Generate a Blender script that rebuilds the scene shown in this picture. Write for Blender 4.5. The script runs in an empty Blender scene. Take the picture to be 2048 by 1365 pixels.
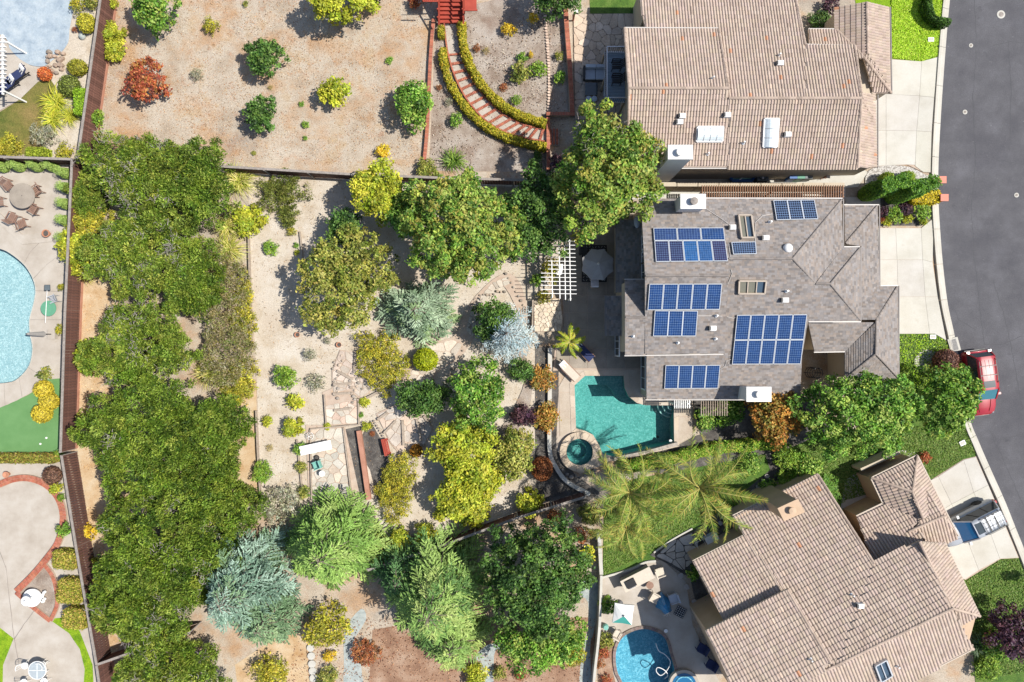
import bpy, bmesh, math, random
import numpy as np
from mathutils import Vector, Matrix
from mathutils.geometry import tessellate_polygon

# ---------------------------------------------------------------- camera, sky, sun, exposure
H = 50.0                      # drone height above the yards, metres
F = 24.0 / 36.0 * 2048        # focal length in photo pixels
SC = bpy.context.scene
C = SC.collection
cam_d = bpy.data.cameras.new('drone_camera'); cam_d.lens = 24; cam_d.sensor_width = 36
cam_d.clip_start = 0.5; cam_d.clip_end = 2000
cam = bpy.data.objects.new('drone_camera', cam_d); C.objects.link(cam)
cam.location = (0, 0, H); cam.rotation_euler = (0, 0, 0)
SC.camera = cam

SUN_EL = math.radians(54); SUN_AZ = math.radians(1.5)    # sun stands to the right (+X)
world = bpy.data.worlds.new('World'); SC.world = world; world.use_nodes = True
wn = world.node_tree; wn.nodes.clear()
wo = wn.nodes.new('ShaderNodeOutputWorld'); wb = wn.nodes.new('ShaderNodeBackground')
sky = wn.nodes.new('ShaderNodeTexSky'); sky.sky_type = 'NISHITA'; sky.sun_disc = False
sky.sun_elevation = SUN_EL; sky.sun_rotation = math.radians(90) - SUN_AZ
wb.inputs['Strength'].default_value = 0.105
wn.links.new(sky.outputs[0], wb.inputs['Color']); wn.links.new(wb.outputs[0], wo.inputs['Surface'])
sun_d = bpy.data.lights.new('sun', 'SUN'); sun_d.energy = 4.8; sun_d.angle = math.radians(0.5)
sun_d.color = (1.0, 0.955, 0.88)
sun = bpy.data.objects.new('sun', sun_d); C.objects.link(sun)
sdir = Vector((math.cos(SUN_EL) * math.cos(SUN_AZ), math.cos(SUN_EL) * math.sin(SUN_AZ), math.sin(SUN_EL)))
sun.rotation_euler = (-sdir).to_track_quat('-Z', 'Y').to_euler(); sun.location = sdir * 80
SC.view_settings.view_transform = 'Standard'; SC.view_settings.look = 'None'
SC.view_settings.exposure = 0.5; SC.view_settings.gamma = 1.0
SC.cycles.max_bounces = 6; SC.cycles.transparent_max_bounces = 8
SC.cycles.diffuse_bounces = 3; SC.cycles.glossy_bounces = 2
SC.cycles.caustics_reflective = False; SC.cycles.caustics_refractive = False

# ---------------------------------------------------------------- helpers
R = math.radians
def W(px, py, z=0.0):
    return Vector(((px - 1024) * (H - z) / F, -(py - 682.5) * (H - z) / F, z))
def M(n, z=0.0): return n * (H - z) / F            # photo pixels to metres at height z
def lin(h):
    h = h.lstrip('#'); o = []
    for i in (0, 2, 4):
        c = int(h[i:i+2], 16) / 255.0
        o.append(c / 12.92 if c <= 0.04045 else ((c + 0.055) / 1.055) ** 2.4)
    return tuple(o)
EXP_DIV = 1.62
def A(h, k=1.0):                                    # photo colour of a sunlit surface -> base colour
    return tuple(min(0.85, c * k / EXP_DIV) for c in lin(h))

class MB:
    def __init__(s): s.v = []; s.f = []; s.c = []; s.m = []
    def add(s, vs, fs, col=None, mi=0):
        b = len(s.v); s.v.extend(tuple(x) for x in vs)
        for f in fs:
            s.f.append(tuple(b + i for i in f)); s.c.append(col); s.m.append(mi)
        return s
    def box(s, c, size, rz=0.0, col=None, mi=0, rot=None):
        x, y, z = (k / 2 for k in size)
        pts = [(-x,-y,-z),(x,-y,-z),(x,y,-z),(-x,y,-z),(-x,-y,z),(x,-y,z),(x,y,z),(-x,y,z)]
        mt = rot if rot is not None else Matrix.Rotation(rz, 3, 'Z')
        c = Vector(c)
        return s.add([mt @ Vector(p) + c for p in pts], [(0,3,2,1),(4,5,6,7),(0,1,5,4),(1,2,6,5),(2,3,7,6),(3,0,4,7)], col, mi)
    def bar(s, a, b, w, h=None, col=None, mi=0, up=(0,0,1)):
        a, b = Vector(a), Vector(b); h = h or w; d = b - a; L = d.length
        if L < 1e-6: return s
        d.normalize(); u = Vector(up)
        if abs(d.dot(u)) > 0.98: u = Vector((1,0,0))
        sx = d.cross(u).normalized(); uy = sx.cross(d).normalized()
        mt = Matrix((d, sx, uy)).transposed()
        return s.box((a + b) / 2, (L, w, h), rot=mt, col=col, mi=mi)
    def tube(s, path, r, n=6, col=None, mi=0, cap=True):
        path = [Vector(p) for p in path]; k = len(path)
        rs = r if isinstance(r, (list, tuple)) else [r] * k
        vs = []; fs = []
        for i, p in enumerate(path):
            d = (path[min(i+1,k-1)] - path[max(i-1,0)]).normalized()
            u = Vector((0,0,1)) if abs(d.z) < 0.95 else Vector((1,0,0))
            a = d.cross(u).normalized(); b = d.cross(a)
            for j in range(n):
                t = 2*math.pi*j/n
                vs.append(p + (a*math.cos(t) + b*math.sin(t)) * rs[i])
        for i in range(k-1):
            for j in range(n):
                fs.append((i*n+j, i*n+(j+1)%n, (i+1)*n+(j+1)%n, (i+1)*n+j))
        if cap: fs += [tuple(range(n))[::-1], tuple((k-1)*n+j for j in range(n))]
        return s.add(vs, fs, col, mi)
    def lathe(s, prof, c=(0,0,0), n=20, col=None, mi=0, sx=1, sy=1):
        vs = []; fs = []; k = len(prof); c = Vector(c)
        for (r, z) in prof:
            for j in range(n):
                t = 2*math.pi*j/n; vs.append(c + Vector((r*math.cos(t)*sx, r*math.sin(t)*sy, z)))
        for i in range(k-1):
            for j in range(n):
                fs.append((i*n+j, i*n+(j+1)%n, (i+1)*n+(j+1)%n, (i+1)*n+j))
        fs += [tuple(range(n))[::-1], tuple((k-1)*n+j for j in range(n))]
        return s.add(vs, fs, col, mi)
    def sheet(s, pts, z=None, holes=(), col=None, mi=0):
        loops = [[Vector((p[0], p[1], p[2] if z is None else z)) for p in L] for L in [pts, *holes]]
        flat = [p for L in loops for p in L]
        tris = tessellate_polygon(loops); fs = []
        for t in tris:
            a, b, c = (flat[i] for i in t)
            nz = (b - a).cross(c - a).z
            fs.append(t if nz > 0 else (t[0], t[2], t[1]))
        return s.add(flat, fs, col, mi)
    def prism(s, pts, z0, z1, col=None, mi=0, bottom=False):
        pts = ccw([(p[0], p[1]) for p in pts]); n = len(pts)
        s.sheet([(x, y, z1) for x, y in pts], col=col, mi=mi)
        vs = [(x, y, z0) for x, y in pts] + [(x, y, z1) for x, y in pts]
        return s.add(vs, [(i, (i+1)%n, n+(i+1)%n, n+i) for i in range(n)], col, mi)
    def build(s, name, mat, parent=None, smooth=False, world=False, label=None, cat=None, group=None, kind=None, loc=None):
        me = bpy.data.meshes.new(name); v = s.v
        o = bpy.data.objects.new(name, me); C.objects.link(o)
        if parent is not None:
            o.parent = parent
            if world:
                L = parent_loc(parent); v = [(a[0]-L[0], a[1]-L[1], a[2]-L[2]) for a in v]
        elif loc is not None:
            o.location = loc
            if world: v = [(a[0]-loc[0], a[1]-loc[1], a[2]-loc[2]) for a in v]
        me.from_pydata(v, [], s.f)
        if True:
            ca = me.color_attributes.new('Col', 'FLOAT_COLOR', 'CORNER')
            arr = np.ones((len(me.loops), 4), dtype=np.float32); i = 0
            for f, c in zip(s.f, s.c):
                if c is not None: arr[i:i+len(f), :3] = c
                i += len(f)
            ca.data.foreach_set('color', arr.ravel())
        for m_ in (mat if isinstance(mat, (list, tuple)) else [mat]): me.materials.append(m_)
        if any(s.m): me.polygons.foreach_set('material_index', s.m)
        if smooth: me.polygons.foreach_set('use_smooth', [True] * len(me.polygons))
        me.update()
        tag(o, label, cat, group, kind)
        return o
def parent_loc(p):
    L = Vector(p.location)
    while p.parent is not None: p = p.parent; L = L + p.location
    return L
def ccw(p):
    a = sum(p[i][0]*p[(i+1)%len(p)][1] - p[(i+1)%len(p)][0]*p[i][1] for i in range(len(p)))
    return list(p) if a > 0 else list(p)[::-1]
def tag(o, label=None, cat=None, group=None, kind=None):
    if label: o['label'] = label
    if cat: o['category'] = cat
    if group: o['group'] = group
    if kind: o['kind'] = kind
    return o
def thing(name, label, cat, loc=(0,0,0), rz=0.0, group=None):
    o = bpy.data.objects.new(name, None); C.objects.link(o); o.location = loc; o.rotation_euler = (0,0,rz)
    o.empty_display_size = 0.3
    return tag(o, label, cat, group)
def dup(root, loc, rz=0.0, label=None, group=None, scale=None):
    def cp(o, par):
        c = o.copy(); C.objects.link(c); c.parent = par
        for ch in kids.get(o.name, []): cp(ch, c)
        return c
    kids = {}
    def walk(o):
        kids[o.name] = list(o.children)
        for ch in o.children: walk(ch)
    walk(root)
    r = cp(root, None); r.location = loc; r.rotation_euler = (0,0,rz)
    if scale is not None: r.scale = scale if not isinstance(scale, (int, float)) else (scale,)*3
    if label: r['label'] = label
    if group: r['group'] = group
    return r
def inside(x, y, poly):
    n = len(poly); r = False; j = n - 1
    for i in range(n):
        xi, yi, xj, yj = poly[i][0], poly[i][1], poly[j][0], poly[j][1]
        if (yi > y) != (yj > y) and x < (xj - xi) * (y - yi) / (yj - yi) + xi: r = not r
        j = i
    return r
def inside_np(x, y, poly):
    r = np.zeros(x.shape, bool); n = len(poly); j = n - 1
    for i in range(n):
        xi, yi, xj, yj = poly[i][0], poly[i][1], poly[j][0], poly[j][1]
        if yi != yj:
            c = ((yi > y) != (yj > y)) & (x < (xj - xi) * (y - yi) / (yj - yi) + xi)
            r ^= c
        j = i
    return r
def clip_half(poly, a, b, c):                       # keep a*x + b*y <= c
    out = []; n = len(poly)
    for i in range(n):
        p, q = poly[i], poly[(i+1)%n]
        dp, dq = a*p[0]+b*p[1]-c, a*q[0]+b*q[1]-c
        if dp <= 0: out.append(p)
        if (dp < 0 < dq) or (dq < 0 < dp):
            t = dp/(dp-dq); out.append((p[0]+(q[0]-p[0])*t, p[1]+(q[1]-p[1])*t))
    return out
def offset_poly(p, d):                              # positive d shrinks
    p = ccw(p); n = len(p); out = []
    for i in range(n):
        a, b, c = Vector(p[i-1][:2]), Vector(p[i][:2]), Vector(p[(i+1)%n][:2])
        e1 = (b-a).normalized(); e2 = (c-b).normalized()
        n1 = Vector((-e1.y, e1.x)); n2 = Vector((-e2.y, e2.x))
        k = 1 + n1.dot(n2)
        out.append(tuple(b + (n1 + n2) * (d / max(k, 0.35))))
    return out
def smooth_curve(pts, n=6, closed=False):           # Catmull-Rom through the points
    out = []; k = len(pts)
    rng_ = range(k) if closed else range(k-1)
    for i in rng_:
        g = (lambda j: pts[j % k]) if closed else (lambda j: pts[max(0, min(k-1, j))])
        p0, p1, p2, p3 = (np.array(g(j), float) for j in (i-1, i, i+1, i+2))
        for q in range(n):
            t = q/n
            out.append(tuple(0.5*((2*p1)+(-p0+p2)*t+(2*p0-5*p1+4*p2-p3)*t*t+(-p0+3*p1-3*p2+p3)*t**3)))
    if not closed: out.append(tuple(float(x) for x in pts[-1]))
    return out
def WP(pts, z=0.0): return [tuple(W(x, y, z)) for x, y in pts]

# ---------------------------------------------------------------- materials
def _n(nt, t, **kw):
    n = nt.nodes.new(t)
    for k, v in kw.items(): setattr(n, k, v)
    return n
def ramp(nt, fac, stops):
    r = _n(nt, 'ShaderNodeValToRGB'); e = r.color_ramp.elements
    while len(e) < len(stops): e.new(0.5)
    for i, (p, c) in enumerate(stops): e[i].position = p; e[i].color = (*c, 1)
    nt.links.new(fac, r.inputs[0]); return r.outputs[0]
def noise(nt, co, scale, detail=5, rough=0.6, dist=0.0):
    n = _n(nt, 'ShaderNodeTexNoise'); n.inputs['Scale'].default_value = scale; n.inputs['Detail'].default_value = detail
    n.inputs['Roughness'].default_value = rough; n.inputs['Distortion'].default_value = dist
    nt.links.new(co, n.inputs['Vector']); return n.outputs['Fac']
def mixc(nt, fac, a, b, mode='MIX'):
    m = _n(nt, 'ShaderNodeMix', data_type='RGBA', blend_type=mode)
    for s, v in ((0, fac), (6, a), (7, b)):
        if isinstance(v, (int, float)): m.inputs[s].default_value = v
        elif isinstance(v, tuple): m.inputs[s].default_value = (*v, 1)
        else: nt.links.new(v, m.inputs[s])
    return m.outputs[2]
def mat(name, stops, scale=1.0, detail=6, rough=0.85, bump=0.0, bscale=30, fine=0.0, fscale=40, patch=None,
        attr=False, spec=0.3, metal=0.0, coord='Object', emit=None, dist=0.0):
    m = bpy.data.materials.new(name); m.use_nodes = True; nt = m.node_tree
    b = nt.nodes['Principled BSDF']; co = _n(nt, 'ShaderNodeTexCoord').outputs[coord]
    if isinstance(stops[0], (int, float)): stops = [(0.3, stops), (0.7, tuple(min(1, c*1.12) for c in stops))]
    col = ramp(nt, noise(nt, co, scale, detail, 0.62, dist), stops)
    if patch:                                       # list of (scale, lo, hi, colour, strength)
        for (ps, lo, hi, pc, st) in patch:
            f = ramp(nt, noise(nt, co, ps, 5, 0.65), [(lo, (0,0,0)), (hi, (st,)*3)])
            col = mixc(nt, f, col, pc)
    if fine:
        f = ramp(nt, noise(nt, co, fscale, 3, 0.7), [(0.3, (1-fine,)*3), (0.7, (1+fine,)*3)])
        col = mixc(nt, 1.0, col, f, 'MULTIPLY')
    if attr:
        a = _n(nt, 'ShaderNodeVertexColor', layer_name='Col'); col = mixc(nt, 1.0, col, a.outputs[0], 'MULTIPLY')
    nt.links.new(col, b.inputs['Base Color'])
    b.inputs['Roughness'].default_value = rough; b.inputs['Metallic'].default_value = metal
    b.inputs['Specular IOR Level'].default_value = spec
    if bump:
        bp = _n(nt, 'ShaderNodeBump'); bp.inputs['Strength'].default_value = bump; bp.inputs['Distance'].default_value = 0.05
        nt.links.new(noise(nt, co, bscale, 4, 0.7), bp.inputs['Height']); nt.links.new(bp.outputs[0], b.inputs['Normal'])
    return m
def leafmat(name, rough=0.55, trans=0.3):
    m = bpy.data.materials.new(name); m.use_nodes = True; nt = m.node_tree; nt.nodes.clear()
    out = _n(nt, 'ShaderNodeOutputMaterial'); a = _n(nt, 'ShaderNodeVertexColor', layer_name='Col')
    p = _n(nt, 'ShaderNodeBsdfPrincipled'); p.inputs['Roughness'].default_value = rough; p.inputs['Specular IOR Level'].default_value = 0.25
    t = _n(nt, 'ShaderNodeBsdfTranslucent'); mx = _n(nt, 'ShaderNodeMixShader'); mx.inputs[0].default_value = trans
    nt.links.new(a.outputs[0], p.inputs['Base Color'])
    tc = mixc(nt, 1.0, a.outputs[0], (1.25, 1.25, 0.7), 'MULTIPLY'); nt.links.new(tc, t.inputs['Color'])
    nt.links.new(p.outputs[0], mx.inputs[1]); nt.links.new(t.outputs[0], mx.inputs[2]); nt.links.new(mx.outputs[0], out.inputs['Surface'])
    return m
def plain(name, col, rough=0.5, metal=0.0, spec=0.5, attr=False, var=0.08, scale=6, coat=0.0, bump=0.0):
    lo = tuple(c*(1-var) for c in col); hi = tuple(min(1, c*(1+var)) for c in col)
    m = mat(name, [(0.3, lo), (0.7, hi)], scale=scale, rough=rough, metal=metal, spec=spec, attr=attr, bump=bump)
    if coat: m.node_tree.nodes['Principled BSDF'].inputs['Coat Weight'].default_value = coat
    return m

MAT = {}
MAT['dirt'] = mat('dry_soil', [(0.25, A('#a3917e')), (0.40, A('#c2b19c')), (0.52, A('#d0c2af')), (0.64, A('#c8b091')), (0.8, A('#ddd2c2'))], scale=0.5, detail=10,
    bump=0.5, bscale=9, fine=0.3, fscale=12, patch=[(0.3, 0.48, 0.64, A('#c79562'), 0.6), (0.22, 0.55, 0.7, A('#9d968e'), 0.75), (0.25, 0.58, 0.7, A('#e2dacd'), 0.7), (1.3, 0.56, 0.7, A('#b97a4c'), 0.4), (4.0, 0.58, 0.7, A('#7a6650'), 0.45)])
MAT['pale_dirt'] = mat('pale_sandy_soil', [(0.3, A('#cbb89e')), (0.5, A('#ddd0bd')), (0.7, A('#eae1d3'))], scale=0.7, detail=10, bump=0.4, bscale=12, fine=0.24, fscale=14,
    patch=[(0.35, 0.52, 0.7, A('#c2a684'), 0.5), (2.4, 0.57, 0.7, A('#a98f70'), 0.45), (7.0, 0.6, 0.7, A('#8f7a60'), 0.4), (0.5, 0.6, 0.72, A('#efe8dd'), 0.6)])
MAT['bark_ground'] = mat('bark_mulch_ground', [(0.3, A('#8f7a6a')), (0.5, A('#b5a698')), (0.7, A('#c9bfb4'))], scale=0.6, detail=9, bump=0.5, bscale=14, fine=0.35, fscale=16,
    patch=[(0.4, 0.52, 0.68, A('#8b6e5c'), 0.6), (0.5, 0.6, 0.75, A('#d8d2c8'), 0.7)])
MAT['tan_straw'] = mat('dry_straw_ground', [(0.3, A('#c69d6d')), (0.5, A('#dcbf98')), (0.7, A('#e6d3b4'))], scale=0.8, detail=8, bump=0.4, bscale=18, fine=0.22, fscale=20)
MAT['red_mulch'] = mat('reddish_mulch', [(0.3, A('#8a6650')), (0.5, A('#b08c72')), (0.7, A('#c8ac94'))], scale=0.7, detail=8, bump=0.5, bscale=16, fine=0.35, fscale=18)
MAT['black_mulch'] = mat('dark_gravel_bed', [(0.3, A('#4a4644')), (0.5, A('#6a6560')), (0.7, A('#8d8880'))], scale=1.4, detail=9, bump=0.7, bscale=25, fine=0.5, fscale=22)
MAT['asphalt'] = mat('asphalt', [(0.3, A('#5c5b60')), (0.5, A('#68676b')), (0.7, A('#747378'))], scale=0.5, detail=9, rough=0.9, bump=0.3, bscale=60, fine=0.3, fscale=20,
    patch=[(0.12, 0.5, 0.68, A('#57565c'), 0.7), (0.9, 0.62, 0.78, A('#828186'), 0.5), (0.6, 0.66, 0.74, A('#4a494e'), 0.6), (6.0, 0.66, 0.72, A('#a8a7a8'), 0.5)])
MAT['concrete'] = mat('concrete', [(0.3, A('#d3cec1')), (0.5, A('#dedacf')), (0.7, A('#e6e3da'))], scale=0.6, detail=8, rough=0.8, bump=0.15, bscale=40, fine=0.06, fscale=12, attr=True,
    patch=[(0.35, 0.55, 0.75, A('#bdb6a7'), 0.5), (1.2, 0.62, 0.74, A('#c9bfae'), 0.5)])
MAT['deck'] = mat('sandstone_coloured_concrete', [(0.3, A('#c7b5a2')), (0.5, A('#d5c6b4')), (0.7, A('#dfd2c2'))], scale=0.8, detail=8, rough=0.85, bump=0.2, bscale=50, fine=0.12, fscale=16, attr=True)
MAT['grey_patio'] = mat('grey_brown_patio', [(0.3, A('#a09588')), (0.5, A('#b3a798')), (0.7, A('#c2b6a6'))], scale=0.8, detail=8, rough=0.85, bump=0.2, bscale=50, fine=0.12, fscale=16, attr=True)
MAT['stone'] = mat('flagstone', [(0.3, (0.36,0.32,0.28)), (0.5, (0.45,0.41,0.36)), (0.7, (0.5,0.46,0.41))], scale=1.2, detail=8, rough=0.85, bump=0.35, bscale=14, fine=0.15, fscale=10, attr=True)
MAT['brick'] = mat('red_brick', [(0.3, A('#b8674f')), (0.7, A('#d38a70'))], scale=3, rough=0.9, bump=0.3, bscale=60, fine=0.15, fscale=30, attr=True)
MAT['mortar'] = mat('mortar', [(0.3, A('#c9b09c')), (0.7, A('#dcc9b6'))], scale=2, rough=0.95)
MAT['lawn_bright'] = mat('lush_lawn', [(0.3, A('#6a9210')), (0.45, A('#84ac18')), (0.6, A('#9cbc22')), (0.75, A('#b2c634'))], scale=1.3, detail=10, rough=0.9, bump=0.8, bscale=20, fine=0.4, fscale=14)
MAT['lawn'] = mat('mown_lawn', [(0.3, A('#44662a')), (0.5, A('#5c7f30')), (0.7, A('#789044'))], scale=1.1, detail=10, rough=0.9, bump=0.8, bscale=20, fine=0.4, fscale=14,
    patch=[(0.35, 0.55, 0.72, A('#858546'), 0.5), (0.9, 0.6, 0.75, A('#3c5c1c'), 0.5)])
MAT['lawn_dry'] = mat('patchy_lawn', [(0.3, A('#5c6c28')), (0.5, A('#857f40')), (0.7, A('#a48a58'))], scale=0.5, detail=9, rough=0.9, bump=0.7, bscale=20, fine=0.35, fscale=16)
MAT['turf'] = mat('artificial_turf', [(0.3, A('#6c9c5e')), (0.7, A('#7caa6c'))], scale=0.8, detail=6, rough=0.9, fine=0.14, fscale=30, bump=0.3, bscale=60)
MAT['gravel'] = mat('white_gravel', [(0.35, A('#8c857c')), (0.5, A('#d0cac2')), (0.65, A('#f0ece6'))], scale=9, detail=4, rough=0.9, bump=0.8, bscale=14, fine=0.25, fscale=20)
MAT['blue_gravel'] = mat('blue_grey_gravel', [(0.3, A('#a2aaa8')), (0.5, A('#bcc4c0')), (0.7, A('#d2d6d0'))], scale=3, detail=8, rough=0.9, bump=0.4, bscale=30, fine=0.15, fscale=22)
MAT['patio_pale'] = mat('pale_washed_concrete', [(0.3, A('#bfb3a4')), (0.5, A('#cfc4b6')), (0.7, A('#dbd2c6'))], scale=0.7, detail=8, rough=0.85, bump=0.25, bscale=60, fine=0.1, fscale=26, attr=True)
MAT['shingle'] = mat('asphalt_shingle', [(0.3, (0.21,0.186,0.172)), (0.7, (0.25,0.224,0.207))], scale=2, detail=5, rough=0.95, bump=0.25, bscale=50, fine=0.12, fscale=40, attr=True)
MAT['tile'] = mat('clay_roof_tile', [(0.3, (0.35,0.275,0.225)), (0.7, (0.43,0.345,0.285))], scale=1.5, detail=6, rough=0.85, bump=0.15, bscale=40, fine=0.12, fscale=24, attr=True)
MAT['stucco'] = mat('cream_stucco', [(0.3, A('#d8c8b0')), (0.7, A('#e2d4be'))], scale=1, rough=0.9, bump=0.2, bscale=60)
MAT['white_stucco'] = mat('white_painted_stucco', [(0.3, (0.62,0.6,0.57)), (0.7, (0.7,0.68,0.65))], scale=1, rough=0.8, bump=0.15, bscale=60)
MAT['tan_stucco'] = mat('tan_stucco', [(0.3, (0.42,0.3,0.2)), (0.7, (0.5,0.36,0.25))], scale=1, rough=0.85, bump=0.2, bscale=60)
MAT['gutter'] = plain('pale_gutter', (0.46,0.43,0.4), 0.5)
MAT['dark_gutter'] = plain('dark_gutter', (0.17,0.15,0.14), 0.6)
MAT['rim_tan'] = plain('tan_fascia', (0.42,0.35,0.28), 0.6)
MAT['fence'] = mat('stained_fence_board', [(0.3, (0.085,0.042,0.033)), (0.7, (0.15,0.075,0.058))], scale=3, rough=0.8, fine=0.25, fscale=9, attr=True)
MAT['fence_grey'] = mat('weathered_fence_rail', [(0.3, (0.2,0.175,0.155)), (0.7, (0.29,0.255,0.225))], scale=3, rough=0.85, fine=0.2, fscale=12)
MAT['kickboard'] = mat('red_stained_kickboard', [(0.3, (0.3,0.14,0.09)), (0.7, (0.4,0.2,0.14))], scale=2, rough=0.85)
MAT['redwood'] = mat('red_painted_wood', [(0.3, A('#b04838')), (0.7, A('#c85a46'))], scale=2, rough=0.7, fine=0.08)
MAT['timber'] = mat('weathered_timber', [(0.3, (0.25,0.2,0.155)), (0.7, (0.36,0.3,0.24))], scale=3, rough=0.9, fine=0.2, fscale=14)
MAT['teak'] = mat('weathered_teak', [(0.3, (0.19,0.11,0.08)), (0.7, (0.29,0.18,0.13))], scale=4, rough=0.7, fine=0.15)
MAT['white_paint'] = plain('white_paint', (0.72,0.71,0.69), 0.5)
MAT['trellis'] = plain('brown_trellis_wood', (0.24,0.125,0.07), 0.7)
MAT['dark_metal'] = plain('dark_metal', (0.03,0.03,0.032), 0.4, metal=0.6)
MAT['light_metal'] = plain('light_metal', (0.6,0.6,0.6), 0.4, metal=0.5)
MAT['chrome'] = plain('aluminium', (0.75,0.75,0.75), 0.25, metal=1.0)
MAT['black'] = plain('black_plastic', (0.015,0.015,0.016), 0.5)
MAT['tyre'] = plain('tyre_rubber', (0.02,0.02,0.02), 0.85)
MAT['glass'] = plain('dark_window_glass', (0.03,0.045,0.055), 0.06, spec=0.7)
MAT['sky_glass'] = plain('skylight_glass', (0.12,0.13,0.12), 0.12, spec=0.6)
MAT['clear_dome'] = plain('white_acrylic_dome', (0.62,0.68,0.7), 0.15, spec=0.6)
MAT['bark'] = mat('tree_bark', [(0.3, (0.12,0.09,0.07)), (0.7, (0.22,0.18,0.15))], scale=4, rough=0.95, bump=0.5, bscale=20)
MAT['twig'] = mat('grey_twig', [(0.3, (0.22,0.19,0.17)), (0.7, (0.36,0.32,0.3))], scale=4, rough=0.95)
MAT['leaf'] = leafmat('leaf', trans=0.2)
MAT['needle'] = leafmat('needle', rough=0.6, trans=0.15)
MAT['terracotta'] = plain('terracotta', (0.42,0.19,0.11), 0.8)
MAT['rock'] = mat('garden_rock', [(0.3, (0.22,0.19,0.16)), (0.7, (0.42,0.37,0.32))], scale=5, rough=0.95, bump=0.5, bscale=12, attr=True)
def watermat(name, tint, gloss=0.04):
    m = bpy.data.materials.new(name); m.use_nodes = True; nt = m.node_tree; nt.nodes.clear()
    out = _n(nt, 'ShaderNodeOutputMaterial'); co = _n(nt, 'ShaderNodeTexCoord').outputs['Object']
    t = _n(nt, 'ShaderNodeBsdfTransparent'); t.inputs['Color'].default_value = (*tint, 1)
    g = _n(nt, 'ShaderNodeBsdfGlossy'); g.inputs['Roughness'].default_value = 0.03
    fr = _n(nt, 'ShaderNodeFresnel'); fr.inputs['IOR'].default_value = 1.33
    bp = _n(nt, 'ShaderNodeBump'); bp.inputs['Strength'].default_value = 0.35; bp.inputs['Distance'].default_value = 0.08
    nt.links.new(noise(nt, co, 4.5, 3, 0.6, 0.6), bp.inputs['Height'])
    nt.links.new(bp.outputs[0], g.inputs['Normal']); nt.links.new(bp.outputs[0], fr.inputs['Normal'])
    mx = _n(nt, 'ShaderNodeMixShader'); nt.links.new(fr.outputs[0], mx.inputs[0])
    nt.links.new(t.outputs[0], mx.inputs[1]); nt.links.new(g.outputs[0], mx.inputs[2]); nt.links.new(mx.outputs[0], out.inputs['Surface'])
    return m
MAT['water'] = watermat('pool_water', (0.68, 0.94, 0.925))
MAT['water_blue'] = watermat('blue_pool_water', (0.82, 0.95, 0.97))
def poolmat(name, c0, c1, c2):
    m = mat(name, [(0.36, c0), (0.5, c1), (0.64, c2)], scale=4.2, detail=3, rough=0.7, dist=1.8, fine=0.22, fscale=11)  # mottling paints rippled caustic light into the plaster colour
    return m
MAT['pool_teal'] = poolmat('teal_plaster_painted_caustics', (0.105,0.27,0.25), (0.135,0.325,0.305), (0.24,0.43,0.405))
MAT['pool_pale'] = poolmat('pale_blue_plaster_painted_caustics', (0.30,0.40,0.43), (0.38,0.47,0.49), (0.55,0.61,0.62))
MAT['pool_blue'] = poolmat('blue_plaster_painted_caustics', (0.07,0.26,0.36), (0.11,0.34,0.45), (0.24,0.5,0.6))
MAT['coping_brick'] = mat('grey_tan_brick', [(0.3, A('#8f7f78')), (0.7, A('#b09c92'))], scale=3, rough=0.9, bump=0.3, bscale=60, attr=True)
# ---------------------------------------------------------------- the setting: ground, pools, paving
rnd = random.Random(7)
POOL_MAIN = [(1170,752),(1247,752),(1249,777),(1257,793),(1273,806),(1290,811),(1347,811),(1348,885),(1290,899),(1225,913),(1205,908),(1198,890),(1186,870),(1170,862),(1152,857),(1149,771)]
SPA_C, SPA_R = (1158.5, 903), 26
POOL_LEFT = smooth_curve([(-60,488),(0,498),(25,510),(50,531),(66,556),(72,582),(67,612),(60,640),(61,668),(66,697),(60,730),(40,755),(15,766),(-60,770)], 4)
POOL_BOT = smooth_curve([(1284,1254),(1317,1262),(1334,1278),(1342,1305),(1352,1341),(1350,1380),(1340,1420),(1270,1420),(1240,1362),(1231,1341),(1228,1310),(1234,1285),(1250,1266)], 4, True)
SPA_BOT = [(1366+24*math.cos(t/24*6.2832), 1366+24*math.sin(t/24*6.2832)) for t in range(24)]
SPA_MAIN = [(SPA_C[0]+SPA_R*math.cos(t/32*6.2832), SPA_C[1]+SPA_R*math.sin(t/32*6.2832)) for t in range(32)]
HOLES = [POOL_MAIN, SPA_MAIN, POOL_LEFT, POOL_BOT]
LAYER = [0]; LZ = 0.0013
def region(name, poly, m, holes=(), z=None, label=None, kind='structure'):
    LAYER[0] += 1
    zz = LZ * LAYER[0] if z is None else z
    o = MB().sheet(WP(poly, 0), zz, [WP(h, 0) for h in holes]).build(name, MAT[m], kind=kind, label=label)
    return o
B = 4200
base_outer = [(1024-B, 682-B), (1024+B, 682-B), (1024+B, 682+B), (1024-B, 682+B)]
MB().sheet(WP(base_outer), 0.0, [WP(h) for h in HOLES]).build('ground', MAT['dirt'], kind='structure', label='dry mottled cream and orange soil of the yards')

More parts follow.
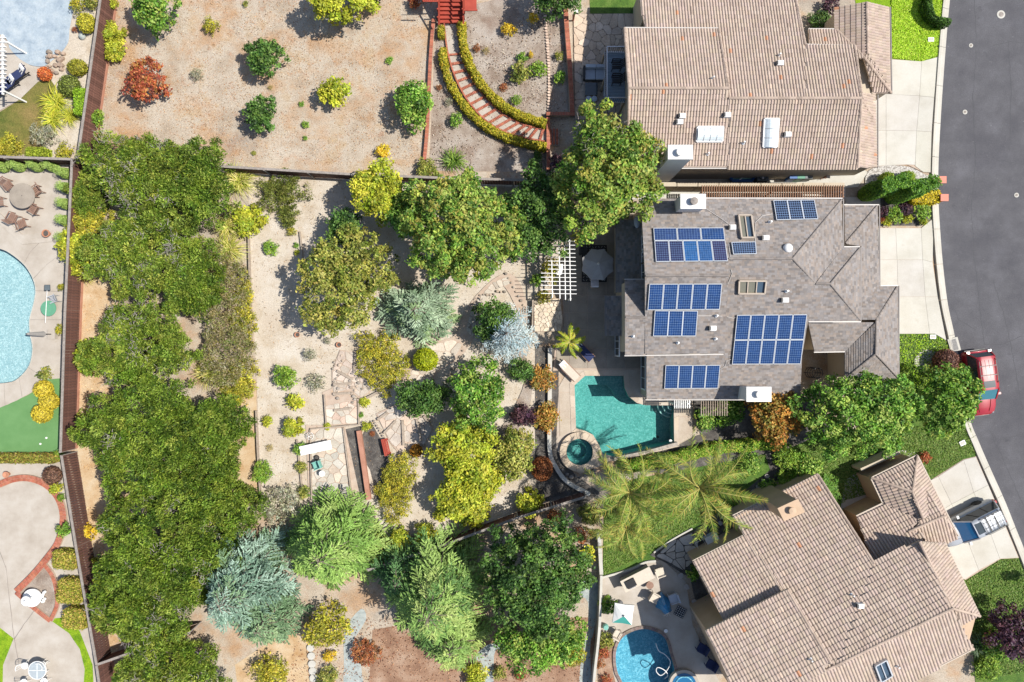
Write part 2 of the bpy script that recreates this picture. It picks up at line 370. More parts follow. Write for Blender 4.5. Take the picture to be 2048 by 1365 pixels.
def slabs(parent, poly, xs, ys, m, z, gap=0.5, th=0.03, name='slab', jit=0.05, rot=None):
    k = 0
    for i in range(len(xs)-1):
        for j in range(len(ys)-1):
            p = [tuple(q) for q in poly]
            if rot:                                      # xs, ys measured along rotated pixel axes
                ca, sa = math.cos(rot), math.sin(rot)
                p = clip_half(p, -ca, -sa, -(xs[i]+gap)); p = clip_half(p, ca, sa, xs[i+1]-gap) if p else p
                p = clip_half(p, sa, -ca, -(ys[j]+gap)) if p else p; p = clip_half(p, -sa, ca, ys[j+1]-gap) if p else p
            else:
                p = clip_half(p, -1, 0, -(xs[i]+gap)); p = clip_half(p, 1, 0, xs[i+1]-gap) if p else p
                p = clip_half(p, 0, -1, -(ys[j]+gap)) if p else p; p = clip_half(p, 0, 1, ys[j+1]-gap) if p else p
            if len(p) < 3: continue
            ar = abs(sum(p[q][0]*p[(q+1)%len(p)][1]-p[(q+1)%len(p)][0]*p[q][1] for q in range(len(p))))/2
            if ar < 12: continue
            q = 1 + rnd.uniform(-jit, jit)
            MB().prism(WP(p), z, z+th, col=(q, q*rnd.uniform(.985,1.01), q*rnd.uniform(.96,1.01))).build(name, MAT[m], parent)
            k += 1
    return k
def voronoi(poly, seeds, gap):
    out = []
    for i, s in enumerate(seeds):
        p = [tuple(q) for q in poly]
        near = sorted(((t[0]-s[0])**2+(t[1]-s[1])**2, j) for j, t in enumerate(seeds) if j != i)[:14]
        for d2, j in near:
            t = seeds[j]; a, b = t[0]-s[0], t[1]-s[1]; L = math.hypot(a, b)
            if L < 1e-6: continue
            c = (t[0]**2+t[1]**2-s[0]**2-s[1]**2)/2 - gap*L
            p = clip_half(p, a, b, c)
            if len(p) < 3: break
        if len(p) >= 3: out.append(p)
    return out
def stones(parent, poly, step, m='stone', z=0.0, th=0.05, gap=0.9, cols=None, jit=0.42, name='flagstone', seed=1, limit=140, inset=True):
    r = random.Random(seed); xs = [p[0] for p in poly]; ys = [p[1] for p in poly]; sd = []
    y = min(ys); row = 0
    while y < max(ys)+step:
        x = min(xs) + (step*0.5 if row % 2 else 0)
        while x < max(xs)+step:
            sx, sy = x+r.uniform(-jit,jit)*step, y+r.uniform(-jit,jit)*step
            if inside(sx, sy, poly): sd.append((sx, sy))
            x += step
        y += step*0.87; row += 1
    cols = cols or [(1,1,1)]; k = 0
    for p in voronoi(poly, sd, gap):
        if k >= limit: break
        # round the corners a little
        q = []
        for i in range(len(p)):
            a, b = p[i], p[(i+1)%len(p)]
            if math.hypot(b[0]-a[0], b[1]-a[1]) < 0.6: q.append(a); continue
            q += [(a[0]*.85+b[0]*.15, a[1]*.85+b[1]*.15), (a[0]*.15+b[0]*.85, a[1]*.15+b[1]*.85)]
        if len(q) < 3: continue
        c = r.choice(cols); l = r.uniform(.85, 1.12)
        MB().prism(WP(q), z, z+th*r.uniform(.7,1.15), col=tuple(v*l for v in c)).build(name, MAT[m], parent); k += 1
def empty_structure(name, label=None):
    o = bpy.data.objects.new(name, None); C.objects.link(o); o['kind'] = 'structure'
    if label: o['label'] = label
    return o
def bricks_along(name, path, width, parent=None, blen=0.1, rows=1, z=0.03, th=0.05, base=True, label=None, cat=None, kind='structure', mort='mortar', closed=False, bm='brick'):
    """bricks laid across a path of photo points; each brick real, joined because each is under ten pixels"""
    z = z + 0.1
    P = [Vector(p[:2]) for p in WP(smooth_curve(path, 8, closed))]
    if closed: P.append(P[0])
    w = M(width); L = 0; cum = [0]
    for i in range(len(P)-1): L += (P[i+1]-P[i]).length; cum.append(L)
    def at(s):
        s = max(0, min(L-1e-5, s)); i = max(j for j in range(len(cum)-1) if cum[j] <= s)
        t = (s-cum[i])/max(1e-9, cum[i+1]-cum[i]); d = (P[i+1]-P[i]).normalized()
        return P[i]+(P[i+1]-P[i])*t, d
    mb = MB(); n = max(1, int(L/(blen+0.012)))
    for i in range(n):
        p, d = at((i+.5)*L/n); nn = Vector((-d.y, d.x)); rz = math.atan2(d.y, d.x)
        for r_ in range(rows):
            c = p + nn*((r_+.5)/rows-.5)*w; q = rnd.uniform(.78, 1.15)
            mb.box((c.x, c.y, z+th/2+rnd.uniform(-.004,.004)), (blen, w/rows-0.012, th), rz, col=(q, q*rnd.uniform(.9,1.06), q*rnd.uniform(.88,1.05)))
    root = parent
    if root is None:
        root = bpy.data.objects.new(name, None); C.objects.link(root); tag(root, label, cat, None, kind)
    mb.build('brickwork', MAT[bm], root, kind='stuff')
    if base:
        l_, r_ = [], []
        for i in range(len(P)):
            d = (P[min(i+1,len(P)-1)]-P[max(i-1,0)]).normalized(); nn = Vector((-d.y, d.x))*w/2
            l_.append(P[i]+nn); r_.append(P[i]-nn)
        b = MB(); k = len(P)
        b.add([(*v, z+th-0.015) for v in l_]+[(*v, z+th-0.015) for v in r_]+[(*v, -0.01) for v in l_]+[(*v, -0.01) for v in r_],
              [(i, k+i, k+i+1, i+1) for i in range(k-1)]+[(i, i+1, 2*k+i+1, 2*k+i) for i in range(k-1)]+[(k+i+1, k+i, 3*k+i, 3*k+i+1) for i in range(k-1)])
        b.build('mortar_bed', MAT[mort], root)
    return root

# --- yards and beds
region('garden_soil', [(497,352),(700,364),(1100,372),(1125,500),(1090,600),(1075,700),(1112,930),(1005,1035),(720,1095),(520,1012),(515,800),(500,500)], 'pale_dirt', label='pale sandy soil of the main garden')
region('fence_side_soil', [(160,540),(240,540),(240,800),(262,1000),(262,1288),(212,1312),(188,1200),(150,900)], 'tan_straw', label='straw coloured soil strip beside the long fence')
region('slope_soil', [(430,780),(512,780),(520,1010),(470,1010)], 'tan_straw')
region('terrace_soil', [(872,25),(1132,-30),(1137,238),(1102,245),(1102,345),(858,342)], 'bark_ground', label='brown and grey bark soil of the brick step terrace')
region('mulch_soil', [(745,1260),(860,1240),(1190,1235),(1190,1420),(735,1420)], 'red_mulch', label='reddish mulch at the bottom edge')
region('dry_grass', [(560,1270),(612,1250),(622,1420),(480,1420),(470,1330)], 'tan_straw')
region('gravel_path', smooth_curve([(1163,1162),(1193,1162),(1194,1210),(1188,1262),(1180,1300),(1184,1420),(1158,1420),(1162,1320),(1174,1262),(1176,1205),(1160,1190)], 3, True), 'blue_gravel', label='blue grey gravel path left of the small blue pool')
region('gravel_path', smooth_curve([(945,1320),(975,1290),(1012,1284),(1000,1298),(988,1312),(985,1420),(962,1420),(962,1330)], 3, True), 'blue_gravel', label='blue grey gravel path under the dark cedar')
region('gravel_path', smooth_curve([(690,1260),(722,1218),(732,1240),(704,1290),(722,1330),(726,1420),(690,1420),(688,1320)], 3, True), 'blue_gravel', label='blue grey gravel path beside the round stepping stones')
region('gravel_bed', [(1070,695),(1118,690),(1116,860),(1122,905),(1150,950),(1200,985),(1170,1010),(1075,1000),(1070,930)], 'black_mulch', label='dark gravel bed left of the teal pool')
region('gravel_bed', [(712,895),(740,840),(768,890),(800,960),(790,1000),(755,1000),(740,940)], 'black_mulch')
region('gravel_bed', [(686,860),(722,852),(736,1000),(700,1000)], 'black_mulch')
region('planting_soil', [(1352,893),(1388,873),(1640,800),(1660,860),(1560,900),(1540,960),(1480,960),(1240,940),(1230,921)], 'black_mulch', label='dark soil strip under the palms and hedge')
region('planting_soil', [(1385,800),(1620,795),(1640,850),(1400,870)], 'black_mulch')
region('planting_soil', [(1757,396),(1866,396),(1866,436),(1843,452),(1757,452)], 'black_mulch', label='dark bark bed above the middle driveway')
region('planting_soil', [(1400,980),(1500,940),(1570,900),(1600,940),(1400,1240),(1385,1180),(1370,1100)], 'black_mulch')
# --- lawns
region('lawn', [(1700,-60),(1905,-60),(1893,0),(1884,80),(1876,115),(1842,124),(1781,118),(1720,60)], 'lawn_bright', label='bright lush lawn at the top right')
region('lawn', [(1780,664),(1868,667),(1891,679),(1900,700),(1926,790),(1940,850),(1800,850),(1780,760)], 'lawn', label='small lawn below the middle driveway')
region('lawn', [(1560,905),(1640,870),(1800,850),(1936,840),(1956,905),(1951,913),(1926,919),(1861,960),(1850,1000),(1690,1060),(1650,980)], 'lawn', label='mown lawn around the garage of the lower tile roofed house')
region('lawn', [(1925,1160),(2000,1117),(2037,1115),(2110,1290),(2200,1500),(1960,1500),(1940,1220)], 'lawn', label='lawn in the lower right corner')
region('lawn', [(1205,1155),(1208,1000),(1260,960),(1420,930),(1530,908),(1540,940),(1450,1015),(1380,1066),(1310,1105),(1312,1126),(1290,1125),(1240,1145)], 'lawn', label='long back lawn under the palms')
region('lawn', [(1178,-60),(1290,-60),(1290,28),(1180,28)], 'lawn', label='small lawn above the flagstone patio')
region('lawn', [(-80,224),(0,225),(40,200),(76,165),(100,155),(112,175),(82,245),(95,308),(-80,312)], 'lawn_dry', label='patchy brown lawn at the left edge')
region('soil_bed', [(98,-60),(205,-60),(158,318),(90,318),(85,250),(112,175),(95,150)], 'pale_dirt')
region('turf', smooth_curve([(-80,830),(0,815),(35,800),(65,785),(86,760),(120,757),(117,906),(60,905),(-80,903)], 3), 'turf', label='flat green artificial turf left of the fence')
region('soil_bed', [(-80,905),(118,906),(128,960),(212,1420),(-80,1420)], 'patio_pale')
region('lawn', [(98,1238),(126,1235),(160,1262),(186,1330),(190,1420),(164,1420),(170,1338),(160,1298),(138,1266)], 'lawn_bright', label='curved grass strip around the round patio')
region('lawn', [(-80,1222),(0,1255),(30,1277),(8,1330),(6,1420),(-80,1420)], 'lawn_bright', label='grass wedge at the lower left corner')
# --- decks
region('pool_deck', [(-80,316),(146,318),(134,480),(128,600),(122,757),(86,760),(62,786),(35,801),(0,816),(-80,830)], 'patio_pale', holes=[POOL_LEFT], label='pale deck around the light blue pool')
region('pool_deck', [(-80,60),(5,70),(20,97),(40,118),(62,132),(86,136),(98,140),(76,165),(40,200),(0,222),(-80,224)], 'patio_pale', label='pale deck with the blue loungers')
region('round_patio', smooth_curve([(-80,1010),(0,976),(30,967),(60,966),(90,977),(110,998),(120,1025),(120,1052),(112,1080)], 4)+[(95,1105),(35,1182),(105,1243),(140,1268),(160,1300),(168,1340),(165,1420),(5,1420),(7,1330),(28,1277),(0,1255),(-80,1225)], 'patio_pale', label='pale rounded patio edged in red brick')
region('pool_deck', [(1195,1156),(1240,1146),(1290,1126),(1325,1120),(1372,1165),(1385,1250),(1465,1420),(1200,1420),(1196,1300)], 'patio_pale', holes=[POOL_BOT], label='deck around the small blue pool')
region('flower_bed', [(1196,1280),(1226,1282),(1226,1345),(1245,1420),(1196,1420)], 'red_mulch')
region('pool_deck', [(1140,735),(1300,735),(1300,800),(1386,798),(1384,872),(1350,892),(1228,919),(1205,930),(1160,948),(1125,928),(1112,892),(1117,775)], 'deck', holes=[POOL_MAIN, SPA_MAIN], label='tan deck around the teal pool')
pat = region('patio', [(1120,455),(1300,425),(1300,740),(1140,740),(1106,742),(1112,670),(1128,662)], 'mortar', label='large square slabs of the main back patio')
slabs(pat, [(1128,470),(1298,430),(1298,737),(1142,737),(1110,738),(1116,672),(1128,664)], [1100,1138,1175,1212,1250,1300], [425,447,483,519,555,591,626,660,697,739], 'grey_patio', LZ*LAYER[0]-0.002, th=0.03)
lay = LZ*(LAYER[0]+1)
# deck slabs beside the pool and coping stones
dk = region('deck_edge', [(1117,778),(1139,778),(1139,862),(1119,872)], 'mortar')
slabs(dk, [(1117,778),(1139,778),(1139,862),(1120,873)], [1110,1140], [760,785,834,880], 'deck', LZ*LAYER[0]-.002)
dk = region('deck_edge', [(1357,818),(1384,818),(1383,872),(1357,882)], 'mortar')
slabs(dk, [(1357,818),(1384,818),(1383,872),(1357,882)], [1350,1390], [815,833,900], 'deck', LZ*LAYER[0]-.002)
cop = empty_structure('pool_coping', 'pale stone coping blocks round the teal pool')
def coping(parent, loop, width, step, m, z0, z1, cols, name='coping_stone'):
    P = [Vector(p[:2]) for p in WP(loop)]; P = [Vector(q) for q in ccw([tuple(p) for p in P])]
    O = [Vector(q) for q in offset_poly([tuple(p) for p in P], -M(width))]; n = len(P)
    for i in range(n):
        a, b, oa, ob = P[i], P[(i+1)%n], O[i], O[(i+1)%n]; k = max(1, round((b-a).length/step))
        for j in range(k):
            t0, t1 = j/k+0.008, (j+1)/k-0.008; q = rnd.uniform(.92, 1.06); c = rnd.choice(cols)
            MB().prism([a.lerp(b,t0), a.lerp(b,t1), oa.lerp(ob,t1), oa.lerp(ob,t0)], z0, z1, col=tuple(v*q for v in c)).build(name, MAT[m], parent)
coping(cop, POOL_MAIN, 10, 0.9, 'deck', 0.0, LZ*(LAYER[0]+3)+.02, [(1.08,1.08,1.08),(1.05,1.02,1.0),(1.1,1.07,1.0)])

# --- pools
def pool(name, loop, label, wall, water, depth, zw=-0.08, cat='pool', topz=0.0):
    ctr = W(sum(p[0] for p in loop)/len(loop), sum(p[1] for p in loop)/len(loop)); ctr.z = 0
    root = thing(name, label, cat, ctr)
    pts = ccw([(p[0], p[1]) for p in WP(loop)]); n = len(pts)
    mb = MB(); mb.sheet([(x, y, -depth) for x, y in pts])
    mb.add([(x, y, -depth) for x, y in pts]+[(x, y, topz) for x, y in pts], [((i+1)%n, i, n+i, n+(i+1)%n) for i in range(n)])
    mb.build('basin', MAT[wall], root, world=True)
    MB().sheet([(x, y, zw) for x, y in pts]).build('water_surface', MAT[water], root, world=True)
    return root
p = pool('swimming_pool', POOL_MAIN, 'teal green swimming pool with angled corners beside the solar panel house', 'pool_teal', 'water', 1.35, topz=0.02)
def step(parent, poly, ztop, m, z0=-1.34, name='step'):
    MB().prism(WP(poly), z0, ztop).build(name, MAT[m], parent, world=True)
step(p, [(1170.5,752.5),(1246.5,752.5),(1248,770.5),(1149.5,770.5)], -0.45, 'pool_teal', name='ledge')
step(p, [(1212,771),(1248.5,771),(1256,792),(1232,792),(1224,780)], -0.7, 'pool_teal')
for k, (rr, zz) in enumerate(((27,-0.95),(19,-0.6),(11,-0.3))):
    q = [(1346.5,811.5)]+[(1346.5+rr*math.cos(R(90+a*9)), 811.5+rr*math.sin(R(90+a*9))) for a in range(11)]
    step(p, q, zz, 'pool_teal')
    arc = [W(1346.5+(rr-1)*math.cos(R(90+a*9)), 811.5+(rr-1)*math.sin(R(90+a*9)), 0) for a in range(11)]
    MB().tube([(v.x, v.y, zz+.02) for v in arc], 0.05, 5).build('step_edge', MAT['white_paint'], p, world=True)
MB().lathe([(0.0,-1.345),(0.1,-1.345),(0.1,-1.32),(0.02,-1.31)], W(1323,879)).build('drain', MAT['dark_metal'], p, world=True)
MB().lathe([(0.0,-.1),(0.11,-.1),(0.11,-.05),(0.05,-.03)], W(1341.5,882.5)).build('skimmer_lid', MAT['white_paint'], p, world=True)
# raised back wall of the pool
MB().prism(WP([(1348,884),(1352,883),(1353,890),(1300,903),(1228,919),(1226,913),(1290,900)]), 0.0, 0.45).build('raised_bond_wall', MAT['rock'], p, world=True)
# spa
sp = thing('spa', 'round spa with wide stone rim beside the teal pool', 'spa', W(*SPA_C))
ring = lambda r, n=40: [(SPA_C[0]+r*math.cos(2*math.pi*t/n), SPA_C[1]+r*math.sin(2*math.pi*t/n)) for t in range(n)]
for k in range(18):
    a0, a1 = 2*math.pi*(k+.02)/18, 2*math.pi*(k+.98)/18
    q = [(SPA_C[0]+r*math.cos(a), SPA_C[1]+r*math.sin(a)) for r, aa in ((26.3,(a0,(a0+a1)/2,a1)),(39.5,(a1,(a0+a1)/2,a0))) for a in aa]
    qq = rnd.uniform(.9,1.1)
    MB().prism(WP(q), 0.0, 0.32, col=(1.1*qq,1.04*qq,.95*qq)).build('rim_stone', MAT['deck'], sp, world=True)
mb = MB(); n = 40
def cyl_in(mb, r, z0, z1):
    a = WP(ring(r)); k = len(a); a = ccw([q[:2] for q in a])
    mb.add([(x,y,z0) for x,y in a]+[(x,y,z1) for x,y in a], [((i+1)%k, i, k+i, k+(i+1)%k) for i in range(k)])
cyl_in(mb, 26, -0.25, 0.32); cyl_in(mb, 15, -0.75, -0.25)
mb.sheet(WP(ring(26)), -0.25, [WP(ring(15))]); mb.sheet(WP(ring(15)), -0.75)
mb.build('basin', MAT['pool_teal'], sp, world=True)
MB().sheet(WP(ring(26)), 0.22).build('water_surface', MAT['water'], sp, world=True)
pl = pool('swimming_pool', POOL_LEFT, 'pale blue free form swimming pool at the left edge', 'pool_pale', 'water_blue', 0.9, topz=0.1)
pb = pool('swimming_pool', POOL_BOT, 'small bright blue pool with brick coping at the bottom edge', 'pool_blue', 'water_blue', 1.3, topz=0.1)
cb = WP(POOL_BOT)
bricks_along('pool_edging', POOL_BOT[::2], 6, None, blen=0.12, rows=1, z=0.0, closed=True, bm='coping_brick', label='grey brick edging round the small blue pool')
sb = thing('spa', 'small round blue spa at the bottom frame edge', 'spa', W(1366,1366))
b = MB(); q = ccw([v[:2] for v in WP(SPA_BOT)]); k = len(q)
b.prism(WP([(1366+30*math.cos(t/24*6.2832), 1366+30*math.sin(t/24*6.2832)) for t in range(24)]), 0, .34)
b.build('rim', MAT['patio_pale'], sb, world=True)
MB().sheet([(x,y,.36) for x,y in q]).build('water_surface', plain('deep_blue_spa_water', (0.02,0.12,0.25), 0.05, spec=0.6), sb, world=True)
MB().tube([( *v[:2], .37) for v in WP([(1366+17*math.cos(t/24*6.2832), 1366+17*math.sin(t/24*6.2832)) for t in range(25)])], 0.06, 5).build('bench_ring', MAT['pool_blue'], sb, world=True)
# covered pool at the top left
pc = region('pool_cover', smooth_curve([(-80,-80),(140,-80),(140,60),(134,92),(114,114),(95,130),(84,134),(62,131),(38,117),(20,97),(6,72),(-80,30)], 3),
    'blue_gravel', label='pale blue grey pool cover at the top left corner')
pc.data.materials.clear(); pc.data.materials.append(mat('pool_cover_sheet', [(0.3, A('#a4b4c2')), (0.5, A('#bccad4')), (0.7, A('#cfd9de'))], scale=1.2, detail=9, rough=0.5, bump=0.3, bscale=6, fine=0.1, fscale=9, patch=[(2.5,.6,.75,A('#7f93a5'),.6)]))

# --- street
KERB = smooth_curve([(1915,-120),(1899,0),(1889,115),(1881,230),(1876,330),(1876,400),(1880,470),(1886,540),(1895,610),(1908,670),(1922,745),(1938,835),(1958,887),(1982,942),(2008,1000),(2030,1055),(2052,1110),(2085,1200),(2125,1330),(2150,1460)], 6)
LAYER[0] += 1; rz = 0.004
right = [(x+330, y) for x, y in KERB][::-1]
road = MB().sheet(WP(KERB+right), 0.045).build('road', MAT['asphalt'], kind='structure', label='grey asphalt street along the right side')
kb = empty_structure('kerb', 'pale concrete kerb and gutter beside the street')
Pk = [Vector(p[:2]) for p in WP(KERB)]; acc = 0; seg = [Pk[0]]; segs = []
for i in range(1, len(Pk)):
    d = (Pk[i]-Pk[i-1]).length; acc += d; seg.append(Pk[i])
    if acc > 2.3: segs.append(seg); seg = [Pk[i]]; acc = 0
for sgm in segs:
    L_, Rr = [], []
    for i, p_ in enumerate(sgm):
        d = (sgm[min(i+1,len(sgm)-1)]-sgm[max(i-1,0)]).normalized(); nn = Vector((d.y, -d.x))      # to the left of travel (away from the road)
        if nn.x > 0: nn = -nn
        L_.append(nn)
    t0 = 0.012; mb = MB(); k = len(sgm); sh = (sgm[-1]-sgm[0]).normalized()*0.012
    prof = [(0.0,0.0),(0.0,0.06),(0.25,0.075),(0.33,0.16),(0.52,0.165),(0.54,0.0)]
    vs = []
    for i in range(k):
        off = sh if i == 0 else (-sh if i == k-1 else Vector((0,0)))
        for (o_, z_) in prof:
            v = sgm[i]+off+L_[i]*o_; vs.append((v.x, v.y, z_))
    m_ = len(prof); fs = [(i*m_+j, (i+1)*m_+j, (i+1)*m_+j+1, i*m_+j+1) for i in range(k-1) for j in range(m_-1)]
    q = rnd.uniform(.94,1.03)
    mb.add(vs, [f[::-1] for f in fs]+[tuple(range(m_)), tuple((k-1)*m_+j for j in range(m_))[::-1]], col=(q, q*.985, q*.96)).build('kerb_segment', MAT['concrete'], kb)
far = [(x+330, y) for x, y in KERB]
MB().sheet(WP(far+[(x+352, y) for x, y in KERB][::-1]), 0.13).build('far_pavement', MAT['concrete'], kind='structure')
MB().sheet(WP([(x+353, y) for x, y in KERB]+[(3200,1500),(3200,-150)]), 0.12).build('lawn', MAT['lawn'], kind='structure')
# --- driveways: separate slabs on a darker joint bed
def driveway(poly, slab_polys, label):
    d = region('driveway', poly, 'mortar', label=label)
    z = LZ*LAYER[0]
    for sp_ in slab_polys:
        q = rnd.uniform(.95,1.04)
        pp = offset_poly([v[:2] for v in WP(sp_)], 0.008)
        MB().prism(pp, z-.003, z+.03, col=(q, q*rnd.uniform(.98,1.0), q*rnd.uniform(.95,1.0))).build('slab', MAT['concrete'], d)
driveway([(1740,117),(1782,119),(1842,124),(1876,115),(1866,230),(1860,345),(1845,345),(1815,331),(1740,334)],
  [[(1745,118),(1842,124),(1838,193),(1745,188)],[(1842,124),(1875,115),(1867,196),(1838,193)],[(1745,188),(1771,189),(1771,262),(1745,262)],[(1771,189),(1838,193),(1832,263),(1771,262)],
   [(1838,193),(1867,196),(1862,265),(1832,263)],[(1745,262),(1771,262),(1771,332),(1745,334)],[(1771,262),(1832,263),(1829,331),(1812,330),(1771,332)],[(1832,263),(1862,265),(1860,346),(1845,345),(1829,333)]], 'pale concrete driveway of the upper tile roofed house')
driveway([(1745,456),(1843,456),(1866,436),(1861,520),(1873,600),(1892,682),(1868,668),(1780,668),(1745,570)],
  [[(1750,457),(1790,457),(1793,520),(1750,520)],[(1790,457),(1841,457),(1844,520),(1793,520)],[(1841,457),(1866,437),(1864,525),(1844,520)],[(1750,520),(1793,520),(1795,594),(1750,594)],
   [(1793,520),(1844,520),(1849,594),(1795,594)],[(1844,520),(1864,525),(1874,594),(1849,594)],[(1780,594),(1849,594),(1858,668),(1780,668)],[(1849,594),(1874,594),(1891,681),(1868,668),(1858,668)]], 'pale concrete driveway in front of the solar panel house')
driveway([(1840,965),(1861,960),(1926,919),(1951,913),(1997,1020),(2037,1116),(2000,1118),(1930,1160),(1880,1130)],
  [[(1845,968),(1875,953),(1902,1008),(1860,1035)],[(1875,953),(1926,920),(1946,985),(1902,1008)],[(1926,920),(1950,914),(1975,970),(1946,985)],
   [(1860,1035),(1902,1008),(1924,1056),(1876,1090)],[(1902,1008),(1946,985),(1966,1030),(1924,1056)],[(1946,985),(1975,970),(1994,1016),(1966,1030)],[(1876,1090),(1924,1056),(1956,1140),(1929,1158),(1900,1150)],
   [(1924,1056),(1966,1030),(1998,1117),(1956,1140)],[(1966,1030),(1994,1016),(2035,1115),(1998,1117)]], 'pale concrete driveway with the silver pickup style car')
walk = region('entry_walk', [(1660,345),(1720,338),(1735,345),(1715,375),(1700,376),(1660,376)], 'concrete')
region('entry_walk', [(1690,395),(1760,395),(1760,412),(1690,412)], 'concrete')
region('entry_walk', [(1690,960),(1745,925),(1800,900),(1830,905),(1745,965),(1720,1020),(1680,1020)], 'concrete')
region('side_yard', [(1240,350),(1690,338),(1690,398),(1240,400)], 'concrete', label='narrow paved side yard between the two upper houses')
# manholes and street covers
def cover(px, py, r, label, dark=False):
    t = thing('manhole_cover', label, 'manhole cover', W(px, py) + Vector((0,0,.047)))
    MB().lathe([(0.001, 0), (r, 0), (r, .012), (r*.97, .016), (0.0, .016)], n=24).build('concrete_collar', MAT['concrete'], t)
    MB().lathe([(0, .017), (r*.6, .017), (r*.6, .024), (0, .024)], n=20).build('lid', MAT['fence_grey'], t)
cover(2001,30,.3,'large pale manhole cover at the top of the street'); cover(1941,92,.15,'small pale valve cover highest in the street')
cover(1929,225,.17,'round valve cover with a ringed lid in the street'); cover(2032,391,.17,'small ringed valve cover near the right frame edge')
def utility(px, py, label, sx=.42, sy=.3, rz=0):
    t = thing('utility_box', label, 'utility box', W(px, py)+Vector((0,0,.08)), rz)
    MB().box((0,0,.03), (sx,sy,.06)).build('frame', MAT['white_paint'], t); MB().box((0,0,.064), (sx*.8,sy*.75,.012)).build('lid', MAT['concrete'], t)
utility(1860,81,'white utility box lid in the bright upper lawn'); utility(1864,674,'pale utility box lid in the small lawn below the driveway'); utility(1923,886,'pale utility box lid in the lawn near the street bend',.42,.34,R(25))
g = thing('storm_drain', 'dark grated storm drain in the kerb behind the red car', 'storm drain', W(1906,690)+Vector((0,0,.06)), R(15))
MB().box((0,0,.04), (.75,1.0,.1)).build('concrete_frame', MAT['concrete'], g)
mb = MB()
for k in range(9): mb.box((-.2+k*.05,0,.1), (.022,.8,.02))
mb.build('grate', MAT['dark_metal'], g, kind='stuff'); MB().box((0,0,.092), (.46,.82,.004)).build('pit', MAT['black'], g)
# --- upper patio, brick work, steps
fp = region('flagstone_patio', [(1146,29),(1292,28),(1292,330),(1150,330)], 'bark_ground', label='flagstone patio behind the upper tile roofed house')
stones(fp, [(1147,30),(1290,29),(1290,240),(1150,240)], 17, z=LZ*LAYER[0]-.003, th=.05, cols=[(1.15,.98,.84),(1.2,1.05,.92),(1.05,.9,.78),(1.22,1.08,.98)], seed=3, gap=.35)
sp2 = region('stone_platform', [(1067,602),(1120,596),(1125,640),(1122,664),(1068,664)], 'mortar', label='pale flat stone platform below the white pergola')
stones(sp2, [(1068,603),(1119,598),(1124,640),(1121,663),(1069,663)], 8.5, z=.1, th=.25, cols=[(1.3,1.2,1.02),(1.25,1.15,1.0),(1.4,1.3,1.15)], seed=5, gap=.3, limit=70)
MB().prism(WP([(1067.5,602.5),(1119.5,597.5),(1124.5,640),(1121.5,663.5),(1068.5,663.5)]), 0, .22).build('platform_base', MAT['mortar'], sp2)
cpat = region('flagstone_patio', [(612,850),(690,852),(722,1000),(618,1000)], 'mortar', label='central flagstone patio with the white bench')
stones(cpat, [(620,858),(686,856),(700,1000),(622,1000)], 17, z=LZ*LAYER[0]-.003, th=.05, cols=[(1.0,1.0,.95),(1.08,1.06,1.0),(.9,.92,.9),(1.1,1.0,.9)], seed=8, gap=.6)
cpat2 = region('flagstone_steps', [(645,785),(705,760),(718,848),(650,852)], 'mortar')
stones(cpat2, [(650,812),(714,800),(717,846),(652,850)], 15, z=LZ*LAYER[0]-.003, th=.05, cols=[(1.0,.95,.9),(1.15,.95,.85),(1.05,1.05,1.0)], seed=9, gap=.6)
fan = region('fan_steps', [(664,742),(680,700),(720,705),(742,742),(760,770),(720,800),(700,780),(665,790)], 'mortar', label='fan of stone steps with timber risers')
stones(fan, [(666,742),(681,702),(719,707),(741,743),(757,770),(722,796),(702,778),(668,786)], 16, z=LZ*LAYER[0]-.003, th=.05, cols=[(1.05,.95,.9),(1.1,1.05,1.0),(.95,.9,.85)], seed=12, gap=.6)
fan2 = region('curved_steps', [(752,828),(790,810),(840,825),(868,855),(850,890),(800,910),(780,885)], 'mortar', label='curved stone steps with timber risers right of the bench')
stones(fan2, [(754,830),(790,813),(838,828),(866,856),(849,888),(803,906),(782,884)], 19, z=LZ*LAYER[0]-.003, th=.05, cols=[(1.05,1.0,.95),(1.15,1.0,.9),(.95,.92,.9)], seed=14, gap=.5)
gp = region('garden_path', smooth_curve([(800,775),(840,690),(905,675),(938,610),(985,560),(1022,548),(1045,580),(1062,650),(1040,630),(1010,575),(985,580),(955,620),(945,680),(915,720),(880,740),(850,785)], 3, True), 'mortar', label='winding stone path through the main garden')
stones(gp, [(812,770),(845,695),(905,680),(925,690),(905,722),(870,745),(850,780)], 18, z=LZ*LAYER[0]-.003, th=.04, cols=[(1.15,1.1,1.02),(1.05,1.0,.94)], seed=17, gap=.7)
stones(gp, [(932,660),(945,612),(985,566),(1018,553),(1020,568),(985,582),(958,620),(946,676)], 13, z=LZ*LAYER[0]-.003, th=.04, cols=[(1.1,1.08,1.02),(1.0,.97,.92)], seed=18, gap=.6)
region('garden_path', smooth_curve([(1005,690),(1035,705),(1050,760),(1020,830),(985,880),(1000,900),(1035,860),(1062,800),(1060,740),(1035,690)], 3, True), 'bark_ground')
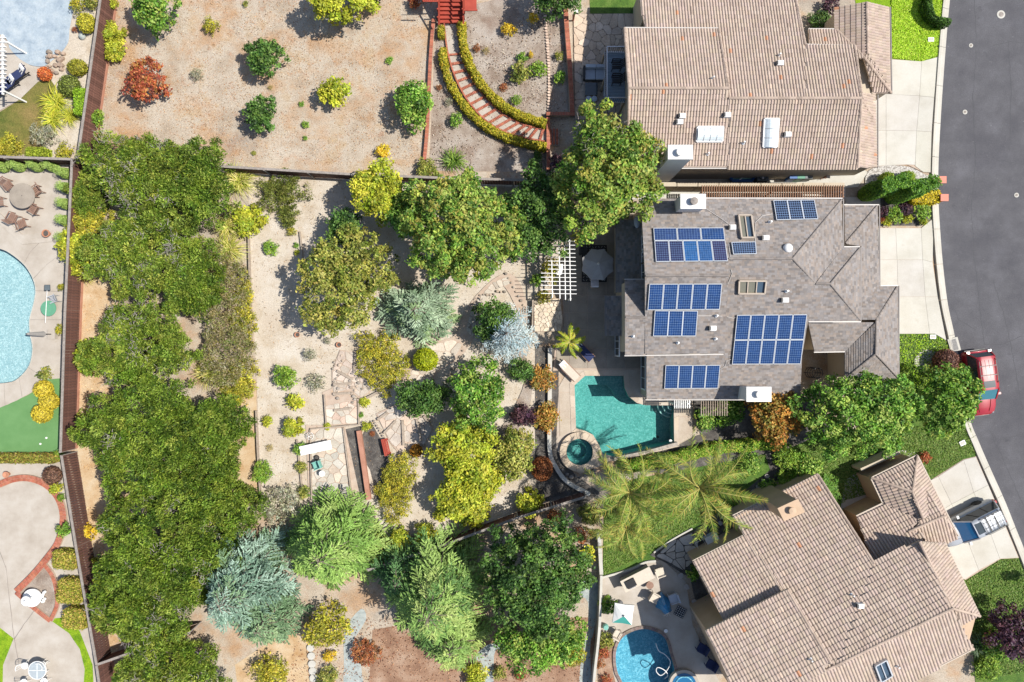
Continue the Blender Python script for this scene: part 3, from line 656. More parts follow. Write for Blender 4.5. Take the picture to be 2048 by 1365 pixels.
# timber risers
def riser(x0, y0, x1, y1, label, w=.17, h=.24, m='timber'):
    a, b = W(x0,y0), W(x1,y1); c = (a+b)/2; t = MB().bar((a-c)+Vector((0,0,h/2)), (b-c)+Vector((0,0,h/2)), w, h)
    t.build('timber_riser', MAT[m], loc=c, label=label, cat='timber', group='timber risers of the garden steps')
RS = [(710,742,712,704,'upright timber riser at the top of the fan steps'),(675,742,706,759,'timber riser left of the fan hub, slanting down'),(715,758,739,743,'timber riser right of the fan hub, slanting up'),
 (668,769,705,767,'level timber riser just left of the fan hub'),(667,788,702,786,'thin timber riser below the fan hub'),(733,797,758,784,'timber riser at the edge of the tree shadow'),(669,821,705,816,'wide dark timber riser above the square stone landing'),
 (756,839,776,825,'upper timber riser of the curved steps'),(769,866,792,842,'slanting timber riser above the red bench'),(806,840,808,890,'upright timber riser between the curved steps'),(834,838,842,882,'reddish upright timber riser of the curved steps'),(848,832,860,848,'short timber riser under the lime tree')]
for r_ in RS: riser(*r_)
MB().bar(W(868,690)+Vector((0,0,.1)), W(893,664)+Vector((0,0,.1)), .1, .12).build('timber_edging', MAT['timber'], label='long pale timber edging right of the round topiary', cat='timber')
# brick boundary wall, curved brick steps
bricks_along('brick_kerb_wall', [(868,42),(862,120),(856,250),(850,322)], 7, label='straight red brick kerb dividing the dry yard from the terrace', blen=.1, rows=1, z=.15, th=.08)
bricks_along('brick_wall', [(1128,-30),(1132,50),(1138,130),(1144,236)], 9, label='red brick retaining wall left of the flagstone patio', blen=.1, rows=1, z=.3, th=.08)
bricks_along('brick_wall', [(1092,232),(1140,232)], 7, label='short red brick cross wall above the curved steps', z=.3, th=.08)
bricks_along('brick_wall', [(1096,238),(1096,342)], 7, label='red brick pier line at the foot of the curved steps', z=.2, th=.08)
INN = smooth_curve([(888,40),(894,95),(905,140),(922,180),(945,215),(975,245),(1010,265),(1050,277),(1094,285)], 5)
OUT = smooth_curve([(916,52),(919,95),(930,135),(948,168),(973,200),(1003,228),(1040,248),(1070,257),(1094,262)], 5)
stp = region('curved_steps', INN+OUT[::-1], 'patio_pale', label='curved flight of brick and stone garden steps')
def on(path, t):
    x = t*(len(path)-1); i = min(int(x), len(path)-2); f = x-i
    return (path[i][0]*(1-f)+path[i+1][0]*f, path[i][1]*(1-f)+path[i+1][1]*f)
for k in range(16):
    t = 0.17+k*0.052+(0.0 if k < 12 else 0)
    bricks_along('brick_step', [on(INN, t), on(OUT, t)], 5.5 if k else 4, stp, blen=.1, rows=1, z=.03, th=.07, base=False)
bricks_along('brick_edge', [on(INN, q/8) for q in range(9)], 3.2, stp, blen=.2, z=.04, th=.06, base=False)
bricks_along('brick_edge', [on(OUT, q/8) for q in range(9)], 2.6, stp, blen=.2, z=.04, th=.06, base=False)
low = region('brick_landing', [(1100,258),(1118,258),(1118,292),(1100,292)], 'patio_pale')
for k in range(3): bricks_along('brick_step', [(1101+k*6.5,259),(1101+k*6.5,291)], 5, low, blen=.1, z=.03, th=.06, base=False)
# stone edging line of the terrace
rocks = thing('stone_edging', 'line of flat tan edging stones left of the brick wall', 'edging', W(1094,120))
for k in range(34):
    t = k/33; x = 1090+8*math.sin(t*2.2); y = 35+t*192; c = W(x, y); q = rnd.uniform(.85,1.15)
    pts = [(c.x+M(3.2)*math.cos(a)*rnd.uniform(.8,1.15), c.y+M(2.7)*math.sin(a)*rnd.uniform(.8,1.1)) for a in [j*math.pi/3 for j in range(6)]]
    MB().prism(pts, 0, .14, col=(1.15*q,.95*q,.85*q)).build('edging_stone', MAT['stone'], rocks, world=True)
# left garden brick rings
bricks_along('brick_edging', [(-80,1005),(-30,978),(0,969),(30,958),(60,956),(92,967),(116,990),(128,1020),(128,1052),(118,1086),(100,1112),(70,1148),(36,1182)], 13, label='wide red brick edging round the pale patio', blen=.09, rows=2, z=.05)
bricks_along('brick_edging', [(36,1183),(66,1210),(104,1240)], 9, label='straight red brick edging below the white fountain', blen=.09, rows=1, z=.06)
bricks_along('brick_edging', [(92,1128),(108,1150),(116,1180),(117,1210),(104,1240)], 8, label='curved red brick edging right of the white fountain', blen=.09, rows=1, z=.06)
region('fountain_bed', [(92,1130),(108,1152),(114,1180),(112,1212),(103,1236),(66,1206),(40,1182)], 'bark_ground')
# steps of the left patio
st = empty_structure('patio_steps', 'low angled steps below the round stone table')
for (pts, z) in (([(-40,395),(0,426),(46,470),(105,464),(105,474),(47,480),(0,437),(-40,404)], .05), ([(-40,404),(0,437),(47,480),(105,474),(108,484),(46,490),(0,448),(-40,414)], .03)):
    MB().prism(WP(pts), 0, LZ*LAYER[0]+z).build('step', MAT['patio_pale'], st)
lp = region('flagstone_patio', [(1300,1110),(1340,1078),(1385,1062),(1400,1080),(1395,1120),(1370,1150),(1330,1125)], 'black_mulch', label='dark jointed flagstones beside the lower back lawn')
stones(lp, [(1312,1112),(1342,1082),(1383,1066),(1396,1080),(1390,1118),(1366,1140),(1334,1122)], 17, z=LZ*LAYER[0]-.003, th=.05, cols=[(.95,.95,.95),(1.05,1.0,.95)], seed=21, gap=.7)

# cracks and sealed seams of the street
cr = random.Random(31)
def crack(pts, w=.022, parent=None, z=.049, m='crack', jig=1.3):
    P = []; 
    for i in range(len(pts)-1):
        n = max(2, int(math.hypot(pts[i+1][0]-pts[i][0], pts[i+1][1]-pts[i][1])/9))
        for k in range(n): t = k/n; P.append((pts[i][0]+(pts[i+1][0]-pts[i][0])*t+cr.uniform(-jig,jig), pts[i][1]+(pts[i+1][1]-pts[i][1])*t+cr.uniform(-jig,jig)))
    P.append(pts[-1]); Q = [W(x,y) for x,y in P]; vs = []; 
    for i, q in enumerate(Q):
        d = (Q[min(i+1,len(Q)-1)]-Q[max(i-1,0)]).normalized(); nn = Vector((-d.y,d.x,0))*w*cr.uniform(.4,1.2); vs += [(q.x+nn.x,q.y+nn.y,z),(q.x-nn.x,q.y-nn.y,z)]
    MB().add(vs, [(2*i,2*i+1,2*i+3,2*i+2) for i in range(len(Q)-1)]).build('crack', MAT[m], parent or road)
MAT['crack'] = plain('sealed_crack', (.06,.06,.065), .9)
for c_ in ([(1948,-10),(1952,90),(1945,200),(1950,330),(1942,420)],[(2015,80),(2022,180),(2018,300)],[(1942,420),(1948,520),(1958,610),(1968,690)],[(2048,86),(2018,84),(1985,92)],[(1968,690),(2000,690),(2046,672)],[(1985,560),(2010,640),(2030,740),(2044,820)],[(1978,860),(2010,930),(2046,1010)],[(2000,880),(2046,868)],[(1905,615),(1918,640),(1950,660)],[(1990,320),(2046,330)]): crack(c_)
MAT['joint'] = plain('deck_joint', (.22,.19,.17), .9)
for o_ in [o for o in bpy.data.objects if o.name.startswith('round_patio')]:
    for c_ in ([(0,1100),(14,1135),(20,1190),(26,1240),(30,1275)],[(70,1222),(50,1248),(30,1278)],[(30,1275),(40,1330)]): crack(c_, .02, o_, .095, 'joint', .5)
for c_ in ([(0,548),(-20,560)],[(50,528),(62,505),(96,470)],[(68,558),(95,530),(128,505)],[(72,582),(128,584)],[(62,640),(124,640)],[(58,735),(90,757)],[(40,756),(46,795)],[(10,766),(12,812)],[(98,670),(128,672)]):
    crack(c_, .015, [o for o in bpy.data.objects if o.name.startswith('pool_deck')][0], .095, 'joint', .2)
# ---------------------------------------------------------------- houses
class Plane:
    def __init__(s, a, b, c):
        a, b, c = W(*a), W(*b), W(*c); n = (b-a).cross(c-a).normalized()
        if n.z < 0: n = -n
        s.n, s.d = n, n.dot(a)
        s.s = (Vector((0,0,-1)) + n*n.z).normalized(); s.u = s.s.cross(n).normalized()
    def at(s, px, py, lift=0.0):                     # the point of this plane seen at a photo pixel
        o = Vector((0,0,H)); d = W(px, py, 0) - o; t = (s.d + lift - s.n.dot(o)) / s.n.dot(d); return o + d*t
    def poly(s, pts, lift=0.0): return [s.at(x, y, lift) for x, y in pts]
def clip_convex(q, poly):
    poly = ccw(poly); n = len(poly)
    for i in range(n):
        (x0,y0),(x1,y1) = poly[i], poly[(i+1)%n]; a, b = (y1-y0), -(x1-x0)
        q = clip_half(q, a, b, a*x0+b*y0)
        if len(q) < 3: return []
    return q
class Roof:
    def __init__(s): s.base = MB(); s.cover = MB()
    def plane(s, pl, pts, kind, r):
        P = pl.poly(pts); o = P[0]
        s.base.sheet(P); 
        th = [(v.x, v.y, v.z-0.14) for v in P]; n = len(P)
        s.base.add([tuple(v) for v in P]+th, [(i, n+i, n+(i+1)%n, (i+1)%n) for i in range(n)]+[tuple(n+i for i in range(n))])
        q2 = [((v-o).dot(pl.u), (v-o).dot(pl.s)) for v in P]
        amin, amax = min(q[0] for q in q2), max(q[0] for q in q2); bmin, bmax = min(q[1] for q in q2), max(q[1] for q in q2)
        def g(a, b, h): return o + pl.u*a + pl.s*b + pl.n*h
        if kind == 'shingle':
            e = 0.15; b = bmin
            while b < bmax:
                a = amin - r.uniform(0, .4)
                while a < amax:
                    w = r.uniform(.14, .32)
                    if w > .1 :
                        q = clip_convex([(a+.004,b),(a+w-.004,b),(a+w-.004,b+e),(a+.004,b+e)], q2)
                        if len(q) >= 3:
                            k = r.choice((.74,.86,.94,1.0,1.0,1.05,1.14)) * r.uniform(.95,1.05); tint = r.choice(((1,1,1),(1.04,.99,.94),(.97,1.0,1.04)))
                            col = tuple(k*t for t in tint); hh = lambda bb: .004 + .026*max(0, min(1, (bb-b)/e))
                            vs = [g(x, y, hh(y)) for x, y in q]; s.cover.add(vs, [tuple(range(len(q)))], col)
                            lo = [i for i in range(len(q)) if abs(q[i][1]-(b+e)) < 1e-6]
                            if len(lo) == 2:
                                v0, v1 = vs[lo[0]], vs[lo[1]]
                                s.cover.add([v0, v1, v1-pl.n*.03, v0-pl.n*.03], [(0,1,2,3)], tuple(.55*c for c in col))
                    a += w
                b += e
        else:
            tw, e = s.tw, s.te; na = int((amax-amin)/tw)+1; b = bmin
            while b < bmax:
                for i in range(na):
                    a = amin + i*tw
                    if not inside(a+tw/2, b+e/2, q2): continue
                    t = r.random(); k = r.uniform(.92, 1.06)
                    col = (k, k*r.uniform(.97,1.02), k*r.uniform(.95,1.03))
                    if t < s.rust: col = (1.15*k, .72*k, .5*k)
                    elif t < s.rust+.006: col = (1.3*k, 1.25*k, 1.2*k)
                    elif t < s.rust+.05: col = (.86*k, .84*k, .83*k)
                    prof = [(0,.0),(.16,.008),(.32,.05),(.52,.068),(.72,.05),(.88,.008),(1,.0)]
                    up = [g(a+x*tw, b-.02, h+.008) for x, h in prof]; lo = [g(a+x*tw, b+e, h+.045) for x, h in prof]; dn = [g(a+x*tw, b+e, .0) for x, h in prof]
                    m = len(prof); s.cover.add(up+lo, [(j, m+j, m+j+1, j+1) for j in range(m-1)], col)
                    s.cover.add([lo[0],lo[6],dn[6],dn[0]], [(0,1,2,3)], tuple(c*.5 for c in col))  # lip coloured darker, painting in the shade of the hollow tile end
                b += e
    def finish(s, root, m, kind):
        rf = s.base.build('roof', MAT[m], root, world=True)
        s.cover.build('shingle_courses' if kind == 'shingle' else 'roof_tiles', MAT[m], rf, world=True, kind='stuff')
        return rf
def caps(rf, lines, m, rad, root, name='ridge_caps', step=.38):
    mb = MB()
    for (a, b) in lines:
        a, b = Vector(a), Vector(b); n = max(1, int((b-a).length/step)); d = (b-a)
        for i in range(n):
            p, q = a+d*(i/n), a+d*((i+1.12)/n); k = rnd.uniform(.8,1.1)
            mb.tube([p+Vector((0,0,.02)), q+Vector((0,0,.035))], [rad*.92, rad*1.05], 8, col=(k,k*.98,k*.96))
    return mb.build(name, MAT[m], rf, world=True, kind='stuff')
def gutters(root, segs, m=None, w=.07, h=.08, name='gutter'):
    for (a, b) in segs:
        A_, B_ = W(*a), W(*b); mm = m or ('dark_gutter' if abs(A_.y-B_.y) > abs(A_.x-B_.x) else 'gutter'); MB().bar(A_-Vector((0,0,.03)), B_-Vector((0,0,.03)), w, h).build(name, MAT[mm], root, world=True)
def walls(root, px, zref, z1, m, name='wall', z0=0.0):
    MB().prism([W(x, y, zref)[:2] for x, y in px], z0, z1).build(name, MAT[m], root, world=True)
def box_px(name, m, root, x0, y0, x1, y1, zt, zb):    # a vertical box whose top is seen at these pixels
    a, b = W(x0, y0, zt), W(x1, y1, zt)
    return MB().prism([(a.x,a.y),(b.x,a.y),(b.x,b.y),(a.x,b.y)], zb, zt).build(name, MAT[m], root, world=True)
def rnd_cyl(name, m, root, px, py, z0, z1, r, n=18, cap=None):
    c = W(px, py, z1); prof = [(r,z0),(r,z1)] if cap is None else [(r,z0),(r,z1-cap),(r*1.12,z1-cap),(r*1.12,z1)]
    return MB().lathe([(q, z) for q, z in prof], (c.x, c.y, 0), n).build(name, MAT[m], root, world=True, smooth=False)

# ---- solar panel house
mh = thing('shingle_roofed_house', 'large house with grey brown shingle roof carrying blue solar panels', 'house', W(1480,600))
rr = random.Random(3); rf = Roof()
ZR, ZL, ZE = 7.0, 7.4, 5.3
PN = Plane((1282,398,ZE),(1683,398,ZE),(1500,518,ZR))
PSR = Plane((1450,518,ZR),(1585,518,ZR),(1450,799,3.1))
PSL = Plane((1290,552,ZL),(1450,552,ZL),(1350,708,5.4))
PCN = Plane((1250,560,ZE),(1292,560,ZE),(1270,635,6.35)); PCS = Plane((1250,635,6.35),(1292,635,6.35),(1270,711,ZE))
PF1 = Plane((1585,518,ZR),(1683,400,ZE),(1686,495,ZE)); PF2 = Plane((1686,495,ZE),(1720,496,ZE),(1645,568,6.35)); PF3 = Plane((1720,496,ZE),(1721,642,ZE),(1660,568,6.35))
GN = Plane((1689,411,2.9),(1755,411,2.9),(1690,488,4.0)); GE = Plane((1755,411,2.9),(1759,573,2.9),(1690,488,4.0))
HN = Plane((1759,573,2.9),(1795,573,2.9),(1752,640,3.82)); HE = Plane((1795,573,2.9),(1797,757,2.9),(1751,700,3.8))
GW = Plane((1690,703,2.9),(1690,757,2.9),(1751,700,3.8)); GS = Plane((1629,704,2.9),(1690,704,2.9),(1680,645,3.72)); GB = Plane((1690,757,2.9),(1797,757,2.9),(1751,708,3.8))
for pl, pts in ((PSR,[(1450,518),(1585,518),(1631,568),(1616,643),(1450,643)]),(PSR,[(1631,568),(1660,568),(1721,642),(1616,643)]),(PSR,[(1446,643),(1616,643),(1604,712),(1446,712)]),
   (PSR,[(1293,708),(1604,712),(1600,799),(1293,799)]),(PN,[(1282,398),(1457,398),(1457,552),(1290,552)]),(PN,[(1457,398),(1683,399),(1585,518),(1457,518)]),
   (PSL,[(1290,552),(1457,552),(1448,708),(1290,708)]),(PCN,[(1250,560),(1291,560),(1291,635),(1250,635)]),(PCS,[(1250,635),(1291,635),(1291,711),(1250,711)]),
   (PF1,[(1585,518),(1683,400),(1686,495),(1631,568)]),(PF2,[(1686,495),(1720,496),(1660,568),(1631,568)]),(PF3,[(1660,568),(1720,496),(1721,642)]),
   (GN,[(1689,411),(1755,411),(1690,488)]),(GE,[(1755,411),(1757,493),(1722,493),(1690,488)]),(GE,[(1757,493),(1759,573),(1722,607),(1722,493)]),
   (HN,[(1759,573),(1795,573),(1752,640),(1720,640),(1722,607)]),(HE,[(1795,573),(1797,757),(1751,708),(1752,640)]),(GW,[(1751,708),(1752,645),(1690,703),(1690,757)]),
   (GS,[(1616,645),(1752,645),(1690,703),(1629,704)]),(GB,[(1751,708),(1690,757),(1797,757)])):
    rf.plane(pl, pts, 'shingle', rr)
PD = Plane((1233,445,2.7),(1233,585,2.7),(1292,500,3.25)); rf.plane(PD, [(1233,440),(1292,440),(1292,585),(1233,585)], 'shingle', rr)
PE = Plane((1211,592,2.6),(1211,672,2.6),(1252,630,2.95)); rf.plane(PE, [(1211,592),(1253,592),(1253,672),(1211,672)], 'shingle', rr)
mrf = rf.finish(mh, 'shingle', 'shingle')
caps(mrf, [(PN.at(1291,552), PN.at(1456,552)), (PSR.at(1457,518), PSR.at(1585,518)), (PF1.at(1585,518), PF1.at(1682,401)), (PF1.at(1585,518), PF1.at(1631,568)), (PF2.at(1631,568), PF2.at(1660,568)),
   (PF3.at(1660,568), PF3.at(1719,497)), (PF3.at(1660,568), PF3.at(1720,641)), (GN.at(1754,412), GN.at(1691,487)), (PCN.at(1251,635), PCN.at(1290,635)), (HE.at(1752,641), HE.at(1751,708)), (HE.at(1794,574), HE.at(1752,640)), (GB.at(1751,708), GB.at(1796,756)), (GB.at(1751,708), GB.at(1692,756))], 'shingle', .07, mh, step=.25)
walls(mh, [(1295,402),(1683,402),(1683,498),(1717,498),(1717,640),(1446,640),(1446,705),(1255,705),(1255,563),(1295,563)], 5.25, 5.2, 'stucco')
walls(mh, [(1297,642),(1598,642),(1596,795),(1297,795)], 3.0, 3.0, 'stucco')
walls(mh, [(1686,415),(1753,415),(1755,577),(1792,577),(1793,753),(1694,753),(1694,700),(1634,700),(1634,645),(1686,645)], 2.9, 2.85, 'stucco')
walls(mh, [(1240,446),(1292,446),(1292,582),(1240,582)], 2.7, 2.62, 'stucco'); 
for (px, y0, ym, y1, zm) in ((1295,402,552,706,7.25),(1255,563,635,708,6.2)):
    a, b, c = W(px,y0,5.2), W(px,ym,zm), W(px,y1,5.2); x = W(px,ym,5.2).x
    MB().add([(x,a.y,5.2),(x,b.y,zm),(x,c.y,5.2),(x+.2,a.y,5.2),(x+.2,b.y,zm),(x+.2,c.y,5.2)], [(0,1,2),(3,5,4),(0,3,4,1),(1,4,5,2)]).build('gable_wall', MAT['stucco'], mh, world=True)
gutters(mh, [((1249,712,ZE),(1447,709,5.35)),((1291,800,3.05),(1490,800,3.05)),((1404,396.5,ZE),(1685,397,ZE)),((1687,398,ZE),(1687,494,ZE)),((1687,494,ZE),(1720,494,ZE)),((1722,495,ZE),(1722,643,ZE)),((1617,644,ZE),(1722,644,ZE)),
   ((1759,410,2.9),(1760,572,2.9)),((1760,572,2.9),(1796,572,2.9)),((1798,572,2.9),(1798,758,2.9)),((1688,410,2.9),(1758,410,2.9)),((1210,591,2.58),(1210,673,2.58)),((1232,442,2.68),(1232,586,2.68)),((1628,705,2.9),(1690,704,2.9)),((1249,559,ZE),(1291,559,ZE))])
def wall_window(root, xw, yc, zc, w, h, side=-1, panes=2):
    fr = MB(); t = .05
    for (dy, dz, sy, sz) in ((0,h/2,w,t),(0,-h/2,w,t),(w/2,0,t,h),(-w/2,0,t,h)): fr.box((xw+side*.03, yc+dy, zc+dz), (.08, sy+t, sz+.001))
    for k in range(1, panes): fr.box((xw+side*.03, yc-w/2+w*k/panes, zc), (.07, .04, h))
    o = MB().box((xw+side*.02, yc, zc), (.03, w, h)).build('window', MAT['glass'], root, world=True); fr.build('window_frame', MAT['white_paint'], o, world=True)
xw = W(1295,500,5.25).x
for (py, w) in ((487,1.1),(512,.9),(545,1.3)): wall_window(mh, xw, W(1290,py,4.2).y, 4.15, w, 1.3)
xw2 = W(1255,640,5.25).x
wall_window(mh, xw2, W(1250,690,1.2).y, 1.1, 1.6, 1.9, panes=3)
wall_window(mh, W(1297,700,3.0).x, W(1297,745,1.2).y, 1.3, 2.4, 1.5, panes=3)
# chimneys of this house
def chimney(root, x0, y0, x1, y1, zt, zb, m, capm, flue, fm, fr=.2, name='chimney'):
    ch = box_px(name, m, root, x0+2, y0+2, x1-2, y1-2, zt-.12, zb)
    a, b = W(x0, y0, zt), W(x1, y1, zt)
    MB().prism([(a.x,a.y),(b.x,a.y),(b.x,b.y),(a.x,b.y)], zt-.14, zt).build('cap_slab', MAT[capm], ch, world=True)
    c = W(flue[0], flue[1], zt+.3)
    MB().lathe([(fr,zt),(fr,zt+.22),(fr*1.18,zt+.22),(fr*1.18,zt+.3),(.02,zt+.36)], (c.x,c.y,0), 18).build('flue', MAT[fm], ch, world=True)
chimney(mh, 1361,388,1412,418, 7.35, 4.5, 'white_stucco', 'white_stucco', (1389,402), 'fence_grey')
chimney(mh, 1493,774,1543,804, 5.2, 0.0, 'white_stucco', 'white_stucco', (1520,790), 'white_stucco')
# vents and pipes
def vent(root, pl, px, py, kind='box', name='roof_vent'):
    p = pl.at(px, py)
    if kind == 'dome': MB().lathe([(.3,0),(.3,.1),(.24,.22),(.1,.28),(.01,.29)], p, 18).build(name, MAT['white_paint'], root, world=True, smooth=True)
    elif kind == 'pipe':
        MB().lathe([(.12,-.05),(.12,.05),(.05,.1),(.05,.38),(.001,.38)], p, 10).build('vent_pipe', MAT['light_metal'], root, world=True)
    else:
        mb = MB().box(p+Vector((0,0,.12)), (.42,.3,.3)); mb.box(p+Vector((-.2,0,.2)), (.12,.26,.16), mi=1); mb.build(name, [MAT['white_paint'], MAT['black']], root, world=True)
for a in ((PN,1575,497,'dome'),(PN,1529,477,'box'),(PN,1539,445,'pipe'),(PSR,1568,601,'box'),(PSR,1572,583,'pipe'),(PSL,1424,657,'box'),(PCS,1266,673,'pipe'),(PSL,1355,686,'pipe'),(PSL,1430,678,'pipe'),(PSL,1432,632,'pipe'),(PN,1463,456,'box')): vent(mh, *a)
def conduit(root, pl, pts, r=.02): MB().tube([pl.at(x, y, .05) for x, y in pts], r, 5).build('conduit', MAT['gutter'], root, world=True)
conduit(mh, PN, [(1412,418),(1440,436),(1463,453)]); conduit(mh, PN, [(1457,488),(1459,503),(1462,520)]); conduit(mh, PSR, [(1462,540),(1464,548),(1456,568),(1446,577)])
conduit(mh, PN, [(1545,428),(1525,432),(1511,445),(1510,484)]); conduit(mh, PSL, [(1396,632),(1430,632),(1444,633)]); conduit(mh, PSR, [(1454,634),(1466,637),(1474,634)]); conduit(mh, PSR, [(1441,739),(1450,733),(1453,722),(1463,719)])
# skylights: things set into the roof, built as parts of the house
def skylight(root, pl, cor, panes, mats, fm='rim_tan'):
    P = [pl.at(x, y, .12) for x, y in cor]; d = pl.n*.2
    fr = MB(); 
    for i in range(4): fr.bar(P[i], P[(i+1)%4], .09, .26, up=pl.n)
    sk = fr.build('skylight', MAT[fm], root, world=True)
    tl, tr, br, bl = P
    for k in range(panes):
        a, b = k/panes, (k+1)/panes
        q = [tl.lerp(tr,a+.02), tl.lerp(tr,b-.02), bl.lerp(br,b-.02), bl.lerp(br,a+.02)]
        MB().add(q, [(0,3,2,1)]).build('pane', MAT[mats[k]], sk, world=True)
        if k: fr2 = MB().bar(tl.lerp(tr,a), bl.lerp(br,a), .06, .16, up=pl.n); fr2.build('mullion', MAT[fm], sk, world=True)
MAT['olive_glass'] = plain('olive_skylight_glass', (0.16,0.155,0.12), 0.15); MAT['blue_glass'] = plain('blue_skylight_glass', (0.055,0.085,0.12), 0.12)
skylight(mh, PN, [(1476.8,432.4),(1502,432.4),(1508,477),(1482.7,477.4)], 2, ['olive_glass','blue_glass'])
skylight(mh, PSR, [(1477.8,561.6),(1531.6,561.6),(1528.6,587),(1476.8,587)], 3, ['olive_glass','olive_glass','blue_glass'])
# solar panels
MAT['panel_frame'] = plain('panel_frame_aluminium', (0.62,0.64,0.66), 0.35, metal=0.3)
MAT['backing'] = plain('panel_grid_lines', (0.13,0.2,0.34), 0.3)
MAT['cell'] = mat('solar_cell', [(0.3, (0.8,0.8,0.8)), (0.7, (1.0,1.0,1.0))], scale=3, rough=0.22, spec=0.5, attr=True)
CB, CP, CD = (0.011,0.043,0.145), (0.026,0.03,0.08), (0.016,0.02,0.036)
def panel(q, label, colr, nx, ny, r, gap=.012, line=.045):
    c = (q[0]+q[1]+q[2]+q[3])/4; t = thing('solar_panel', label, 'solar panel', c, group='solar panels on the shingle roof')
    tl, tr, br, bl = (v-c for v in q); n = (bl-tl).cross(tr-tl).normalized()
    if n.z < 0: n = -n
    e = lambda a, b, h: (tl.lerp(tr,a)).lerp(bl.lerp(br,a), b) + n*h
    fr = MB(); w = .035
    for (a0,b0,a1,b1) in ((0,0,1,0),(1,0,1,1),(1,1,0,1),(0,1,0,0)): fr.bar(e(a0,b0,0), e(a1,b1,0), w, .05, up=n)
    fr.build('frame', MAT['panel_frame'], t)
    m = .02
    MB().add([e(m,m,.012),e(m,1-m,.012),e(1-m,1-m,.012),e(1-m,m,.012)], [(0,1,2,3)]).build('backing_sheet', MAT['backing'], t)
    cl = MB()
    for i in range(nx):
        for j in range(ny):
            a0, a1 = m+(i+line)/nx*(1-2*m), m+(i+1-line)/nx*(1-2*m); b0, b1 = m+(j+line)/ny*(1-2*m), m+(j+1-line)/ny*(1-2*m)
            k = r.uniform(.85,1.18); ch = .12*(a1-a0); cv = .12*(b1-b0)
            cl.add([e(a0+ch,b0,.016),e(a0,b0+cv,.016),e(a0,b1-cv,.016),e(a0+ch,b1,.016),e(a1-ch,b1,.016),e(a1,b1-cv,.016),e(a1,b0+cv,.016),e(a1-ch,b0,.016)], [tuple(range(8))], tuple(v*k for v in colr))
    cl.build('cells', MAT['cell'], t, kind='stuff')
ORD = ['leftmost','second','third','fourth','fifth']
def array(pl, cor, nc, nr, cols, fmt, nx=6, ny=10, line=.045):
    r = random.Random(int(cor[0][0])); P = [pl.at(x, y, .14) for x, y in cor]; tl, tr, br, bl = P
    for i in range(nc):
        for j in range(nr):
            g_ = .006
            f = lambda a, b: tl.lerp(tr,a).lerp(bl.lerp(br,a), b)
            a0, a1, b0, b1 = i/nc+g_, (i+1)/nc-g_, j/nr+g_, (j+1)/nr-g_
            nm = ORD[i] if i == 0 else (ORD[i]+' from left' if i < nc-1 else 'rightmost')
            panel([f(a0,b0), f(a1,b0), f(a1,b1), f(a0,b1)], fmt(nm, j), cols[i % len(cols)] if isinstance(cols, list) else cols, nx, ny, r, line=line)
array(PN, [(1546.7,401.3),(1628.7,400.5),(1636,438.5),(1553,440.5)], 3, 1, CD, lambda n, j: f'{n} dark panel of the three near the top gutter', 6, 8, .09)
array(PN, [(1306.5,457),(1447.5,456.3),(1450.4,480.4),(1308,481.4)], 3, 1, [(.02,.045,.14),(.02,.045,.14),CB], lambda n, j: f'{n} wide blue panel of the three above the five upright ones', 8, 6)
array(PN, [(1308.5,482.3),(1450.5,481.7),(1456,522.5),(1311.5,524)], 5, 1, [CP,CP,(.016,.09,.25),(.018,.075,.21),(.034,.03,.08)], lambda n, j: f'{n} upright panel of the mixed blue and purple row', 6, 9)
array(PN, [(1463,485.2),(1511,484.3),(1513,508),(1466.6,509)], 1, 1, CD, lambda n, j: 'single dark panel below the tall skylight', 10, 6, .1)
array(PSL, [(1298.7,568.4),(1444.5,568),(1439.6,619.3),(1294.8,620.3)], 5, 1, CB, lambda n, j: f'{n} blue panel of the five just below the left ridge')
array(PSL, [(1309.7,621.5),(1395.6,622),(1391.8,672.6),(1306.2,672.6)], 3, 1, CB, lambda n, j: f'{n} blue panel of the row of three under the row of five')
array(PSR, [(1473.8,630.3),(1614.4,629),(1601.5,728.5),(1463.6,729.2)], 5, 2, CB, lambda n, j: f'{n} blue panel in the {"upper" if j == 0 else "lower"} row of the block of ten')
array(PSR, [(1331,731),(1440.5,730.5),(1436,777),(1328.5,777.7)], 4, 1, CB, lambda n, j: f'{n} blue panel of the row of four nearest the pool')

# ---- upper tile roofed house
uh = thing('tile_roofed_house', 'large house with ribbed tan tile roof at the top of the picture', 'house', W(1480,150))
rf = Roof(); rf.tw, rf.te, rf.rust = .19, .34, .006; rr = random.Random(5)
U1N = Plane((1249,57,5.25),(1437,57,5.25),(1350,177,6.9)); US = Plane((1258,177,6.9),(1457,177,6.9),(1400,335,5.2)); U2N = Plane((1457,197,6.72),(1721,197,6.72),(1450,-40,3.9))
U2S = Plane((1457,197,6.72),(1721,197,6.72),(1600,335,5.2)); UE = Plane((1779,15,2.9),(1782,187,2.9),(1734,60,3.75)); UW = Plane((1672,17,3.0),(1672,60,3.0),(1734,60,3.75)); UH = Plane((1782,187,2.9),(1748,187,2.9),(1728,117,3.7))
U4 = Plane((1617,59,3.0),(1672,59,3.0),(1700,117,3.75)); UL = Plane((1751,187,2.9),(1754,335,2.9),(1716,260,4.0))
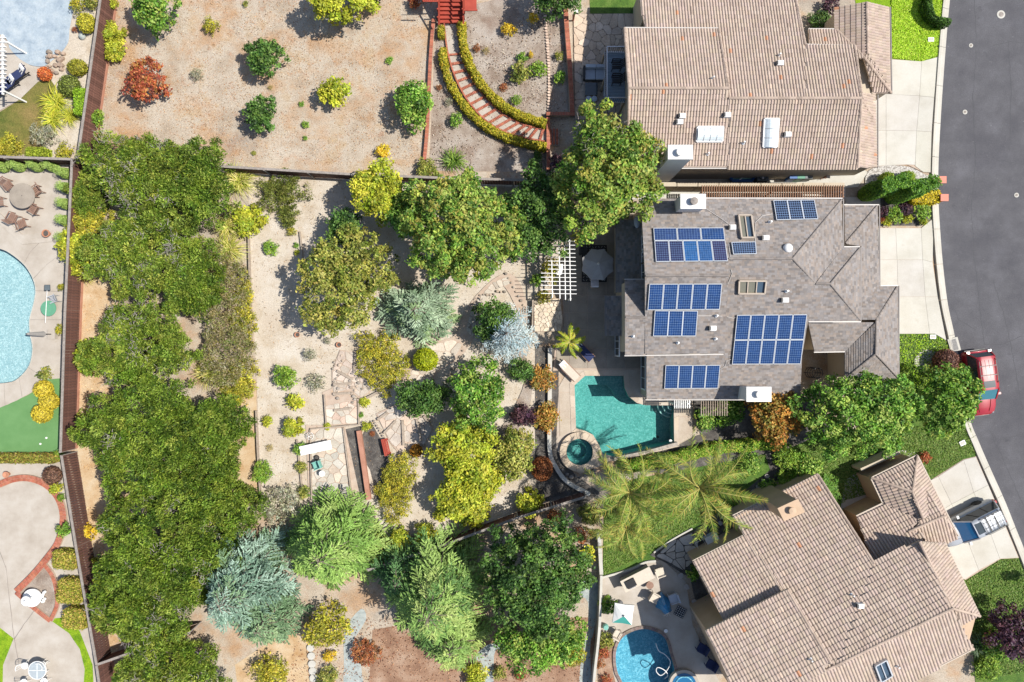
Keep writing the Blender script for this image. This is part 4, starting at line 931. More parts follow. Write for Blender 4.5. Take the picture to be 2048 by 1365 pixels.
for pl, pts in ((U1N,[(1249,57),(1437,58),(1457,177),(1258,177)]),(US,[(1258,177),(1457,177),(1457,335),(1256,335)]),(U2N,[(1272,-40),(1583,-40),(1610,90),(1610,197),(1440,197),(1290,57)]),(U2N,[(1610,90),(1709,92),(1724,197),(1610,197)]),
   (U2S,[(1457,197),(1722,197),(1715,335),(1457,335)]),(UE,[(1733,5),(1779,15),(1782,187),(1735,108)]),(UW,[(1672,17),(1733,5),(1735,105),(1728,117),(1672,60)]),(UH,[(1728,117),(1735,110),(1782,187),(1748,187)]),
   (U4,[(1617,59),(1672,59),(1728,117),(1620,117)]),(UL,[(1714,187),(1751,187),(1754,335),(1717,335)])): rf.plane(pl, pts, 'tile', rr)
urf = rf.finish(uh, 'tile', 'tile')
caps(urf, [(US.at(1258,177), US.at(1457,177)), (U2S.at(1457,197), U2S.at(1722,197)), (UE.at(1733,5), UE.at(1735,108)), (UH.at(1729,117), UH.at(1781,186)), (U2S.at(1722,197), U2S.at(1715,335)), (U2N.at(1709,92), U2N.at(1723,197)), (U2N.at(1583,-40), U2N.at(1610,90)), (U1N.at(1249,57), U1N.at(1258,177)), (US.at(1258,177), US.at(1256,335)),
   (U1N.at(1437,58), U1N.at(1457,177)), (UW.at(1672,60), UW.at(1728,117)), (UL.at(1716,192), UL.at(1745,234))], 'tile', .1, uh)
walls(uh, [(1264,61),(1434,61),(1434,20),(1294,20),(1294,-60),(1588,-60),(1604,94),(1703,96),(1708,322),(1264,322)], 5.15, 4.4, 'stucco'); walls(uh, [(1265,62),(1433,62),(1707,100),(1707,321),(1265,321)], 5.2, 5.15, 'stucco')
walls(uh, [(1676,20),(1776,20),(1778,184),(1749,184),(1750,331),(1690,331),(1690,184),(1676,150)], 2.9, 2.85, 'stucco')
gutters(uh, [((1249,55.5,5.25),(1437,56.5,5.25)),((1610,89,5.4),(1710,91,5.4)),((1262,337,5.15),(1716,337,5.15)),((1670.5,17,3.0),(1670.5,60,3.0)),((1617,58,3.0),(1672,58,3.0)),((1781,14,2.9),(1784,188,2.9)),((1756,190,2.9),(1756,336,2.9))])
ch = box_px('chimney', 'white_stucco', uh, 1338,292,1384,317, 7.85, 0.0)
a, b = W(1336,290,8.0), W(1386,319,8.0); MB().prism([(a.x,a.y),(b.x,a.y),(b.x,b.y),(a.x,b.y)], 7.84, 8.0).build('cap_slab', MAT['white_stucco'], ch, world=True)
c = W(1361,304,8.25); MB().lathe([(.2,8.0),(.2,8.22),(.24,8.22),(.24,8.29),(.01,8.35)], (c.x,c.y,0), 18).build('flue', MAT['white_stucco'], ch, world=True)
def dome_sky(root, pl, cor, rib):
    tl, tr, br, bl = [pl.at(x, y, .1) for x, y in cor]
    fr = MB(); q = [tl, tr, br, bl]
    for i in range(4): fr.bar(q[i], q[(i+1)%4], .12, .2, up=pl.n)
    sk = fr.build('skylight', MAT['white_paint'], root, world=True)
    lng = (tr-tl).length > (bl-tl).length; mb = MB(); P = []
    for k in range(7):
        t = k/6; h = math.sin(math.pi*t)*.22+.08
        P.append((tl.lerp(bl,t)+pl.n*h, tr.lerp(br,t)+pl.n*h) if lng else (tl.lerp(tr,t)+pl.n*h, bl.lerp(br,t)+pl.n*h))
    vs = [v for a in P for v in a]; mb.add(vs, [(2*k,2*k+1,2*k+3,2*k+2) for k in range(6)]); mb.build('dome', MAT['clear_dome'], sk, world=True)
    for k in range(1, rib):
        t = k/rib; MB().tube([a.lerp(b, t)+pl.n*.01 for a, b in P], .02, 5).build('rib', MAT['light_metal'], sk, world=True)
dome_sky(uh, US, [(1395,254),(1446,254),(1444,283),(1393,283)], 4); dome_sky(uh, U2S, [(1529,238),(1557,238),(1553,294),(1526,294)], 3)
for a in ((U2N,1557,112,'pipe'),(U2N,1558,129,'box'),(US,1363,234,'box'),(US,1358,246,'box'),(US,1453,232,'box'),(US,1415,309,'pipe'),(U2S,1486,287,'pipe'),(U2S,1573,271,'box'),(U1N,1425,158,'pipe')): vent(uh, *a)

# ---- lower right tile roofed house
lh = thing('tile_roofed_house', 'angled house with pinkish tan tile roof at the lower right', 'house', W(1650,1150))
rf = Roof(); rf.tw, rf.te, rf.rust = .215, .37, .004; rr = random.Random(6)
L1 = Plane((1386,1123,2.9),(1487,1071,2.9),(1674,1331,6.4)); L2 = Plane((1412,1263,5.0),(1574,1180,5.0),(1640,1355,6.7)); LS = Plane((1674,1331,6.4),(1904,1217,6.4),(1880,1331,5.35))
K1 = Plane((1742,956,2.4),(1834,911,2.4),(1824,984,3.3)); K2 = Plane((1834,911,2.4),(1916,1073,2.4),(1824,984,3.3)); K3 = Plane((1742,956,2.4),(1765.5,1007,2.4),(1824,984,3.3)); K4 = Plane((1713,1032,2.4),(1765.5,1007,2.4),(1803,1095,3.5))
K5 = Plane((1816,1064,3.3),(1887,1032,3.3),(1900,1082,2.7)); K5b = Plane((1816,1064,3.3),(1887,1032,3.3),(1857,985,2.8)); LE = Plane((1889,1087,4.2),(1959,1232,4.2),(1870,1150,5.3)); K6 = Plane((1904,1217,5.3),(1959,1232,4.2),(1920,1250,4.3)); K7 = Plane((1945,1298,5.3),(1925,1250,4.6),(1903,1290,5.6))
for pl, pts in ((L1,[(1386,1123),(1487,1071),(1574,1180),(1661,1326),(1640,1345),(1500,1345)]),(L1,[(1466,1032),(1635,949),(1747,1126),(1674,1331),(1661,1326),(1487,1071)]),(L1,[(1747,1126),(1838,1083),(1904,1217),(1674,1331)]),
   (L2,[(1412,1263),(1574,1180),(1661,1326),(1560,1420),(1487,1420)]),(LS,[(1560,1386),(1674,1331),(1904,1217),(1945,1298),(1819,1363),(1700,1424)]),
   (K1,[(1742,956),(1834,911),(1824,984)]),(K2,[(1834,911),(1916,1073),(1887,1032),(1845,1037),(1824,984)]),(K3,[(1742,956),(1824,984),(1845,1037),(1765.5,1007)]),(K4,[(1713,1032),(1765.5,1007),(1845,1037),(1816,1064),(1803,1095),(1747,1126)]),
   (K5,[(1816,1064),(1887,1032),(1914,1073),(1890,1087),(1838,1082)]),(K5b,[(1845,1037),(1857,985),(1887,1032),(1830,1058)]),(K4,[(1803,1095),(1816,1060),(1845,1070),(1842,1092),(1815,1100)]),(LE,[(1838,1083),(1889,1087),(1959,1232),(1904,1217)]),(K6,[(1904,1217),(1959,1232),(1922,1250)]),(K7,[(1901,1248),(1922,1250),(1945,1298),(1905,1290)])): rf.plane(pl, pts, 'tile', rr)
lrf = rf.finish(lh, 'tile', 'tile')
caps(lrf, [(L1.at(1591,1370), L1.at(1904,1217)), (K1.at(1834,911), K1.at(1824,984)), (K1.at(1742,956), K1.at(1824,984)), (K2.at(1824,984), K2.at(1845,1037)), (K5.at(1816,1064), K5.at(1887,1032)), (LE.at(1838,1083), LE.at(1904,1217)), (K6.at(1904,1217), K6.at(1958,1232)), (L2.at(1574,1180), L2.at(1661,1326)), (L1.at(1635,949), L1.at(1747,1126)), (K7.at(1905,1290), K7.at(1945,1298))], 'tile', .1, lh)
gutters(lh, [((1385,1122,2.9),(1488,1070,2.9)),((1465,1031,2.35),(1635,948,2.35)),((1741,956,2.4),(1834,910,2.4)),((1835,911,2.4),(1917,1073,2.4)),((1712,1032,2.4),(1766,1006,2.4)),((1411,1262,5.0),(1575,1179,5.0)),((1747,1127,4.75),(1839,1083,4.75)),((1891,1087,4.2),(1960,1232,4.2)),((1819,1364,5.3),(1946,1299,5.3)),((1741,956,2.4),(1765,1007,2.4))], m='rim_tan', h=.13)
walls(lh, [(1392,1127),(1490,1077),(1471,1036),(1632,955),(1744,1128),(1700,1180),(1560,1250),(1455,1250)], 2.6, 2.5, 'tan_stucco'); walls(lh, [(1417,1267),(1570,1188),(1640,1310),(1600,1420),(1490,1420)], 5.0, 4.9, 'tan_stucco')
walls(lh, [(1690,1200),(1800,1145),(1834,1095),(1884,1095),(1950,1230),(1938,1292),(1760,1380),(1600,1380)], 4.3, 4.15, 'tan_stucco'); walls(lh, [(1746,959),(1831,917),(1912,1073),(1888,1090),(1955,1230),(1938,1292),(1880,1250),(1800,1130),(1748,1122),(1718,1034),(1768,1009)], 2.4, 2.3, 'tan_stucco')
q = [W(x, y, 5.3) for x, y in ((1555,1017),(1596,998),(1610,1025),(1568,1043))]; cc = sum(q, Vector())/4
ch = MB().prism([(cc+(v-cc)*.92)[:2] for v in q], 0.0, 5.18).build('chimney', MAT['tan_stucco'], lh, world=True); MB().prism([v[:2] for v in q], 5.17, 5.3).build('cap_slab', MAT['tan_stucco'], ch, world=True)
MB().lathe([(.2,5.3),(.2,5.5),(.24,5.5),(.24,5.58),(.01,5.62)], (cc.x, cc.y, 0), 18).build('flue', MAT['tan_stucco'], ch, world=True)
skylight(lh, LS, [(1749,1331),(1771,1319),(1783,1350),(1761,1363)], 2, ['blue_glass','blue_glass'], 'light_metal')
vent(lh, L1, 1718,1210,'box'); vent(lh, L1, 1703,1189,'pipe'); vent(lh, LS, 1793,1331,'pipe'); vent(lh, L2, 1620,1318,'pipe')
# ---------------------------------------------------------------- plants
def LC(h, k=1.0): return np.array(lin(h)) * k * 0.95
def leaf_mesh(name, P, N, L, elong, col, T=None, rng=None, fold=0.0):
    n = len(P)
    if T is None:
        T = np.cross(N, rng.normal(size=(n,3)))
    T = T - N*(T*N).sum(1, keepdims=True); T /= np.linalg.norm(T, axis=1, keepdims=True)+1e-9
    B_ = np.cross(N, T); L = L[:,None]; Wd = L/elong
    v = np.empty((n,4,3)); v[:,0] = P - T*L*.5; v[:,1] = P + B_*Wd*.5 - T*L*.05; v[:,2] = P + T*L*.5; v[:,3] = P - B_*Wd*.5 - T*L*.05
    me = bpy.data.meshes.new(name)
    me.from_pydata(v.reshape(-1,3), [], np.arange(4*n).reshape(n,4))
    ca = me.color_attributes.new('Col', 'FLOAT_COLOR', 'CORNER'); arr = np.ones((n*4,4), np.float32); arr[:,:3] = np.repeat(np.clip(col,0,1), 4, axis=0)
    ca.data.foreach_set('color', arr.ravel()); me.update()
    return me
def unit(v): return v/(np.linalg.norm(v, axis=1, keepdims=True)+1e-9)
def palette(rng, n, pal, lobe=None, var=.18):
    cs = np.array([LC(*(p if isinstance(p, tuple) else (p,))) for p in pal]); i = rng.integers(0, len(cs), n)
    if lobe is not None:                              # whole sprays share a tone
        pick = rng.integers(0, len(cs), int(lobe.max())+1); m = rng.random(n) < .55; i[m] = pick[lobe[m]]
    c = cs[i]*rng.uniform(1-var, 1+var, (n,1)); c[:,1] *= rng.uniform(.93,1.07,n)
    if lobe is not None:
        k = int(lobe.max())+1; c = c*rng.uniform(.68,1.22,(k,1))[lobe]*np.stack([rng.uniform(.9,1.14,k), np.ones(k), rng.uniform(.85,1.15,k)],1)[lobe]
    return c
SPEC = {   # palette, leaf length, slenderness, lobe radius (m), leaves per square metre of plan, upward bias
 'olive':   (['#8f9440','#a5a850','#6f7d30','#5d6b28','#b4ae5c'], .20, 1.7, .55, 420, .5),
 'green':   (['#6f9a34','#88ab48','#55802a','#426a22','#a0b455'], .20, 1.7, .6, 420, .5),
 'dark':    (['#4c7030','#3c5c26','#5f8238','#6f8e44','#2f4a20'], .19, 1.7, .55, 440, .5),
 'laurel':  (['#7f9c3c','#93ab4c','#648634','#a4b055','#9c9a48','#4f7228'], .22, 1.7, .6, 430, .55),
 'lime':    (['#b4b838','#9ca82e','#c6c648','#84942a','#a6ac38'], .20, 1.5, .55, 400, .5),
 'yellow':  (['#d8bc30','#e6ce4a','#c4a424','#b0a02c'], .17, 1.5, .4, 480, .5),
 'yolive':  (['#b0aa34','#9a9a30','#c8bc44','#7f8228','#8e8f38'], .15, 1.9, .4, 560, .4),
 'orange':  (['#b8803c','#a4702f','#c4984e','#94803a','#7f7c38'], .19, 1.5, .55, 420, .5),
 'red':     (['#a8583a','#984a34','#b87048','#86483a','#b08048'], .19, 1.5, .4, 400, .5),
 'rust':    (['#a4603c','#8a4c34','#b87a4a','#7a5a34'], .14, 1.5, .3, 520, .5),
 'purple':  (['#4c3444','#3a2a36','#5c4450','#6a4a50'], .19, 1.6, .5, 420, .5),
 'grey':    (['#96967a','#a8a88e','#7c7c62','#b4b49c','#6a6a50'], .13, 2.2, .3, 560, .4),
 'straw':   (['#b4a05c','#c8b470','#9a8a48','#8a8444'], .16, 3.0, .35, 420, .3),
 'fresh':   (['#84a438','#98b448','#6e9030','#5c8028'], .16, 1.7, .35, 520, .5),
 'juniper': (['#6c842a','#849a38','#566f1f','#7c8e38','#98a446','#475e1f'], .2, 2.8, .5, 820, .45),
 'pine':    (['#647e26','#7a9232','#4e691d','#8a9c40','#3e5619'], .2, 2.8, .5, 820, .45),
 'brush':   (['#8d8a52','#9c9468','#7a7448','#a49a80','#75803c'], .2, 3.0, .4, 420, .3),
 'darkjun': (['#66702c','#7a8438','#545f26','#8a8f48'], .22, 3.4, .4, 480, .3),
 'groundc': (['#5f8a30','#76a040','#4c7428'], .13, 1.6, .3, 520, .5),
}
def crown_points(rng, rx, ry, z0, z1, spec, dens=1.0, lobe_scale=1.0, rough=.22, flat=0.5, fill=.15):
    pal, ll, el, lr, d, upb = SPEC[spec]; lr *= lobe_scale*.82; rx *= 1.04; ry *= 1.04; rough *= 1.35
    zc = z0 + (z1-z0)*.42; rz_up = z1-zc; rz_dn = zc-z0
    area = math.pi*rx*ry; nl = max(7, int(area/(lr*lr)*1.55)); ph = rng.uniform(0, 6.28, 4); am = rng.uniform(.4, 1, 4)*rough
    th = rng.uniform(0, 2*np.pi, nl); u = np.sqrt((np.arange(nl)+rng.random(nl))/nl); th = np.where(rng.random(nl) < .7, np.arange(nl)*2.39996, th)
    wob = 1+am[0]*np.sin(2*th+ph[0])*.5+am[1]*np.sin(3*th+ph[1])*.5+am[2]*np.sin(5*th+ph[2])*.5+am[3]*np.sin(11*th+ph[3])*.4
    rr_ = u*np.clip(wob, .62, 1.25)+rng.normal(size=nl)*.03
    lx, ly = np.cos(th)*rr_, np.sin(th)*rr_
    lz = np.sqrt(np.clip(1-np.clip(u,0,1)**2*.95, 0, 1))
    bump = np.sin(lx*rx*1.9+ph[1])*np.sin(ly*ry*1.9+ph[2])*.17+np.sin(lx*rx*3.3+ph[3])*np.sin(ly*ry*3.0+ph[0])*.13
    sz = rng.uniform(.55, 1.35, nl)*lr*(1-.3*u)
    cx, cy = lx*(rx-lr*.45), ly*(ry-lr*.45)
    low = rng.random(nl) < .2
    cz = np.where(low, zc - rz_dn*rng.uniform(0,.7,nl), zc + (lz+bump)*(rz_up-lr*.5)*rng.uniform(.74, 1.0, nl))
    n = int(area*d*dens*1.12); w = sz**2; lobe = rng.choice(nl, n, p=w/w.sum())
    dv = unit(rng.normal(size=(n,3))); dv[:,2] = np.abs(dv[:,2])*np.where(rng.random(n) < .86, 1, -1)
    rad = sz[lobe]*(1-.35*rng.random(n)**2+.12*rng.normal(size=n)); inner = rng.random(n) < fill; rad = np.where(inner, rad*rng.uniform(.2,.8,n), rad)
    P = np.stack([cx[lobe], cy[lobe], cz[lobe]], 1) + dv*rad[:,None]*np.array([1.1,1.1,.75])
    P[:,2] = np.maximum(P[:,2], .03)
    N = unit(dv*.7 + rng.normal(size=(n,3))*.6 + np.array([0,0,upb]))
    return P, N, lobe, np.stack([cx,cy,cz,sz],1), pal, ll, el
def crown_mesh(seed, rx, ry, z0, z1, spec, dens=1.0, lobe_scale=1.0, rough=.22, size=1.0, needle=False, fill=.22, name='crown'):
    rng = np.random.default_rng(seed); P, N, lobe, lobes, pal, ll, el = crown_points(rng, rx, ry, z0, z1, spec, dens, lobe_scale, rough, fill=fill)
    n = len(P); L = ll*size*rng.uniform(.65, 1.35, n); T = None
    if el > 2.5:                                      # needle sprays point outward and up
        out = P - lobes[lobe,:3]; T = unit(unit(out)+rng.normal(size=(n,3))*.55+np.array([0,0,.25])); N = unit(np.cross(T, rng.normal(size=(n,3))))
        N[N[:,2] < 0] *= -1
    me = leaf_mesh(name, P, N, L, el, palette(rng, n, pal, lobe), T, rng)
    me.materials.append(MAT['needle' if el > 2.5 else 'leaf'])
    return me, lobes
def limb_mesh(rng, lobes, zb, r0, k=9):
    mb = MB(); top = lobes[:,2].max()
    fork = zb*.75 if zb > .8 else .25
    mb.tube([(0,0,-.05),(rng.uniform(-.08,.08),rng.uniform(-.08,.08),fork*.5),(0,0,fork)], [r0*1.25, r0, r0*.85], 8)
    idx = rng.choice(len(lobes), min(k, len(lobes)), replace=False)
    for i in idx:
        c = lobes[i,:3]; m = c*np.array([.45,.45,0])+np.array([0,0,fork+(c[2]-fork)*.6]); m = m+rng.normal(size=3)*.12
        mb.tube([(0,0,fork*.9), tuple(m), tuple(c)], [r0*.6, r0*.35, r0*.12], 6)
    return mb
def obj_of(name, me, parent=None, loc=None, **kw):
    o = bpy.data.objects.new(name, me); C.objects.link(o)
    if parent is not None: o.parent = parent
    if loc is not None: o.location = loc
    return tag(o, **kw)
SEED = [100]
def tree(px, py, rpx, rpy, h, zb, spec, label, name='broadleaf_tree', dens=1.0, group=None, twigs=0, trunk=.14, **kw):
    SEED[0] += 1; zm = zb+(h-zb)*.5; c = W(px, py, zm); c.z = 0
    t = thing(name, label, 'tree', c, group=group); rng = np.random.default_rng(SEED[0])
    me, lobes = crown_mesh(SEED[0], M(rpx, zm), M(rpy, zm), zb, h, spec, dens, **kw)
    obj_of('crown', me, t)
    limb_mesh(rng, lobes, zb, trunk).build('trunk', MAT['bark'], t)
    if twigs: twig_patch(rng, lobes, twigs, t)
    return t
def twig_patch(rng, lobes, n, parent, spots=None):
    mb = MB()
    for i in range(n):
        l = lobes[rng.integers(len(lobes))]; c = l[:3]+np.array([0,0,l[3]*.75])
        for j in range(16):
            a = rng.uniform(0,6.28); d = np.array([math.cos(a), math.sin(a), rng.uniform(-.1,.5)])*rng.uniform(.18,.45); s = c+rng.normal(size=3)*np.array([.26,.26,.08])
            mb.tube([tuple(s), tuple(s+d*.5+rng.normal(size=3)*.05), tuple(s+d)], [.017,.012,.006], 3, cap=False)
    mb.build('bare_twigs', MAT['twig'], parent, kind='stuff')
# --- shrubs: a few meshes per kind, copied
SHR = {}
def shrub(px, py, r, h, spec, label, ry=None, name='shrub', cat='shrub', group=None, rz=None, dens=1.0, unique=False, **kw):
    SEED[0] += 1; rm = M(r, h*.5); big = rm > .75; key = (spec, big, SEED[0] % 2) if not unique else SEED[0]
    r0 = 1.0 if big else .45; h0 = r0*1.3
    if unique: r0, h0 = rm, h
    if key not in SHR:
        SHR[key], _ = crown_mesh(SEED[0], r0, r0 if not unique else M(ry or r, h*.5), .02, h0, spec, dens*(1.0 if big else 1.5), lobe_scale=(.75 if big else .42), size=(.85 if big else .6), name='foliage', **kw)
    c = W(px, py, h*.5); c.z = 0
    o = obj_of(name, SHR[key], loc=c, label=label, cat=cat, group=group)
    o.rotation_euler = (0,0, (SEED[0]*2.4) % 6.28 if rz is None and ry is None else (rz or 0))
    if not unique: o.scale = (rm/r0, M(ry or r, h*.5)/r0, h/h0)
    return o
# --- clipped shapes: a solid inner body with a skin of small leaves
def clipped(px, py, surf, core, n, pal, label, name, leaf=.11, group=None, z=None, cat='shrub', loc=None, rz=0, jit=.03, parts=True):
    SEED[0] += 1; rng = np.random.default_rng(SEED[0]); P, N = surf(rng, n)
    P = P + N*rng.normal(size=(n,1))*jit; N2 = unit(N+rng.normal(size=(n,3))*.5); L = leaf*rng.uniform(.6,1.4,n)
    me = leaf_mesh('foliage', P, N2, L, 1.6, palette(rng, n, pal, None, .22), None, rng); me.materials.append(MAT['leaf'])
    t = thing(name, label, cat, loc if loc is not None else W(px, py), rz, group)
    obj_of('foliage', me, t)
    mb = MB(); core(mb); c = np.mean([LC(p if isinstance(p, str) else p[0]) for p in pal], axis=0)*.35  # core colour darkened to stand for the shade between the leaves
    b = mb.build('shade_core', MAT['needle'], t)
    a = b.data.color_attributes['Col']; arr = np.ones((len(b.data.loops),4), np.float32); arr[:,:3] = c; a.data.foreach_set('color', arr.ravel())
    return t
def ball_surf(rx, ry, rz_, zc, cone=0.0):
    def f(rng, n):
        d = unit(rng.normal(size=(n,3))); k = 1-cone*np.clip(d[:,2:3],-1,1)*.5
        P = d*np.array([rx,ry,rz_])*np.concatenate([k,k,np.ones_like(k)],1)+np.array([0,0,zc]); P[:,2] = np.maximum(P[:,2], .02)
        return P, unit(d/np.array([rx,ry,rz_]))
    return f
def ball(px, py, r, h, pal, label, ry=None, name='topiary_ball', group=None, n=None, leaf=.11, cat='topiary', cone=0.0):
    rm, rmy = M(r, h*.6), M(ry or r, h*.6); c = W(px, py, h*.55); c.z = 0
    n = n or int(1500*(rm*rmy+rm*h*.6)+250)
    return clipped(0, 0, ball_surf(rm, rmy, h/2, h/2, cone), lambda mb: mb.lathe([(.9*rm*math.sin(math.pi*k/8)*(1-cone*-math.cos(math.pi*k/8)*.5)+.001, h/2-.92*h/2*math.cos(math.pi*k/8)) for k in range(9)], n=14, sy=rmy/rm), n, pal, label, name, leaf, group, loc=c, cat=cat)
def column(px, py, r, h, pal, label, name='columnar_topiary', group=None, leaf=.12, bulge=.35, cat='topiary', jit=.03, dens=1.0):
    c = W(px, py); rf_ = lambda t: r*(math.sin(math.pi*min(1,(t*.86+.14)))**.55*(1-bulge*t*.5))
    def surf(rng, n):
        t = rng.random(n); a = rng.uniform(0,6.283,n); rad = np.array([rf_(x) for x in t]); tp = rng.random(n) < .12
        rad = np.where(tp, rad*np.sqrt(rng.random(n)), rad); t = np.where(tp, .97, t)
        P = np.stack([np.cos(a)*rad, np.sin(a)*rad, t*h], 1); return P, unit(np.stack([np.cos(a), np.sin(a), .25+t*.5+tp*3], 1))
    return clipped(0, 0, surf, lambda mb: mb.lathe([(max(.02, rf_(k/8)*.92), k/8*h*.97) for k in range(9)], n=12), int((2600*r*h+300)*dens), pal, label, name, leaf, group, loc=c, cat=cat, jit=jit)
def hedge_box(cx, cy, wx, wy, h, pal, label, rz=0.0, name='box_hedge', group=None, leaf=.12, cat='hedge', round_=.12):
    c = W(cx, cy, h); c.z = 0; sx, sy = M(wx, h)/2, M(wy, h)/2
    def surf(rng, n):
        ar = np.array([4*sx*sy*1.2, 2*sy*h, 2*sy*h, 2*sx*h, 2*sx*h]); f = rng.choice(5, n, p=ar/ar.sum()); u, v = rng.uniform(-1,1,n), rng.uniform(-1,1,n); z = rng.uniform(0,1,n)*h
        X = np.select([f==0, f==1, f==2], [u*sx, np.full(n,sx), np.full(n,-sx)], u*sx); Y = np.select([f==0, f==1, f==2, f==3], [v*sy, v*sy, v*sy, np.full(n,sy)], np.full(n,-sy)); Z = np.where(f==0, h, z)
        e = np.clip(np.maximum(np.abs(X)/sx, np.abs(Y)/sy)-.8, 0, 1)*5; Z = np.where(f==0, Z-e*e*round_, Z)
        rc = np.clip(np.abs(X)/sx-.75,0,1)*np.clip(np.abs(Y)/sy-.75,0,1)*8; X, Y = X*(1-rc*.25), Y*(1-rc*.25)
        nn = np.stack([np.select([f==1,f==2],[np.ones(n),-np.ones(n)],np.zeros(n)), np.select([f==3,f==4],[np.ones(n),-np.ones(n)],np.zeros(n)), np.where(f==0,1.,.2)],1)
        return np.stack([X,Y,Z],1), unit(nn)
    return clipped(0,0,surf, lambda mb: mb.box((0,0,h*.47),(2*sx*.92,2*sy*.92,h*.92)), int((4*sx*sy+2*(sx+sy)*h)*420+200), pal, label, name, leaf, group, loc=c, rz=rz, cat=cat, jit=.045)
def hedge_path(path, width, h, pal, label, name='curved_hedge', leaf=.13, gaps=(), cat='hedge', group=None):
    P_ = [Vector(p[:2]) for p in WP(smooth_curve(path, 8))]; c = sum(P_, Vector((0,0)))/len(P_); c = Vector((c.x, c.y, 0)); Q = np.array([(p.x-c.x, p.y-c.y) for p in P_]); w = M(width)/2
    sl = np.linalg.norm(np.diff(Q, axis=0), axis=1); cum = np.concatenate([[0], np.cumsum(sl)]); L = cum[-1]
    def surf(rng, n):
        s = rng.uniform(0, L, n); i = np.clip(np.searchsorted(cum, s)-1, 0, len(sl)-1); t = (s-cum[i])/sl[i]; p = Q[i]+(Q[i+1]-Q[i])*t[:,None]; d = unit(Q[i+1]-Q[i]); nn = np.stack([-d[:,1], d[:,0]], 1)
        a = rng.uniform(-.25*np.pi, 1.25*np.pi, n); ca, sa = np.cos(a), np.maximum(np.sin(a), -.3); k = 1+.12*np.sin(s*3.1)+.08*np.sin(s*7.7+1)
        off = np.sign(ca)*np.abs(ca)**.7*w*k; z = h*(.45+.55*np.sign(sa)*np.abs(sa)**.7)*(1+.06*np.sin(s*5))
        return np.concatenate([p+nn*off[:,None], np.maximum(z,.03)[:,None]], 1), unit(np.concatenate([nn*ca[:,None], np.maximum(sa,.1)[:,None]], 1))
    def core(mb): mb.tube([(x, y, h*.42) for x, y in Q], min(w*.85, h*.5), 8)
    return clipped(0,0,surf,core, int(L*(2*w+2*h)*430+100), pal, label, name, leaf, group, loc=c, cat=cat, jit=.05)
# --- grasses, palms, conifers
def blades_mesh(seed, r, h, n, pal, width=.05, droop=.6, spread=1.0, seg=3, name='foliage'):
    rng = np.random.default_rng(seed); mb_v = []; mb_f = []; cols = []; k = 0
    cs = palette(rng, n, pal)
    for i in range(n):
        a = rng.uniform(0, 6.283); b0 = rng.normal(size=2)*r*.12; L = r*rng.uniform(.6,1.15); hh = h*rng.uniform(.6,1.1); ca, sa = math.cos(a), math.sin(a); w = width*rng.uniform(.7,1.3)
        for s in range(seg+1):
            t = s/seg; x = b0[0]+ca*L*spread*t**1.1; y = b0[1]+sa*L*spread*t**1.1; z = hh*(math.sin(min(1,t*1.15)*math.pi*.5)*(1-droop*t*t)); ww = w*(1-t*.85)/2
            mb_v += [(x-sa*ww, y+ca*ww, max(z,.01)), (x+sa*ww, y-ca*ww, max(z,.01)+.002)]
        for s in range(seg): mb_f.append((k+2*s, k+2*s+1, k+2*s+3, k+2*s+2)); cols.append(cs[i])
        k += 2*(seg+1)
    me = bpy.data.meshes.new(name); me.from_pydata(mb_v, [], mb_f)
    ca_ = me.color_attributes.new('Col','FLOAT_COLOR','CORNER'); arr = np.ones((len(mb_f)*4,4), np.float32); arr[:,:3] = np.clip(np.repeat(np.array(cols),4,axis=0),0,1); ca_.data.foreach_set('color', arr.ravel())
    me.materials.append(MAT['leaf']); return me
GR = {}
def grass(px, py, r, h, pal, label, n=160, name='grass_clump', width=.05, group=None, droop=.6, cat='grass clump'):
    SEED[0] += 1; rm = M(r, h*.4); key = (tuple(pal), n, width, SEED[0] % 2)
    if key not in GR: GR[key] = (blades_mesh(SEED[0], rm, h, n, pal, width, droop), rm, h)
    me, r0, h0 = GR[key]; c = W(px, py, h*.4); c.z = 0
    o = obj_of(name, me, loc=c, label=label, cat=cat, group=group); o.scale = (rm/r0, rm/r0, h/h0); o.rotation_euler = (0,0,SEED[0]*1.7)
    return o
